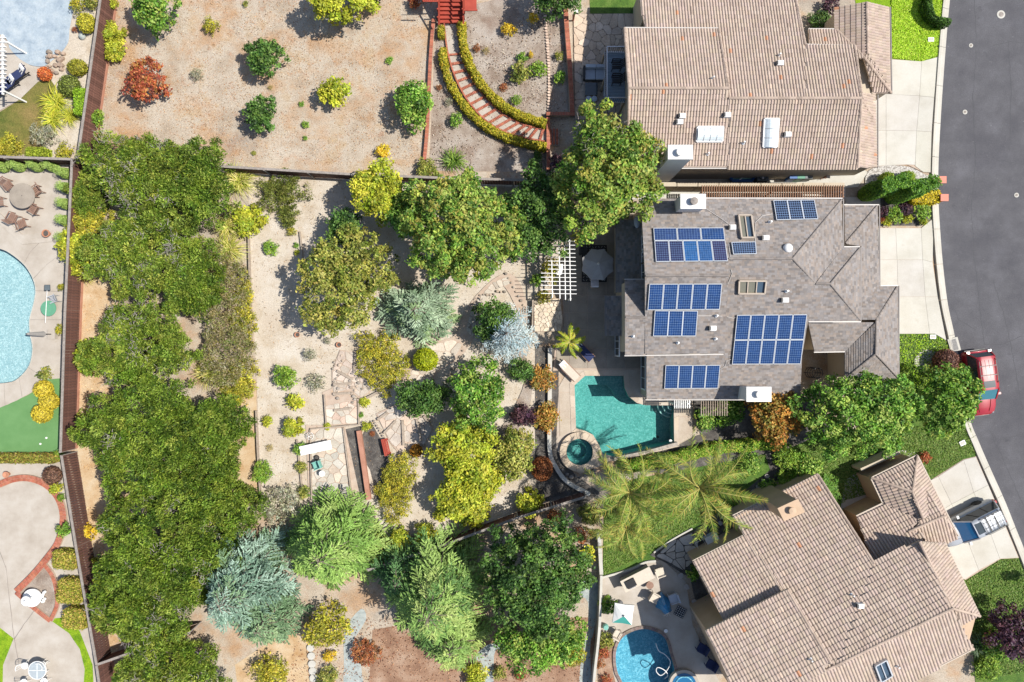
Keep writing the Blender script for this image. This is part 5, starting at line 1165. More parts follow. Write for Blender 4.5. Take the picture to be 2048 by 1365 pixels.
def cedar(px, py, rpx, h, pal, label, name='cedar_tree', nb=70, dens=1.0, width=.085, ln=.24, rpy=None, droop=.16, zb=.4, zc=.45, upper=.95, group=None, tight=1.0):
    """tiers of boughs; every bough carries side twigs, every twig short tufts of needles"""
    SEED[0] += 1; rng = np.random.default_rng(SEED[0]); zm = h*zc; c = W(px, py, zm); c.z = 0; Rm = M(rpx, zm); Ry = M(rpy or rpx, zm)/Rm
    t_ = thing(name, label, 'tree', c, group=group); Ps, Ts, Ns, Ls, cs = [], [], [], [], []
    mb = MB(); mb.tube([(0,0,-.05),(0,0,h*.5),(0,0,h*.97)], [.2,.13,.03], 8)
    base = np.array([LC(p) for p in pal])
    for b in range(nb):
        f = (b+rng.random())/nb; z = zb+(h-zb)*f**1.1; a = b*2.39996+rng.normal()*.2; L = Rm*((1-f)**.7*upper+.1)*rng.uniform(.75,1.15); ca, sa = math.cos(a), math.sin(a)
        tone = base[rng.integers(len(base))]*rng.uniform(.85,1.12); bend = rng.normal()*.12
        mb.tube([(0,0,z),(ca*L*.5,sa*L*.5*Ry,z+L*.03),(ca*L*.95,sa*L*.95*Ry,z-L*droop)], [.045,.028,.008], 4, cap=False)
        m = max(3, int(L/.2*dens)); t = (np.arange(m)+rng.random(m)*.6)/m*.9+.1
        for tj in t:
            env = (1-tj)**.65*min(1, tj*3.2)
            for side in (-1, 1):
                sl = (.5*L*env*tight+.14)*rng.uniform(.75,1.2); ang = side*(.95-.35*tj)+rng.normal()*.12; k = max(2, int(sl/.085)); q = (np.arange(k)+.4)/k
                x = tj*L+np.cos(ang)*sl*q; y = np.sin(ang)*sl*q+bend*L*tj*tj; zz = z+.05*L*tj-L*droop*tj*tj-.16*sl*q*q+rng.normal(size=k)*.025
                X = ca*x-sa*y; Y = (sa*x+ca*y)*Ry
                for r_i in range(k):
                    Ps.append((X[r_i], Y[r_i], max(.05, zz[r_i]))); aa = a+ang+rng.normal()*.45
                    Ts.append((math.cos(aa), math.sin(aa), rng.uniform(-.15,.35))); Ns.append((rng.normal()*.4, rng.normal()*.4, 1)); Ls.append(ln*rng.uniform(.7,1.3)); cs.append(tone*rng.uniform(.75,1.22))
    P, T, N = np.array(Ps), unit(np.array(Ts)), unit(np.array(Ns)); me = leaf_mesh('crown', P, N, np.array(Ls), ln/width, np.array(cs), T, rng); me.materials.append(MAT['needle'])
    obj_of('crown', me, t_); mb.build('trunk', MAT['bark'], t_)
    return t_
def frond_mesh(seed, L, pal, nl=70, wl=.03, ll=.66, rise=.75, fall=1.45):
    rng = np.random.default_rng(seed); mb = MB(); pts = [(L*t, 0, rise*math.sin(t*math.pi*.62)*L*.5-fall*t**2.4*L*.45) for t in [k/10 for k in range(11)]]
    cs = [tuple(LC(p)) for p in pal]; mb.tube(pts, [.035*(1-k/11)+.006 for k in range(11)], 5, col=tuple(LC('#b0a860')))
    for k in range(nl):
        t = .1+.9*k/nl; x = t*10; i = min(int(x), 9); f = x-i; p = np.array(pts[i])*(1-f)+np.array(pts[i+1])*f
        l = ll*(math.sin(math.pi*(t*.86+.1))**.6)*rng.uniform(.8,1.15); c = tuple(v*rng.uniform(.8,1.2) for v in cs[rng.integers(len(cs))])
        for s in (-1,1):
            dx, dy = .55+rng.normal()*.16, s*(.62+rng.normal()*.14); dz = -.55+rng.normal()*.3
            m = p+np.array([dx*.5,dy*.55,dz*.25])*l; e = p+np.array([dx,dy,dz])*l; w = wl/2
            mb.add([tuple(p+np.array([w,0,0])), tuple(p-np.array([w,0,0])), tuple(m-np.array([w*1.2,0,0])), tuple(m+np.array([w*1.2,0,0]))], [(0,1,2,3)], c); mb.add([tuple(m+np.array([w*1.2,0,0])), tuple(m-np.array([w*1.2,0,0])), tuple(e)], [(0,1,2)], c)
    o = mb.build('frond', MAT['leaf']); me = o.data; bpy.data.objects.remove(o); return me
def palm(px, py, h, L, nf, pal, label, seed=1, zc=None, trunk=.16, name='palm_tree', dirs=None, ll=.62, tilt=1.0):
    c = W(px, py, h); c.z = 0; t = thing(name, label, 'palm tree', c); rng = np.random.default_rng(seed); fm = [frond_mesh(seed*7+k, L, pal, ll=ll) for k in range(3)]
    mb = MB()
    for k in range(12): mb.tube([(0,0,h*k/12-.02),(0,0,h*(k+1)/12)], [trunk*(1.12-.03*k), trunk*(1.0-.03*k)], 10)
    mb.build('trunk', MAT['bark'], t)
    for k in range(nf):
        f = obj_of('frond', fm[k % 3], t); a = (dirs[k] if dirs else k*2.39996+rng.normal()*.15); lift = rng.uniform(-.45,.6)*tilt if not dirs else rng.uniform(-.1,.35)
        f.location = (0,0,h-.05+k*.01); f.rotation_euler = (rng.normal()*.4, -lift, a); f.scale = (rng.uniform(.85,1.08),)*3
    return t
# ---------------------------------------------------------------- planting
# big trees
tree(1213,352,104,118,9.0,2.6,'laurel','big domed green tree between the two upper houses', lobe_scale=.95, twigs=10, trunk=.2)
tree(1072,430,62,95,5.6,1.2,'dark','dark leafy tree in the shade left of the big domed tree', lobe_scale=.9, trunk=.15)
tree(922,462,107,116,7.2,1.8,'laurel','wide round green tree in the middle of the upper garden', lobe_scale=.85, trunk=.2)
tree(757,385,57,55,4.6,.9,'lime','yellow green tree touching the top fence', trunk=.12)
tree(808,425,42,52,4.2,.8,'green','green tree between the lime tree and the wide round tree', trunk=.12)
tree(690,560,92,100,4.6,.8,'olive','airy olive green tree right of the bare path', lobe_scale=.85, dens=.85, twigs=6, trunk=.13)
tree(690,460,36,38,3.2,.5,'dark','small dark tree above the airy olive tree', trunk=.1)
tree(958,788,56,70,4.4,.7,'green','green tree with reddish tips left of the teal pool', lobe_scale=.8, trunk=.13)
tree(930,900,68,62,3.4,.5,'lime','broad bright lime tree below the reddish green tree', trunk=.12)
tree(925,985,58,56,3.2,.4,'lime','lower lime tree joined to the broad lime tree', trunk=.1)
tree(982,962,28,26,2.0,.3,'lime','small rounded lime bush tree at the right of the lime group', trunk=.07)
tree(1030,905,38,56,2.6,.3,'olive','olive green shrubby tree beside the dark gravel bed', trunk=.09)
tree(985,640,40,42,3.0,.4,'dark','dark green tree behind the silver blue spruce', trunk=.1)
tree(850,795,62,34,2.6,.4,'dark','low shaded tree between the topiary ball and the curved steps', trunk=.09)
tree(1545,828,57,55,4.2,.9,'orange','orange autumn tree beside the lower chimney', trunk=.12)
tree(1708,828,112,90,6.2,1.4,'green','large spreading green tree in front of the garage', lobe_scale=.9, trunk=.2)
tree(1888,800,62,68,4.6,.7,'green','round green tree beside the red car', lobe_scale=.7, trunk=.13)
tree(1075,1150,108,108,6.8,1.2,'dark','large dark broadleaf tree at the bottom centre', lobe_scale=.9, dens=1.25, trunk=.2)
tree(1085,1282,90,55,4.2,.8,'green','lower dark tree at the bottom edge below the large dark tree', trunk=.14)
tree(312,18,48,42,3.6,.5,'green','dark green bushy tree at the top near the fence corner', lobe_scale=.8, trunk=.12)
tree(680,8,68,42,4.0,.7,'lime','yellow green tree cut by the top frame edge', trunk=.13)
tree(826,208,40,42,2.8,.5,'green','green tree overhanging the straight brick kerb', trunk=.09)
tree(530,116,40,37,2.4,.3,'dark','larger round dark green tree in the dry yard', lobe_scale=.7, trunk=.09)
tree(521,228,33,35,2.1,.3,'dark','smaller round dark green tree in the dry yard', lobe_scale=.7, trunk=.08)
tree(295,163,40,42,2.6,.4,'red','rusty red maple in the dry yard', dens=.8, trunk=.07)
tree(665,186,28,28,1.9,.3,'lime','small yellow green tree in the dry yard', trunk=.06)
tree(1120,-10,48,45,4.5,.8,'dark','dark tree cut by the top frame edge above the terrace', trunk=.12)
tree(2020,1262,48,50,3.2,.5,'purple','dark purple leaved tree in the lower right corner', trunk=.1)
tree(745,-45,60,40,4.5,.8,'dark','dark tree just above the top frame edge', trunk=.12)
# the evergreen mass along the long fence
JG = 'evergreens along the long fence'
tree(300,352,122,82,3.6,.3,'juniper','upper spreading evergreen of the fence row, next to the top fence', name='juniper_tree', group=JG, twigs=34, lobe_scale=.9)
tree(408,372,58,85,3.8,.3,'pine','darker evergreen right of the upper spreading one', name='juniper_tree', group=JG, lobe_scale=.9)
tree(292,505,112,98,3.4,.3,'juniper','second spreading evergreen of the fence row with bare grey twigs', name='juniper_tree', group=JG, twigs=24, lobe_scale=.9)
tree(395,560,60,75,3.0,.3,'pine','evergreen bordering the pampas grass on its left', name='juniper_tree', group=JG, lobe_scale=.9)
tree(280,690,105,80,3.2,.3,'juniper','third spreading evergreen of the fence row, left of the brush', name='juniper_tree', group=JG, twigs=20, lobe_scale=.9)
tree(325,880,158,122,4.6,.4,'pine','broad evergreen in the middle of the left side', name='juniper_tree', group=JG, twigs=5, lobe_scale=1.1, trunk=.2)
tree(440,870,65,80,4.0,.4,'pine','evergreen edge tree beside the bare orange soil', name='juniper_tree', group=JG, lobe_scale=1.0)
tree(330,1115,145,140,4.8,.4,'pine','largest evergreen of the fence row, low on the left', name='juniper_tree', group=JG, twigs=22, lobe_scale=1.1, trunk=.2)
tree(285,1225,90,70,3.6,.3,'juniper','evergreen at the lower fence corner', name='juniper_tree', group=JG, twigs=8)
tree(450,1005,75,60,3.4,.3,'pine','evergreen above the silver cedar', name='juniper_tree', group=JG)
tree(345,1335,112,62,2.8,.2,'juniper','evergreen below the cross fence at the bottom edge', name='juniper_tree', group=JG, twigs=9)
for a in ((180,392,42,46,1.9,'juniper','yellow green juniper overhanging the long fence, highest one'),(185,445,46,30,1.6,'yolive','golden juniper just below the highest fence juniper'),(158,502,35,50,1.8,'lime','lime juniper leaning over the fence boards'),(172,712,22,32,1.3,'lime','small lime juniper against the fence by the pool umbrella')):
    shrub(a[0],a[1],a[2],a[4],a[5],a[6],ry=a[3],unique=True,name='juniper_shrub')
shrub(445,560,55,1.4,'brush','upper patch of grey brown brush left of the retaining board',ry=62,unique=True,name='brush_shrub'); shrub(455,690,58,1.7,'brush','middle patch of purple grey brush',ry=85,unique=True,name='brush_shrub'); shrub(480,765,38,1.1,'yolive','lower olive brush beside the retaining board',ry=45,unique=True,name='brush_shrub')
shrub(487,620,26,.9,'yolive','narrow olive brush strip against the retaining board',ry=70,unique=True,name='brush_shrub')
shrub(562,388,50,.9,'darkjun','sprawling dark juniper below the top fence',ry=42,unique=True,name='juniper_shrub',rough=.5); shrub(578,432,22,.7,'darkjun','small dark juniper tail under the sprawling one',ry=24,unique=True,name='juniper_shrub')
shrub(500,440,33,1.4,'lime','round yellow green shrub beside the pampas grass'); shrub(562,1010,42,1.2,'grey','grey dead looking shrub above the green cedar')
PAM = ['#c8c060','#b0b450','#d8cc84','#94a040']
for a in ((478,362,36,'pampas grass clump under the top fence'),(455,455,30,'pampas grass clump left of the round yellow shrub'),(458,500,36,'pampas grass clump right of the bare twigs'),(405,600,34,'pampas grass clump in the middle of the evergreens'),(420,745,34,'pampas grass clump under the grey brush'),(175,545,24,'pampas grass clump beside the fence boards')):
    grass(a[0],a[1],a[2],1.1,PAM,a[3],n=230,width=.055,name='pampas_grass')
# conifers
cedar(835,622,88,3.6,['#8fa386','#a2b496','#788f70','#849c6c'],'silvery green cedar in the middle of the garden',nb=62,rpy=74)
cedar(1014,668,66,4.4,['#b4c4c8','#a0b4bc','#c4d0d0','#8ea4aa'],'silver blue spruce left of the stone platform',name='blue_spruce_tree',nb=72,droop=.1,ln=.2,width=.055,tight=.75)
cedar(480,1175,108,6.4,['#839c88','#97b09e','#6e8a76','#7a9670'],'large silver blue cedar at the lower left',nb=100,rpy=125)
cedar(535,1240,70,4.2,['#7f9a72','#92a87a','#6a8762'],'lower silver green cedar beside the large blue one',nb=57)
cedar(665,1092,112,6.6,['#8fae58','#a2ba66','#7a9c4a','#6a8c40'],'large fresh green cedar above the yellow bush',nb=100,rpy=105)
cedar(868,1195,122,7.2,['#7c9c50','#93ae5e','#5f8244','#a2b468'],'large feathery cedar at the bottom centre',nb=105,rpy=135)
cedar(800,1150,70,4.2,['#4c7040','#5f8450','#3e6034'],'dark cedar shaded behind the feathery one',nb=52)
cedar(905,1285,75,3.6,['#93ae5e','#a8ba68','#7c9c50'],'low light green cedar boughs above the gravel path',nb=52)
# palms
PP = ['#7f963c','#98a448','#687f38','#aca650']; DG = R(1)
palm(1258,985,6.0,3.1,24,PP,'palm tree nearer the spa',3); palm(1398,975,7.0,3.7,26,PP,'taller palm tree right of the spa palm',5)
palm(1252,1052,4.2,2.7,18,['#94a048','#a6a650','#74883c'],'shorter palm over the back lawn',8)
palm(1140,684,1.9,1.25,10,['#c8b83c','#a4b034','#8cac34'],'small palm beside the patio umbrella deck',11,trunk=.09,ll=.3,name='small_palm')
grass(908,320,27,.9,['#6f8a34','#86a040','#54702a'],'spiky dark sago plant beside the brick kerb',n=110,width=.09,name='sago_plant',cat='plant'); grass(1958,1290,30,1.0,['#4c6444','#5c7450','#3c5238'],'spiky dark plant near the purple tree',n=110,width=.09,name='sago_plant',cat='plant')
# shrubs of the dry yard and terrace
for a in ((228,68,22,1.2,'lime','lobed yellow green shrub right of the long fence, upper half'),(231,100,23,1.1,'lime','lobed yellow green shrub just below its twin at the fence'),(193,236,19,1.0,'fresh','fresh green shrub leaning on the fence boards'),(226,10,11,.8,'lime','small lime shrub at the top of the long fence'),
 (394,150,13,.7,'grey','silvery green shrub right of the red maple'),(424,52,17,.8,'yolive','yellow olive shrub near the top of the dry yard'),(766,303,15,.7,'yellow','golden yellow shrub above the top fence'),(611,250,8,.35,'fresh','small green weed in the middle of the dry yard'),(610,277,5,.25,'green','tiny green weed below the small green one'),
 (541,176,6,.25,'straw','tiny pale weed between the two dark trees'),(603,208,6,.25,'green','tiny green weed left of the small yellow tree'),(779,121,8,.3,'green','tiny dark green weed near the golden grass patch'),(508,307,5,.2,'olive','tiny weed close to the top fence'),(491,9,6,.3,'olive','tiny weed at the top of the dry yard'),(830,6,13,.8,'red','red flowering shrub beside the wooden stairs'),
 (1017,60,14,.8,'yellow','larger yellow shrub on the terrace'),(1066,37,11,.7,'yellow','smaller yellow shrub on the terrace'),(1040,145,20,1.0,'olive','olive round shrub on the terrace'),(1076,140,18,.9,'fresh','fresh green round shrub on the terrace'),(1120,155,13,.7,'green','round green shrub against the brick wall'),(1046,115,11,.6,'green','small green shrub above the olive round one'),(1062,110,6,.4,'yellow','tiny yellow shrub above the fresh green one'),
 (1033,201,11,.6,'fresh','small green shrub inside the curve of the steps'),(912,241,14,.8,'green','small green shrub left of the curved steps'),(897,204,9,.5,'grey','thin grey shrub between the brick kerb and the steps'),(855,343,23,1.0,'olive','olive shrub at the end of the straight brick kerb'),(1118,112,9,.5,'olive','small leafy shrub by the stone edging'),(1007,175,9,.4,'rust','brown dead shrub on the terrace'),(878,176,6,.3,'rust','tiny reddish shrub beside the brick kerb'),(972,102,8,.4,'straw','dry straw shrub beside the right hand hedge'),(953,97,8,.4,'rust','dry brown shrub beside the right hand hedge'),(1075,313,10,.6,'dark','dark shrub at the foot of the brick pier line'),(1115,325,16,.8,'purple','dark reddish shrub beside the brick pier line')): shrub(*a)
# shrubs of the main garden
for a in ((541,497,16,.6,'fresh','spiky fresh green shrub on the bare path'),(592,491,6,.3,'green','tiny green shrub right of the spiky one'),(594,506,6,.3,'lime','tiny lime shrub below the tiny green one'),(583,464,10,.5,'yolive','small yellow olive shrub above the spiky one'),(573,755,25,1.2,'fresh','round fresh green shrub on the bare path'),(632,766,20,.8,'grey','round grey shrub beside the fan steps'),(620,709,14,.8,'grey','oval grey green shrub above the round grey one'),
 (655,682,8,.5,'grey','small grey shrub near the rusty pots'),(592,803,18,.7,'lime','loose lime shrub above the yellow round one'),(587,855,21,1.1,'lime','round yellow lime shrub left of the white bench'),(536,843,12,.6,'lime','small lime shrub near the retaining board'),(525,945,22,.9,'fresh','green shrub at the lower end of the bare path'),(600,897,13,.7,'green','dark green shrub at the end of the white bench'),(603,935,12,.5,'olive','olive plant in the strip left of the flagstones'),(607,985,13,.6,'olive','olive plant at the lower end of the flagstone strip'),(540,896,8,.3,'straw','dry straw tuft on the bare path'),
 (730,804,11,.4,'lime','small lime plant below the fan hub'),(734,852,10,.4,'lime','small lime plant right of the square landing'),(655,853,8,.3,'lime','small lime plant at the corner of the square landing'),(722,830,6,.3,'green','tiny plant beside the square landing'),(745,868,6,.3,'rust','tiny rusty plant in the dark gravel'),(1042,740,26,1.3,'dark','dark shrub below the silver blue spruce'),(1047,830,24,1.3,'purple','dark purple shrub left of the orange shrubs'),
 (1085,755,26,1.0,'orange','upper orange shrub on the dark gravel bed'),(1090,835,28,1.1,'orange','lower orange shrub on the dark gravel bed'),(1060,1005,28,1.3,'lime','round lime shrub near the diagonal fence'),(880,1030,14,.7,'lime','small lime shrub below the lime trees'),(945,1022,36,1.4,'lime','wide lime shrub beside the diagonal fence'),(850,1068,22,1.3,'lime','lime shrub against the diagonal fence'),(800,1082,24,1.2,'lime','lime and green shrub at the left part of the diagonal fence'),(760,1085,18,1.0,'olive','olive shrub beside the green cedar near the fence'),
 (655,1250,46,1.8,'yolive','big round yellow olive bush below the green cedar'),(660,1312,13,.6,'yellow','small bright yellow shrub at the bottom'),(655,1355,22,.8,'olive','olive shrub below the small yellow one'),(540,1345,38,1.3,'yolive','yellow olive shrub at the bottom edge'),(730,1305,28,.9,'rust','twiggy brown shrub beside the gravel path'),(952,1350,24,1.0,'lime','lime shrub at the bottom beside the gravel path'),(1000,1345,14,.7,'olive','small olive shrub right of the gravel path'),(1040,1350,12,.6,'rust','small rusty shrub at the bottom'),
 (1150,1310,22,1.2,'yolive','olive hedge like shrub left of the long gravel path'),(1172,1110,20,.9,'lime','lime shrub above the long gravel path'),(1165,1068,18,.8,'rust','rusty flowering shrub above the lime one'),(1180,1030,22,.9,'olive','olive shrub at the lower fence end'),(1110,1035,16,.7,'rust','dry reddish shrub beside the diagonal fence end')): shrub(*a)
shrub(762,722,46,1.1,'yolive','long olive ground shrub right of the fan steps',ry=68,unique=True,rz=.45,name='ground_shrub'); shrub(795,975,40,1.1,'yolive','long olive ground shrub below the red bench',ry=66,unique=True,rz=-.15,name='ground_shrub')
ball(851,720,24.5,1.6,['#a2ae1c','#b8be2a','#8a9a18'],'smooth yellow green topiary ball on the stone path',ry=22.5); ball(832,902,12,.8,['#c88a30','#d8a040','#a87428'],'small orange clipped ball below the curved steps',ry=12)
ball(1084,938,21,1.2,['#a8643c','#b8784a','#8a5434'],'rusty brown clipped ball beside the spa',ry=24); ball(172,46,17,1.1,['#c0b83a','#d0c848','#9a9a2c'],'yellow clipped oval shrub at the upper left fence',ry=19)
ball(138,172,20,1.2,['#6f7a34','#84903f','#56642a'],'dark olive clipped ball at the left',ry=21); ball(154,135,18,1.0,['#9a9a34','#b0a83c','#7a7c2c'],'olive clipped ball beside the rock pile',ry=16); ball(89,148,13,.8,['#d07040','#e08848','#b85a34'],'orange red clipped ball beside the pool cover')
for a in ((157,12,17,1.0,'yolive','olive shrub at the upper left corner bed'),(186,8,13,.9,'olive','darker olive shrub beside the fence top'),(88,272,26,1.1,'grey','grey green shrub in the patchy lawn bed'),(20,296,26,.9,'yolive','olive hedge shrub at the left frame edge'),(130,303,19,.8,'yolive','yellow shrub in the fence corner'),(150,60,6,.4,'rust','small brown shrub behind the yellow oval')): shrub(*a)
hedge_box(70,304,40,18,.8,['#8fa030','#a4b03c','#7a8a28'],'low clipped hedge between two shrubs in the left corner'); hedge_box(158,202,23,52,1.3,['#8cb02c','#a0c038','#789c24'],'bright green clipped box hedge against the fence', rz=.03)
for a in ((112,205,36,'large yellow green fountain grass left of the box hedge'),(105,238,30,'lower yellow green fountain grass'),(140,232,22,'fountain grass touching the fence')): grass(a[0],a[1],a[2],.9,['#c4c03c','#a8b034','#d6d058','#8c9c2c'],a[3],n=190,width=.06,name='fountain_grass')
# hedges of the curved steps
HP = ['#a8a02c','#bcb034','#8c8c24','#c4aa3c','#7a8022']
hedge_path([(924,52),(927,92),(938,130),(956,163),(980,193),(1010,219),(1046,238),(1092,252)], 14, .75, HP, 'yellow green hedge on the inner side of the curved steps')
hedge_path([(885,112),(893,150),(910,188),(934,222),(965,252),(1005,275),(1050,290),(1092,298)], 13, .7, HP, 'yellow green hedge on the outer side of the curved steps')
hedge_box(882,62,12,22,.6,HP,'short hedge piece beside the wooden stairs'); hedge_box(886,102,12,14,.55,HP,'smallest hedge piece left of the curved steps')
# left yard topiary
CP_ = ['#86a04c','#9ab45a','#74904a','#aabd68']; TG = 'cone topiaries round the stone table patio'
for i, (x, y, l) in enumerate(((14,337,'cone topiary cut by the left frame edge'),(46,336,'second cone topiary from the left edge below the fence'),(82,336,'third cone topiary below the fence'),(112,336,'fourth cone topiary below the fence'),(139,350,'cone topiary in the fence corner'),(141,379,'topmost cone topiary of the fence side row'),(140,411,'second cone topiary down the fence side row'),(140,444,'third cone topiary down the fence side row'),(139,478,'lowest cone topiary, beside the terracotta pot'))):
    column(x, y, .45, 1.3, CP_, l, group=TG, bulge=.8, leaf=.06, jit=.008, dens=2.2)
shrub(122,660,11,.9,'yolive','yellow flowering shrub behind the closed umbrella'); shrub(93,747,14,.9,'olive','leafy plant at the deck edge above the turf'); shrub(124,575,8,.7,'yolive','thin yellow shrub by the pool net')
YB = ['#ccb838','#dcc84c','#b0a034']
ball(86,779,17,1.2,YB,'upper golden ball shrub on the turf'); ball(97,804,18,1.2,YB,'middle golden ball shrub on the turf'); ball(83,828,18,1.3,YB,'lower golden ball shrub on the turf')
hedge_box(40,918,150,18,.7,['#8c8c34','#6f7a2c','#a49a44','#8a6a3c'],'low mixed hedge below the turf'); ball(104,952,18,.9,['#7a5a4a','#8a6a54','#5c443a'],'brown clipped ball above the brick ring'); shrub(113,975,13,.7,'lime','lime shrub between the brick ring and the fence'); shrub(123,995,8,.6,'fresh','small green shrub at the brick ring'); shrub(128,1058,15,.9,'green','leafy shrub overhanging the brick ring'); shrub(120,910,12,.7,'fresh','small green shrub at the end of the mixed hedge')
for a in ((127,1122,46,36,'upper box hedge beside the white fountain'),(137,1185,48,48,'middle box hedge beside the white fountain'),(147,1240,46,40,'lower box hedge beside the fence')): hedge_box(a[0],a[1],a[2],a[3],.95,['#9a9c38','#b0a844','#7c8630','#c0a45c'],a[4],rz=-.08,round_=.2)
shrub(176,1063,18,.8,'yellow','golden shrub on the soil side of the long fence'); shrub(187,1122,10,.5,'lime','small lime shrub below the golden one'); shrub(168,838,18,.5,'olive','green branch reaching across the fence')
# front gardens
for i, (x, y, l) in enumerate(((1726,391,'first tall dark green column shrub from the house'),(1752,384,'second tall dark green column shrub from the house'),(1780,396,'third tall dark green column shrub from the house'),(1806,388,'fourth tall dark green column shrub, nearest the street'))):
    column(x, y, .62, 3.7, ['#4f7a24','#5f8c2c','#3c6420','#74982f'], l, group='column shrubs between the upper driveways', bulge=.25, leaf=.13)
ball(1773,358,13,1.3,['#8aa034','#9cb03e','#74902a'],'left clipped ball beside the white gravel'); ball(1814,357,14,1.3,['#8aa034','#9cb03e','#74902a'],'right clipped ball beside the white gravel')
hedge_box(1854,393,58,27,.9,['#e0c820','#d0b818','#f0dc40','#b4a41c'],'bright yellow clipped hedge between the brick pillars',leaf=.1)
for a in ((1788,430,18,.7,'fresh','leafy green plant in the dark front bed'),(1775,444,10,.5,'lime','small lime plant in the dark front bed, left'),(1815,439,10,.5,'lime','small lime plant in the dark front bed, middle'),(1843,425,19,.7,'fresh','larger green plant in the dark front bed near the street'),(1845,443,9,.5,'lime','small lime plant in the dark front bed, right'),(1766,423,11,.6,'purple','dark purple plant in the front bed beside the gutter'),(1811,419,14,.6,'purple','dark purple plant in the middle of the front bed'),(1764,441,6,.4,'red','small red plant in the dark front bed'),(1828,412,8,.4,'grey','small grey plant under the yellow hedge'),
 (1868,740,16,.8,'olive','pale shrub under the round green tree'),(1815,735,10,.5,'fresh','small green plant in the little lawn'),(1645,352,8,.5,'rust','small brown plant beside the bins'),(1850,915,12,.6,'red','pink flowering shrub at the garage corner')): shrub(*a)
ball(1893,722,23,1.5,['#7a5448','#8c6454','#64443c'],'brown purple clipped ball behind the red car'); ball(1912,733,13,.9,['#a07444','#8c6444','#b4884c'],'small tan clipped ball beside the brown one')
hedge_path([(1893,-10),(1862,-8),(1845,8),(1846,34),(1862,52),(1886,54)], 11, 1.0, ['#3c5c1c','#4c7024','#2f4a18'], 'dark green C shaped hedge in the bright lawn')
hedge_path([(1250,932),(1310,920),(1380,905),(1430,894),(1490,888),(1560,884)], 20, 1.1, ['#7aa030','#92b03c','#64902a','#b0b04c'], 'long green hedge between the palms and the orange tree',name='long_hedge')
for a in ((1575,915,26,1.2,'fresh','light green shrub below the orange tree'),(1610,935,30,1.3,'green','green shrub left of the lower lawn'),(1575,965,26,1.1,'fresh','bright shrub beside the lower chimney'),(1540,980,22,.8,'green','green shrub at the corner of the tan chimney wall'),(1650,975,28,.6,'groundc','low ground cover beside the tile roof edge'),(1665,1010,22,.5,'groundc','low ground cover strip along the tile roof edge'),(1500,925,24,.9,'green','green shrub at the bend of the stepping stones'),(1455,995,22,.8,'green','green shrub beside the taller palm'),
 (1420,835,28,1.0,'green','leafy vine on the small poolside trellis'),(1455,820,32,1.6,'green','green climbing shrub beside the lower chimney'),(1385,1145,15,1.1,'green','round green shrub at the corner of the lower house'),(1417,1213,15,1.1,'green','round green shrub below the corner one'),(1430,1120,12,.6,'grey','grey plant in the dark bed under the lower eave'),(1216,1210,19,1.0,'green','green shrub left of the white patio umbrella'),(1212,1282,16,.8,'olive','olive shrub beside the blue pool'),(1206,1305,13,.7,'red','pink flowering shrub beside the blue pool'),(1198,1325,12,.6,'rust','reddish dry shrub beside the blue pool'),(1213,1360,12,.5,'red','pink flowers at the bottom frame edge'),
 (1990,1290,30,1.3,'green','green shrub left of the purple tree'),(1975,1335,26,1.1,'fresh','light green shrub below the green one in the corner'),(1760,1000,16,.7,'groundc','white flowering ground cover in the entry courtyard'),(1735,1080,14,.7,'olive','olive plant in the entry courtyard'),(1305,375,14,.6,'fresh','fan leaved plant beside the upper chimney'),(1330,378,13,.6,'fresh','second fan leaved plant beside the upper chimney')): shrub(*a)
shrub(1700,45,20,1.0,'yolive','yellow green shrub at the corner of the front wing',); shrub(1640,42,22,1.0,'dark','dark shrub in the front courtyard of the upper house'); shrub(1660,12,18,.9,'purple','purple shrub in the front courtyard of the upper house')
shrub(1100,540,20,1.8,'yolive','yellow olive vine climbing the white pergola',ry=30); shrub(1088,595,16,1.0,'yolive','yellow olive shrub at the pergola foot'); shrub(1075,560,14,1.0,'green','green shrub left of the pergola')
# ---------------------------------------------------------------- fences and walls
BOARD = {}
def fence(path, h, label, bw=.17, gap=.012, tone=1.0, z0=.12, kick=True, name='board_fence', rail_m='fence_grey', post=True, cap=True):
    P = [W(x, y, h) for x, y in path]; c = (P[0]+P[-1])/2; c.z = 0
    t = thing(name, label, 'fence', c); key = (round(bw,3), round(h,2), tone)
    if key not in BOARD:
        o = []
        for k in range(4):
            q = tone*rnd.uniform(.8,1.25); b = MB().box((0,0,(h-.05+z0)/2), (bw, .028, h-.05-z0), col=(q, q*.97, q*.95)).build('board', MAT['fence']); o.append(b.data); bpy.data.objects.remove(b)
        BOARD[key] = o
    for i in range(len(P)-1):
        a, b = P[i].copy(), P[i+1].copy(); a.z = b.z = 0; d = b-a; L = d.length; n = int(L/(bw+gap)); rz = math.atan2(d.y, d.x); nn = Vector((-d.y, d.x, 0)).normalized()
        for k in range(n):
            p = a+d*((k+.5)/n)-c+nn*rnd.uniform(-.006,.006)
            o = obj_of('board', BOARD[key][rnd.randrange(4)], t, p); o.rotation_euler = (rnd.uniform(-.008,.008), 0, rz)
        if cap: MB().bar(a-c+Vector((0,0,h)), b-c+Vector((0,0,h)), .17, .05).build('top_rail', MAT[rail_m], t)
        if kick: MB().bar(a-c+Vector((0,0,.1))+nn*.03, b-c+Vector((0,0,.1))+nn*.03, .05, .24).build('kickboard', MAT['kickboard'], t)
        if post:
            m = max(1, int(L/2.4))
            for k in range(m+1):
                p = a+d*(k/m)-c-nn*.07*(1 if nn.x > 0 else -1); MB().box((p.x, p.y, h/2), (.1,.1,h)).build('post', MAT['fence_grey'], t)
    return t
fence([(209,-60),(155,319)], 1.85, 'dark red board fence along the dry yard at the upper left', bw=.16)
fence([(144,319),(137,470),(130,620),(121,905)], 1.85, 'long dark red board fence beside the pale blue pool', bw=.19)
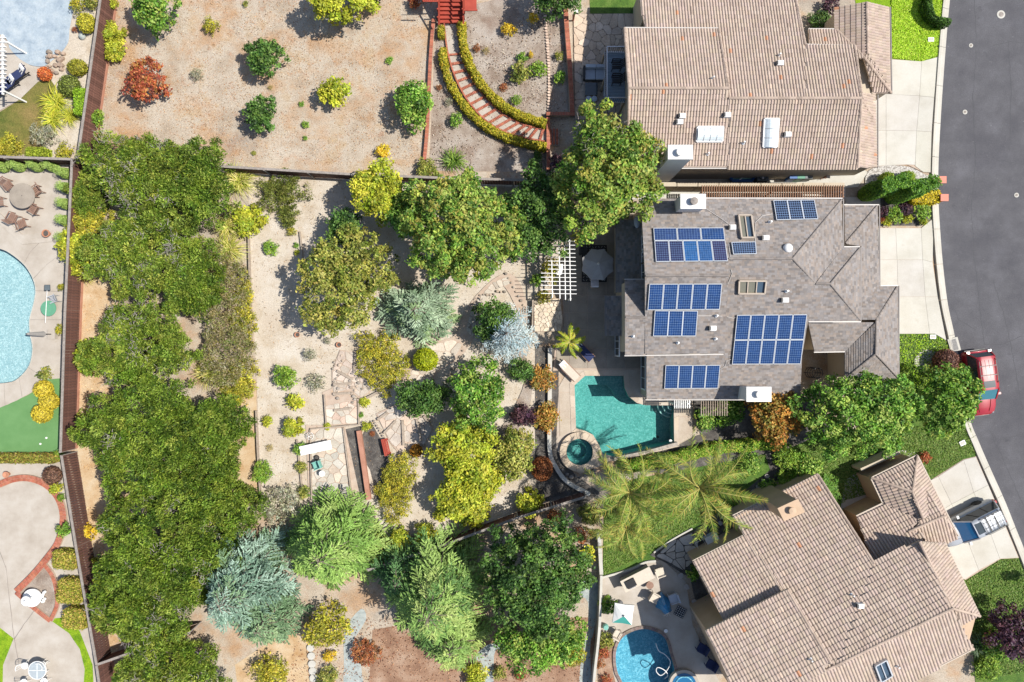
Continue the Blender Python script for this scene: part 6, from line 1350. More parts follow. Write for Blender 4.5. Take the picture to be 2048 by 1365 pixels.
fence([(123,912),(152,1095),(193,1330)], 1.85, 'weathered grey board fence slanting down the lower left', bw=.15, gap=.035, tone=.8, kick=False)
fence([(193,1332),(206,1420)], 1.85, 'short dark red fence at the lower left corner', bw=.17)
fence([(-60,312),(144,319)], 1.75, 'dark cross fence behind the cone topiaries', bw=.17, kick=False)
fence([(440,333),(703,349),(880,356),(1100,362)], 1.7, 'dark fence along the top of the main garden', bw=.18, kick=False)
fence([(735,1141),(865,1099),(1035,1036),(1172,994)], 1.7, 'dark diagonal fence between the lime trees and the cedars', bw=.18, kick=False)
fence([(193,1330),(330,1282),(380,1266)], 1.8, 'dark cross fence at the lower left corner', bw=.17, kick=False)
def low_wall(path, w, h, m, label, name='garden_wall', cat='wall', z0=0.0, part=1.5):
    P = [W(x, y, h) for x, y in smooth_curve(path, 4)] if len(path) > 2 else [W(x, y, h) for x, y in path]; c = sum(P, Vector())/len(P); c.z = 0; t = thing(name, label, cat, c)
    for i in range(len(P)-1):
        a, b = P[i]-c, P[i+1]-c; a.z = b.z = 0; n = max(1, round((b-a).length/part))
        for k in range(n):
            p, q = a.lerp(b, k/n+.002), a.lerp(b, (k+1)/n-.002); MB().bar(p+Vector((0,0,(h+z0)/2)), q+Vector((0,0,(h+z0)/2)), M(w), h-z0, col=(rnd.uniform(.94,1.06),)*3).build('block', MAT[m], t)
    return t
low_wall([(1312,369),(1690,370)], 8, 1.7, 'stucco', 'tan side yard wall between the two upper houses'); low_wall([(1198,1064),(1203,1150)], 7, .7, 'concrete', 'pale low wall left of the back lawn'); low_wall([(1203,1152),(1200,1240),(1196,1290),(1188,1365),(1190,1420)], 5, .9, 'concrete', 'pale curved wall beside the long gravel path')
low_wall([(1100,697),(1100,760),(1099,850),(1100,905),(1112,935),(1135,965),(1180,990)], 8, .3, 'concrete', 'white concrete edging through the dark gravel bed', name='concrete_edging', cat='edging'); low_wall([(1066,600),(1065,664)], 3, .5, 'timber', 'timber edge left of the stone platform', name='timber_edging', cat='edging')
low_wall([(1205,1156),(1260,1140),(1290,1126),(1312,1123)], 4, .2, 'concrete', 'pale kerb below the back lawn', name='concrete_edging', cat='edging'); low_wall([(1308,1106),(1345,1080),(1385,1058)], 3, .2, 'concrete', 'pale kerb right of the back lawn', name='concrete_edging', cat='edging')
def board_edge(path, h, label, w=.06, m='timber'):
    P = [W(x, y, h) for x, y in path]; c = P[0].copy(); c.z = 0; mb = MB()
    for i in range(len(P)-1):
        a, b = P[i]-c, P[i+1]-c; a.z = b.z = h/2; mb.bar(a, b, w, h)
    mb.build('timber_edging', MAT[m], loc=c, label=label, cat='edging')
board_edge([(496,472),(499,600),(502,695)], .35, 'upper retaining board along the bare path'); board_edge([(511,822),(514,900),(520,1002)], .35, 'lower retaining board along the bare path'); board_edge([(599,463),(603,500),(607,548)], .2, 'short dark edging board beside the olive tree', w=.08)
board_edge([(620,860),(623,1002)], .24, 'left timber edge of the flagstone patio', w=.09); board_edge([(686,856),(704,1002)], .24, 'right timber edge of the flagstone patio', w=.09); board_edge([(620,859),(716,850)], .28, 'upper timber edge of the flagstone patio', w=.1); board_edge([(648,790),(652,850)], .24, 'left timber edge of the square landing', w=.08); board_edge([(716,800),(717,850)], .24, 'right timber edge of the square landing', w=.08); board_edge([(593,880),(606,1002)], .2, 'timber edge of the strip left of the flagstones', w=.08)
low_wall([(717,862),(724,910),(737,1000)], 9, .35, 'kickboard', 'reddish capped planter wall right of the flagstone patio', name='planter_wall', cat='planter', part=2.0)
# rocks
def rock_group(name, label, pts, seed, cols=((1,1,1),(1.2,1.1,1.0),(.8,.78,.75))):
    r = random.Random(seed); c = W(sum(p[0] for p in pts)/len(pts), sum(p[1] for p in pts)/len(pts)); t = thing(name, label, 'rocks', c)
    for (x, y, s) in pts:
        p = W(x, y)-c; s = M(s); mb = MB(); n = 7; q = r.choice(cols); k = r.uniform(.85,1.15); a0 = r.uniform(0,6)
        rings = [(1.0,.0),(1.02,.25),(.8,.5),(.3,.62)]; vs = []
        for (f, z) in rings:
            for j in range(n): a = a0+6.283*j/n; g = f*s*r.uniform(.82,1.15); vs.append((p.x+math.cos(a)*g, p.y+math.sin(a)*g*.85, z*s*1.4+(.12 if z else 0)))
        fs = [(i*n+j, i*n+(j+1)%n, (i+1)*n+(j+1)%n, (i+1)*n+j) for i in range(3) for j in range(n)]+[tuple(3*n+j for j in range(n))]
        mb.add(vs, fs, tuple(v*k for v in q)); mb.build('rock', MAT['rock'], t)
r_ = random.Random(4)
rock_group('rock_border', 'rocks lining the left side of the fan steps', [(672+r_.uniform(-6,8), 725+k*6.5, r_.uniform(2.2,4)) for k in range(12)]+[(684,712,3),(686,722,3.5),(680,730,4)], 1)
rock_group('rock_border', 'rocks round the hub of the fan steps', [(709+9*math.cos(a), 766+9*math.sin(a), r_.uniform(2.5,4)) for a in [k*.9 for k in range(7)]]+[(707+r_.uniform(-5,5), 775+k*6, r_.uniform(2.4,4)) for k in range(6)]+[(725,778,3),(716,800,3)], 2)
rock_group('rock_border', 'rocks along the curved steps below the shaded tree', [(800+k*7, 833+r_.uniform(-4,3), r_.uniform(2,3.5)) for k in range(6)]+[(806+k*6, 890+r_.uniform(-2,3), r_.uniform(2,3.5)) for k in range(8)]+[(748+k*3, 842+k*5, 2.2) for k in range(8)], 3)
rock_group('rock_border', 'rocks edging the winding path above the spruce', [(960+k*7, 592-k*1.5+r_.uniform(-3,3), r_.uniform(2.2,3.6)) for k in range(8)]+[(1012+k*5, 548+k*9, r_.uniform(2.2,3.6)) for k in range(9)]+[(945,640,3),(940,655,3.5)], 5)
rock_group('rock_border', 'dark rocks under the silver blue spruce', [(930+k*-5, 690+k*12, r_.uniform(2,3.4)) for k in range(8)]+[(905,738,4),(900,750,3)], 6, ((.6,.58,.55),(.9,.85,.8)))
rock_group('rock_pile', 'rock waterfall pile beside the pool cover', [(105+r_.uniform(-9,24), 118+r_.uniform(-14,30), r_.uniform(3,6)) for k in range(22)], 7, ((1.0,.85,.75),(.8,.75,.72)))
rock_group('rock_border', 'stones around the foot of the spa', [(1125+k*9, 942+12*math.sin(k*.5)+r_.uniform(-3,3), r_.uniform(3,5)) for k in range(8)], 8, ((.6,.6,.62),(.8,.8,.8)))
# stepping stones
def stepper(px, py, r, label, group, seed, m='stone', col=(1,1,1), round_=False):
    rr_ = random.Random(seed); c = W(px, py); n = 16 if round_ else 8; s = M(r); pts = [(math.cos(6.283*k/n)*s*(1 if round_ else rr_.uniform(.8,1.15)), math.sin(6.283*k/n)*s*(1 if round_ else rr_.uniform(.8,1.15))) for k in range(n)]
    MB().prism(pts, 0, .15, col=col).build('stepping_stone', MAT[m], loc=c, label=label, cat='stepping stone', group=group)
for k, (y, o) in enumerate(((1295,'topmost'),(1311,'second'),(1327,'third'),(1341,'fourth'),(1355,'lowest'))): stepper(622+k*1.4, y, 7.5, f'{o} white round stepping stone at the bottom path', 'white round stepping stones', k, 'concrete', round_=True)
SS = [(1533,952),(1526,962),(1516,972),(1505,984),(1493,993),(1480,1004),(1469,1013),(1459,1021),(1452,1032),(1444,1034),(1440,1046),(1361,1151),(1372,1173),(1388,1204)]
OR2 = ['first','second','third','fourth','fifth','sixth','seventh','eighth','ninth','tenth','eleventh','twelfth','thirteenth','last']
for k, (x, y) in enumerate(SS): stepper(x, y, 4.6 if k < 11 else 6, f'{OR2[k]} grey stepping stone counted down from the chimney shrubs', 'grey stepping stones by the lower house', 30+k, col=(.95,.95,1.0))
# ---------------------------------------------------------------- vehicles
def car(name, label, loc, rz, paint, L=4.65, Wd=1.88, Ht=1.72, tint=(0.02,0.16,0.22), rack='rails', grey_trim=False):
    t = thing(name, label, 'car', loc, rz); pm = paint; hw = Wd/2; x0, x1 = -L/2, L/2
    trim = MAT['black'] if not grey_trim else plain('grey_cladding', (0.16,0.155,0.14), 0.6)
    glass = plain(name+'_windscreen', tint, 0.05, spec=0.7)  # blue of the glass is the sky reflection painted in as colour
    # body shell lofted along x: (x, half width, top z, low z)
    st = [(x0,hw*.80,.98,.42),(x0+.06,hw*.93,1.04,.34),(x0+.3,hw*.99,1.06,.3),(x0+.9,hw,1.06,.3),(0,hw,1.04,.3),(x1-1.55,hw,1.03,.3),(x1-1.15,hw*.99,1.02,.3),(x1-.6,hw*.96,.95,.3),(x1-.22,hw*.88,.86,.32),(x1-.06,hw*.74,.76,.36),(x1,hw*.6,.66,.44)]
    vs = []; prof = lambda h, zt, zl: [(-h*.93,zl),(-h,zl+.22),(-h*1.0,zt-.28),(-h*.955,zt-.06),(-h*.84,zt),(0,zt+.035),(h*.84,zt),(h*.955,zt-.06),(h,zt-.28),(h,zl+.22),(h*.93,zl)]
    for (x, h, zt, zl) in st: vs += [(x, y, z) for y, z in prof(h, zt, zl)]
    m = 11; n = len(st); fs = [(i*m+j, i*m+j+1, (i+1)*m+j+1, (i+1)*m+j) for i in range(n-1) for j in range(m-1)]+[tuple(range(m)), tuple((n-1)*m+j for j in range(m))[::-1], ]
    fs += [(i*m, (i+1)*m, (i+1)*m+m-1, i*m+m-1) for i in range(n-1)]
    body = MB().add(vs, [f[::-1] for f in fs]).build('body', pm, t, smooth=False)
    for p_ in body.data.polygons: p_.use_smooth = True
    # hood crease lines
    for s in (-1,1): MB().tube([(x1-1.12,s*hw*.5,1.045),(x1-.6,s*hw*.44,.985),(x1-.25,s*hw*.36,.9)], .018, 5).build('hood_crease', pm, body)
    # cabin
    b0, b1, r0_, r1_ = x0+.1, x1-1.12, x0+.42, x1-1.95
    zb, zr = 1.03, Ht; hb, hr = hw*.93, hw*.70
    B_ = [(b0,-hb,zb),(b1,-hb*.97,zb),(b1,hb*.97,zb),(b0,hb,zb)]; T_ = [(r0_,-hr,zr-.03),(r1_,-hr,zr),(r1_,hr,zr),(r0_,hr,zr-.03)]
    cab = MB(); cab.add(B_+T_, [(0,1,5,4),(2,3,7,6)]); g1 = cab.build('side_windows', MAT['glass'], t)
    def panel_(name_, q, m_, off=0.0):
        return MB().add(q, [(0,1,2,3)]).build(name_, m_, t)
    lerp = lambda a, b, f: tuple(a[k]+(b[k]-a[k])*f for k in range(3))
    MB().add([B_[1],B_[2],T_[2],T_[1]], [(0,1,2,3)]).build('windscreen', glass, t); MB().add([B_[3],B_[0],T_[0],T_[3]], [(0,1,2,3)]).build('rear_window', MAT['glass'], t)
    roof = MB(); rs = [(r0_-.05,hr*.94,zr-.04),(r0_+.2,hr*1.03,zr+.01),((r0_+r1_)/2,hr*1.05,zr+.035),(r1_-.25,hr*1.03,zr+.025),(r1_+.05,hr*.97,zr-.015)]; vv = []
    for (x, h, z) in rs: vv += [(x,-h*1.02,z-.05),(x,-h,z),(x,-h*.5,z+.03),(x,0,z+.035),(x,h*.5,z+.03),(x,h,z),(x,h*1.02,z-.05)]
    roof.add(vv, [(i*7+j,(i+1)*7+j,(i+1)*7+j+1,i*7+j+1) for i in range(4) for j in range(6)]); ro = roof.build('roof', pm, t, smooth=True)
    for (a, b) in ((0,0),(1,1),(2,2),(3,3)): MB().bar(B_[a], T_[b], .09, .06).build('pillar', pm, t)
    for s, (i, j) in ((-1,(0,1)),(1,(3,2))):
        for f in (.36,.68): MB().bar(lerp(B_[i],B_[j],f), lerp(T_[i],T_[j],f), .07, .03).build('pillar', MAT['black'], t)
    MB().box(((r0_+r1_)/2+.78,0,zr+.062), (.48,.8,.012)).build('sunroof', MAT['glass'], ro)
    for s in (-1,1): MB().tube([(r0_+.15,s*hr*.9,zr+.02),(r0_+.25,s*hr*.9,zr+.1),(r1_-.55,s*hr*.9,zr+.12),(r1_-.42,s*hr*.9,zr+.04)], .025, 6).build('roof_rail', MAT['black'], ro)
    for f in (.3,.62): MB().bar((r0_+(r1_-r0_)*f*.9,-hr*.9,zr+.11),(r0_+(r1_-r0_)*f*.9,hr*.9,zr+.11), .05, .025).build('cross_bar', MAT['black'], ro)
    for k in range(4):
        if rack == 'rails': MB().bar((r0_+.2,-hr*.6+k*hr*.4,zr+.066),(r0_+1.5,-hr*.6+k*hr*.4,zr+.07), .02, .012).build('roof_rib', pm, ro)
    if rack == 'basket':
        bk = MB(); xa, xb, ya = r0_+.05, r0_+1.55, hr*.92
        for z in (.12,.24): bk.tube([(xa,-ya,zr+z),(xb,-ya,zr+z),(xb,ya,zr+z),(xa,ya,zr+z),(xa,-ya,zr+z)], .018, 5)
        for k in range(6): bk.bar((xa+(xb-xa)*k/5,-ya,zr+.12),(xa+(xb-xa)*k/5,ya,zr+.12), .022, .022)
        for k in range(4): bk.bar((xa,-ya+2*ya*k/3,zr+.125),(xb,-ya+2*ya*k/3,zr+.125), .02, .02)
        bk.build('roof_basket', MAT['black'], ro)
    for sx, wx in ((1,x1-.95),(-1,x0+.95)):
        for s in (-1,1):
            w_ = MB(); pr = [(.20,-.11),(.33,-.11),(.36,-.07),(.36,.07),(.33,.11),(.20,.11)]; w_.lathe(pr, n=20)
            w_.v = [(wx+v[0], s*(hw-.09)+v[2]*s, .36+v[1]) for v in w_.v]; wo = w_.build('wheel', MAT['tyre'], t)
            rm = MB().lathe([(.03,.05),(.22,.06),(.235,.1)], n=16); rm.v = [(wx+v[0], s*(hw-.09)+s*v[2], .36+v[1]) for v in rm.v]; rm.build('rim', MAT['chrome'], wo)
    for s in (-1,1):
        MB().box((x1-.26,s*hw*.68,.76), (.26,.26,.12), s*-.35).build('headlight', MAT['blue_glass'], t); MB().box((x0+.05,s*hw*.82,.92), (.14,.2,.36), 0).build('tail_light', plain('tail_light_red', (0.35,0.01,0.01), .2), t)
        MB().box((x1-1.5,s*(hw+.1),1.1), (.16,.22,.16), 0).build('mirror', pm, t); MB().box((0,s*(hw+.005),.45), (L*.55,.03,.16)).build('side_trim', trim, t)
    MB().box((x0-.02,0,.55), (.14,Wd*.8,.2)).build('rear_bumper', trim, t); MB().box((x1+.0,0,.5), (.1,Wd*.55,.2)).build('front_bumper', trim, t)
    MB().box((x1-1.18,0,1.055), (.06,Wd*.7,.02)).build('wiper_cowl', MAT['black'], t)
    return t
red = plain('red_car_paint', (0.30,0.012,0.022), 0.4, metal=0.0, coat=0.35, var=.02); sil = plain('silver_car_paint', (0.36,0.38,0.41), 0.4, metal=0.2, coat=0.3, var=.02)
c = W(1963,767,1.0); c.z = .05; car('parked_car', 'red sport utility car parked at the kerb of the street', c, R(-90+7), red, Ht=1.75)
c = W(1943,1050,1.0); c.z = .08; car('parked_car', 'silver off road car with roof basket on the lower driveway', c, R(180+27), sil, L=4.5, Wd=1.88, Ht=1.8, tint=(0.01,0.12,0.3), rack='basket', grey_trim=True)
# ---------------------------------------------------------------- main patio things
def umbrella(px, py, r, h, cols, label, seg=8, rot=0.0, drop=.45, name='patio_umbrella', base=True):
    c = W(px, py, h); c.z = 0; t = thing(name, label, 'umbrella', c, rot); rm = M(r, h)
    MB().tube([(0,0,0),(0,0,h)], .03, 8).build('pole', MAT['light_metal'], t)
    cp = MB()
    for k in range(seg):
        a0, a1 = 6.2832*k/seg, 6.2832*(k+1)/seg; col = cols[k % len(cols)]; am = (a0+a1)/2; rr2 = rm*math.cos((a1-a0)/2)*.97
        p0, p1, pm_ = (rm*math.cos(a0), rm*math.sin(a0), h-drop), (rm*math.cos(a1), rm*math.sin(a1), h-drop), (rr2*math.cos(am)*.98, rr2*math.sin(am)*.98, h-drop-.02)
        q0, q1 = tuple(v*.5 for v in p0[:2])+(h-drop*.42,), tuple(v*.5 for v in p1[:2])+(h-drop*.42,)
        MB().add([(0,0,h+.03),q0,q1,p0,pm_,p1], [(0,1,2),(1,3,4,5,2)], col).build('canopy_panel', MAT['canvas'], t)
        MB().add([p0,pm_,p1,(p1[0],p1[1],p1[2]-.14),(pm_[0],pm_[1],pm_[2]-.14),(p0[0],p0[1],p0[2]-.14)], [(0,1,4,5),(1,2,3,4)], tuple(v*.9 for v in col)).build('valance', MAT['canvas'], t)
        MB().tube([(0,0,h-.05),(p0[0]*.99,p0[1]*.99,h-drop-.03)], .012, 4).build('rib', MAT['dark_metal'], t)
    MB().lathe([(.07,h),(.09,h+.05),(.04,h+.12),(.001,h+.14)], n=10).build('finial', MAT['light_metal'], t)
    if base: MB().lathe([(.3,0.1),(.3,.16),(.08,.2),(.05,.3)], n=18).build('base', MAT['dark_metal'], t)
    return t
MAT['canvas'] = mat('canvas', [(0.3,(.9,.9,.9)),(0.7,(1,1,1))], scale=4, rough=.9, attr=True)
umbrella(1197,528,34,2.6,[(.3,.29,.28),(.33,.32,.31)],'big grey octagonal umbrella on the shaded patio',rot=R(22))
rg = thing('patterned_rug', 'dark patterned rug under the grey octagonal umbrella', 'rug', W(1188,528)+Vector((0,0,.15)))
MB().box((0,0,.006),(M(50),M(74),.012)).build('rug_field', plain('dark_rug', (.03,.028,.028), .95), rg); mb = MB()
for i in range(8):
    for j in range(12):
        x, y = (-.5+(i+.5)/8)*M(48), (-.5+(j+.5)/12)*M(72); mb.box((x,y,.014),(.13,.04,.006),R(45 if (i+j)%2 else -45),col=(1,1,1))
mb.build('rug_pattern', plain('pale_rug_lines', (.3,.28,.26), .95), rg, kind='stuff')
tb = thing('patio_table', 'round patio table under the grey octagonal umbrella', 'table', W(1188,530)+Vector((0,0,.16))); MB().lathe([(.72,.68),(.74,.7),(.74,.73),(.02,.73)], n=28).build('table_top', MAT['dark_metal'], tb)
for k in range(4): MB().tube([(.45*math.cos(k*1.57+.8),.45*math.sin(k*1.57+.8),0),(.35*math.cos(k*1.57+.8),.35*math.sin(k*1.57+.8),.7)], .025, 6).build('leg', MAT['dark_metal'], tb)
def side_chair(px, py, rz, label, m, name='patio_chair', group=None, s=.5, slat=True, z=.0, cat='chair', back=.9):
    t = thing(name, label, cat, W(px, py)+Vector((0,0,z)), rz, group)
    if slat:
        for k in range(5): MB().box((0,-s/2+s*(k+.5)/5,.43),(s,s/5*.72,.025)).build('seat_slat', MAT[m], t)
        for k in range(5): MB().bar((-s/2,-s/2+s*(k+.5)/5,.48),(-s/2-.14,-s/2+s*(k+.5)/5,back), s/5*.6,.02).build('back_slat', MAT[m], t)
        MB().bar((-s/2-.15,-s/2,back),(-s/2-.15,s/2,back),.05,.04).build('back_rail', MAT[m], t)
    else:
        MB().box((0,0,.42),(s,s,.09)).build('seat', MAT[m], t); MB().box((-s/2-.03,0,.66),(.1,s,.42)).build('backrest', MAT[m], t)
    for sx in (-1,1):
        for sy in (-1,1): MB().bar((sx*s*.46,sy*s*.46,0),(sx*s*.46,sy*s*.46,.62 if sx>0 else .5),.045).build('leg', MAT[m], t)
    for sy in (-1,1): MB().bar((-s*.5,sy*s*.49,.63),(s*.48,sy*s*.49,.63),.06,.03).build('armrest', MAT[m], t)
    return t
side_chair(1187,568,R(90),'pale chair at the lower edge of the patterned rug','light_metal',slat=False,z=.15)
side_chair(1165,505,R(0),'dark patio chair left of the octagonal umbrella','dark_metal',slat=False,z=.15)
# pergola
pg = thing('white_pergola', 'white slatted pergola left of the grey umbrella', 'pergola', W(1120,545))
for (x, y0, y1) in ((1103,500,596),(1118,486,598),(1129,482,600),(1139,480,602)):
    a, b = W(x,y0,2.4), W(x+2,y1,2.4); MB().bar(a,b,.06,.12).build('beam', MAT['white_paint'], pg, world=True)
for k in range(14):
    y = 482+k*8.1; a, b = W(1096 if k < 8 else 1082,y,2.52), W(1150+k*.25,y+1,2.52); MB().bar(a,b,.042,.09).build('slat', MAT['white_paint'], pg, world=True)
for (x, y) in ((1104,502),(1104,594),(1139,484),(1141,598)):
    p = W(x,y,2.3); MB().box((p.x,p.y,1.15),(.1,.1,2.3)).build('post', MAT['white_paint'], pg, world=True)
tb = thing('garden_table', 'small white table under the pergola', 'table', W(1118,541)); MB().box((0,0,.55),(.5,.8,.05)).build('table_top', MAT['white_paint'], tb)
for sx in (-1,1):
    for sy in (-1,1): MB().box((sx*.2,sy*.35,.27),(.05,.05,.53)).build('leg', MAT['white_paint'], tb)
# loungers
def lounger(px, py, rz, label, cm, fm, name='sun_lounger', L=1.75, Wd=.62, z=0.1, group=None, slats=False, backa=.55):
    t = thing(name, label, 'lounger', W(px, py)+Vector((0,0,z)), rz, group)
    for sy in (-1,1): MB().bar((-L/2,sy*Wd/2,.3),(L/2,sy*Wd/2,.3),.06,.07).build('side_rail', MAT[fm], t)
    for sx in (-.8,.8):
        for sy in (-1,1): MB().box((sx*L/2,sy*Wd/2,.14),(.05,.05,.28)).build('leg', MAT[fm], t)
    MB().box((.25,0,.36),(L*.68,Wd*.9,.08)).build('cushion', MAT[cm], t)
    rot = Matrix.Rotation(backa, 3, 'Y'); MB().box((-L/2+.26,0,.52),(.66,Wd*.9,.08),rot=rot).build('backrest', MAT[cm], t); MB().box((-L/2+.12,0,.72),(.24,Wd*.75,.1),rot=rot).build('pillow', MAT['white_paint'], t)
    for k in range(3): MB().box((-L/2+.3,-.2+.2*k,.58),(.5,.05,.03),rot=rot).build('stripe', MAT['white_paint'], t)
    return t
MAT['navy'] = plain('navy_fabric', (.02,.03,.09), .9); MAT['cream_fabric'] = plain('cream_fabric', (.5,.44,.36), .9); MAT['blue_fabric'] = plain('pale_blue_grey_fabric', (.42,.45,.5), .9)
lounger(1137,741,R(-45),'cream lounger on the sunny deck corner','cream_fabric','teak'); lounger(1166,702,R(-45),'navy lounger at the edge of the patio shadow','navy','teak')
lounger(42,156,R(215),'upper navy lounger on the left deck','navy','dark_metal'); lounger(22,176,R(215),'lower navy lounger on the left deck','navy','dark_metal')
# arbor slats above the main house, trellises by the pool
def arbor(x0, x1, y0, y1, z, n, label, long=3, m='trellis', name='slatted_arbor'):
    t = thing(name, label, 'arbor', W((x0+x1)/2,(y0+y1)/2))
    for k in range(n):
        x = x0+(x1-x0)*(k+.5)/n; MB().bar(W(x,y0,z),W(x,y1,z),.05,.1).build('slat', MAT[m], t, world=True)
    for k in range(long):
        y = y0+(y1-y0)*(k+.5)/long; MB().bar(W(x0,y,z-.1),W(x1,y,z-.1),.06,.1).build('beam', MAT[m], t, world=True)
    for x in (x0+3, (x0+x1)/2, x1-3): p = W(x,(y0+y1)/2,z); MB().box((p.x,p.y,z/2-.08),(.1,.1,z-.16)).build('post', MAT[m], t, world=True)
    return t
arbor(1402,1688,371,397,2.6,60,'long brown slatted arbor above the solar panel house',4); arbor(1347,1381,800,817,2.4,8,'small slatted arbor at the corner of the teal pool',2,'white_paint'); arbor(1400,1456,802,832,2.4,12,'small slatted arbor beside the lower chimney',2,'timber')
# white bench, frames and chairs in the garden
tb = thing('white_table', 'long white folding table on the central flagstones', 'table', W(637,893), R(12))
for k in (-1,1): MB().box((k*.58,0,.72),(1.14,.66,.045)).build('table_leaf', MAT['white_paint'], tb)
for sx in (-1,1):
    for sy in (-1,1): MB().bar((sx*1.0,sy*.25,0),(sx*.85,sy*.25,.7),.035).build('leg', MAT['light_metal'], tb)
ct = thing('wire_stand', 'small white wire stand above the white table', 'stand', W(621,872)); mb = MB()
for k in range(6): a = k*1.047; mb.tube([(.28*math.cos(a),.28*math.sin(a),0),(.2*math.cos(a+.5),.2*math.sin(a+.5),.4),(0,0,.45)], .015, 5)
mb.tube([(.27*math.cos(k*.3927),.27*math.sin(k*.3927),.2) for k in range(17)], .015, 5); mb.build('wire_frame', MAT['white_paint'], ct)
MAT['teal'] = plain('teal_plastic', (.15,.36,.3), .6); side_chair(638,928,R(200),'pale teal garden chair below the white table','teal',slat=False,s=.55,z=.1)
st = thing('round_stool', 'white round stool beside the teal chair', 'stool', W(648,945)+Vector((0,0,.1))); MB().lathe([(.2,.38),(.22,.4),(.22,.44),(.01,.45)], n=18).build('seat', MAT['white_paint'], st)
for k in range(3): MB().tube([(.2*math.cos(k*2.1),.2*math.sin(k*2.1),0),(.12*math.cos(k*2.1),.12*math.sin(k*2.1),.4)], .018, 5).build('leg', MAT['white_paint'], st)
bn = thing('garden_bench', 'red slatted bench on the dark gravel', 'bench', W(774,893), R(-77))
for k in range(4): MB().box((0,-.18+k*.12,.44),(1.25,.1,.04)).build('seat_slat', MAT['redwood'], bn)
for sx in (-1,1): MB().box((sx*.5,0,.21),(.08,.4,.42)).build('leg', MAT['redwood'], bn)
for (x, y, l) in ((596,670,'larger rusty metal bowl on the bare path'),(679,690,'smaller rusty metal bowl near the fan steps'),(635,915,'black round planter beside the teal chair')):
    t = thing('metal_bowl', l, 'bowl', W(x,y)+Vector((0,0,.06))); MB().lathe([(.08,0),(.16,.06),(.2,.16),(.18,.16),(.1,.07),(.01,.05)], n=16).build('bowl_shell', MAT['terracotta'] if x != 635 else MAT['black'], t); MB().lathe([(.15,.10),(.15,.11),(.01,.11)], n=14).build('soil', MAT['black_mulch'], t)
# ---------------------------------------------------------------- upper house deck and patio
dk = thing('raised_deck', 'grey raised deck in the shade of the upper house', 'deck', W(1228,158))
for k in range(15):
    y0, y1 = 106+k*6.6, 106+(k+1)*6.6-.4; a, b = W(1209,y0,2.5), W(1250,y1,2.5); MB().prism([(a.x,a.y),(b.x,a.y),(b.x,b.y),(a.x,b.y)], 2.42, 2.5).build('deck_board', MAT['deck_blue'] if 'deck_blue' in MAT else MAT.setdefault('deck_blue', plain('blue_grey_deck_paint', (.24,.3,.36), .7)), dk, world=True)
for (x, y) in ((1210,107),(1210,158),(1210,205),(1248,107),(1248,205)): p = W(x,y,2.4); MB().box((p.x,p.y,1.2),(.14,.14,2.4)).build('post', MAT['timber'], dk, world=True)
for z in (2.6,3.5): MB().bar(W(1210,106,2.5)+Vector((0,0,z-2.5)), W(1210,206,2.5)+Vector((0,0,z-2.5)), .06, .06).build('rail', MAT['light_metal'], dk, world=True); MB().bar(W(1210,206,2.5)+Vector((0,0,z-2.5)), W(1249,206,2.5)+Vector((0,0,z-2.5)), .06, .06).build('rail', MAT['light_metal'], dk, world=True); MB().bar(W(1210,106,2.5)+Vector((0,0,z-2.5)), W(1249,106,2.5)+Vector((0,0,z-2.5)), .06, .06).build('rail', MAT['light_metal'], dk, world=True)
mb = MB()
for k in range(26): p = W(1210,106+k*4,2.5); mb.box((p.x,p.y,3.05),(.025,.025,.9))
for k in range(10): p = W(1212+k*4,206,2.5); mb.box((p.x,p.y,3.05),(.025,.025,.9)); q = W(1212+k*4,106,2.5); mb.box((q.x,q.y,3.05),(.025,.025,.9))
mb.build('balusters', MAT['dark_metal'], dk, world=True, kind='stuff')
for (y, l) in ((130,'upper dark slatted chair on the raised deck'),(159,'lower dark slatted chair on the raised deck')):
    o = side_chair(1233,y,R(180),l,'dark_metal',z=2.5); q = W(1233,y,2.9); o.location = (q.x,q.y,2.5); o.scale = (1.25,1.25,1)
sf = thing('corner_sofa', 'pale two seat corner sofa below the raised deck', 'sofa', W(1189,153)+Vector((0,0,.15)))
for k in (-1,1): MB().box((k*.38,-.1,.38),(.72,.7,.2)).build('seat_cushion', MAT['blue_fabric'], sf); MB().box((k*.38,.38,.62),(.72,.22,.45)).build('back_cushion', MAT['blue_fabric'], sf)
MB().box((0,.05,.14),(1.6,1.0,.28)).build('sofa_base', MAT['dark_metal'], sf); MB().box((.78,-.9,.3),(.35,1.5,.35)).build('chaise', MAT['blue_fabric'], sf); MB().box((-.82,.0,.4),(.14,.95,.5)).build('armrest', MAT['dark_metal'], sf)
tb = thing('coffee_table', 'square glass coffee table below the corner sofa', 'table', W(1181,184)+Vector((0,0,.15))); MB().box((0,0,.4),(.9,.9,.04)).build('table_top', MAT['glass'], tb)
for sx in (-1,1):
    for sy in (-1,1): MB().box((sx*.4,sy*.4,.2),(.05,.05,.4)).build('leg', MAT['dark_metal'], tb)
for (x, l) in ((1176,'left round grey stool below the coffee table'),(1187,'right round grey stool below the coffee table')):
    t = thing('round_stool', l, 'stool', W(x,203)+Vector((0,0,.15))); MB().lathe([(.16,0),(.19,.2),(.2,.42),(.01,.44)], n=16).build('seat', MAT['blue_fabric'], t)
gl = thing('garden_light', 'small white box lamp on a post at the patio corner', 'lamp', W(1146,42)); MB().box((0,0,.6),(.12,.12,1.2)).build('post', MAT['kickboard'], gl); MB().box((0.1,0.02,1.3),(.3,.22,.2)).build('lamp_box', MAT['white_paint'], gl)
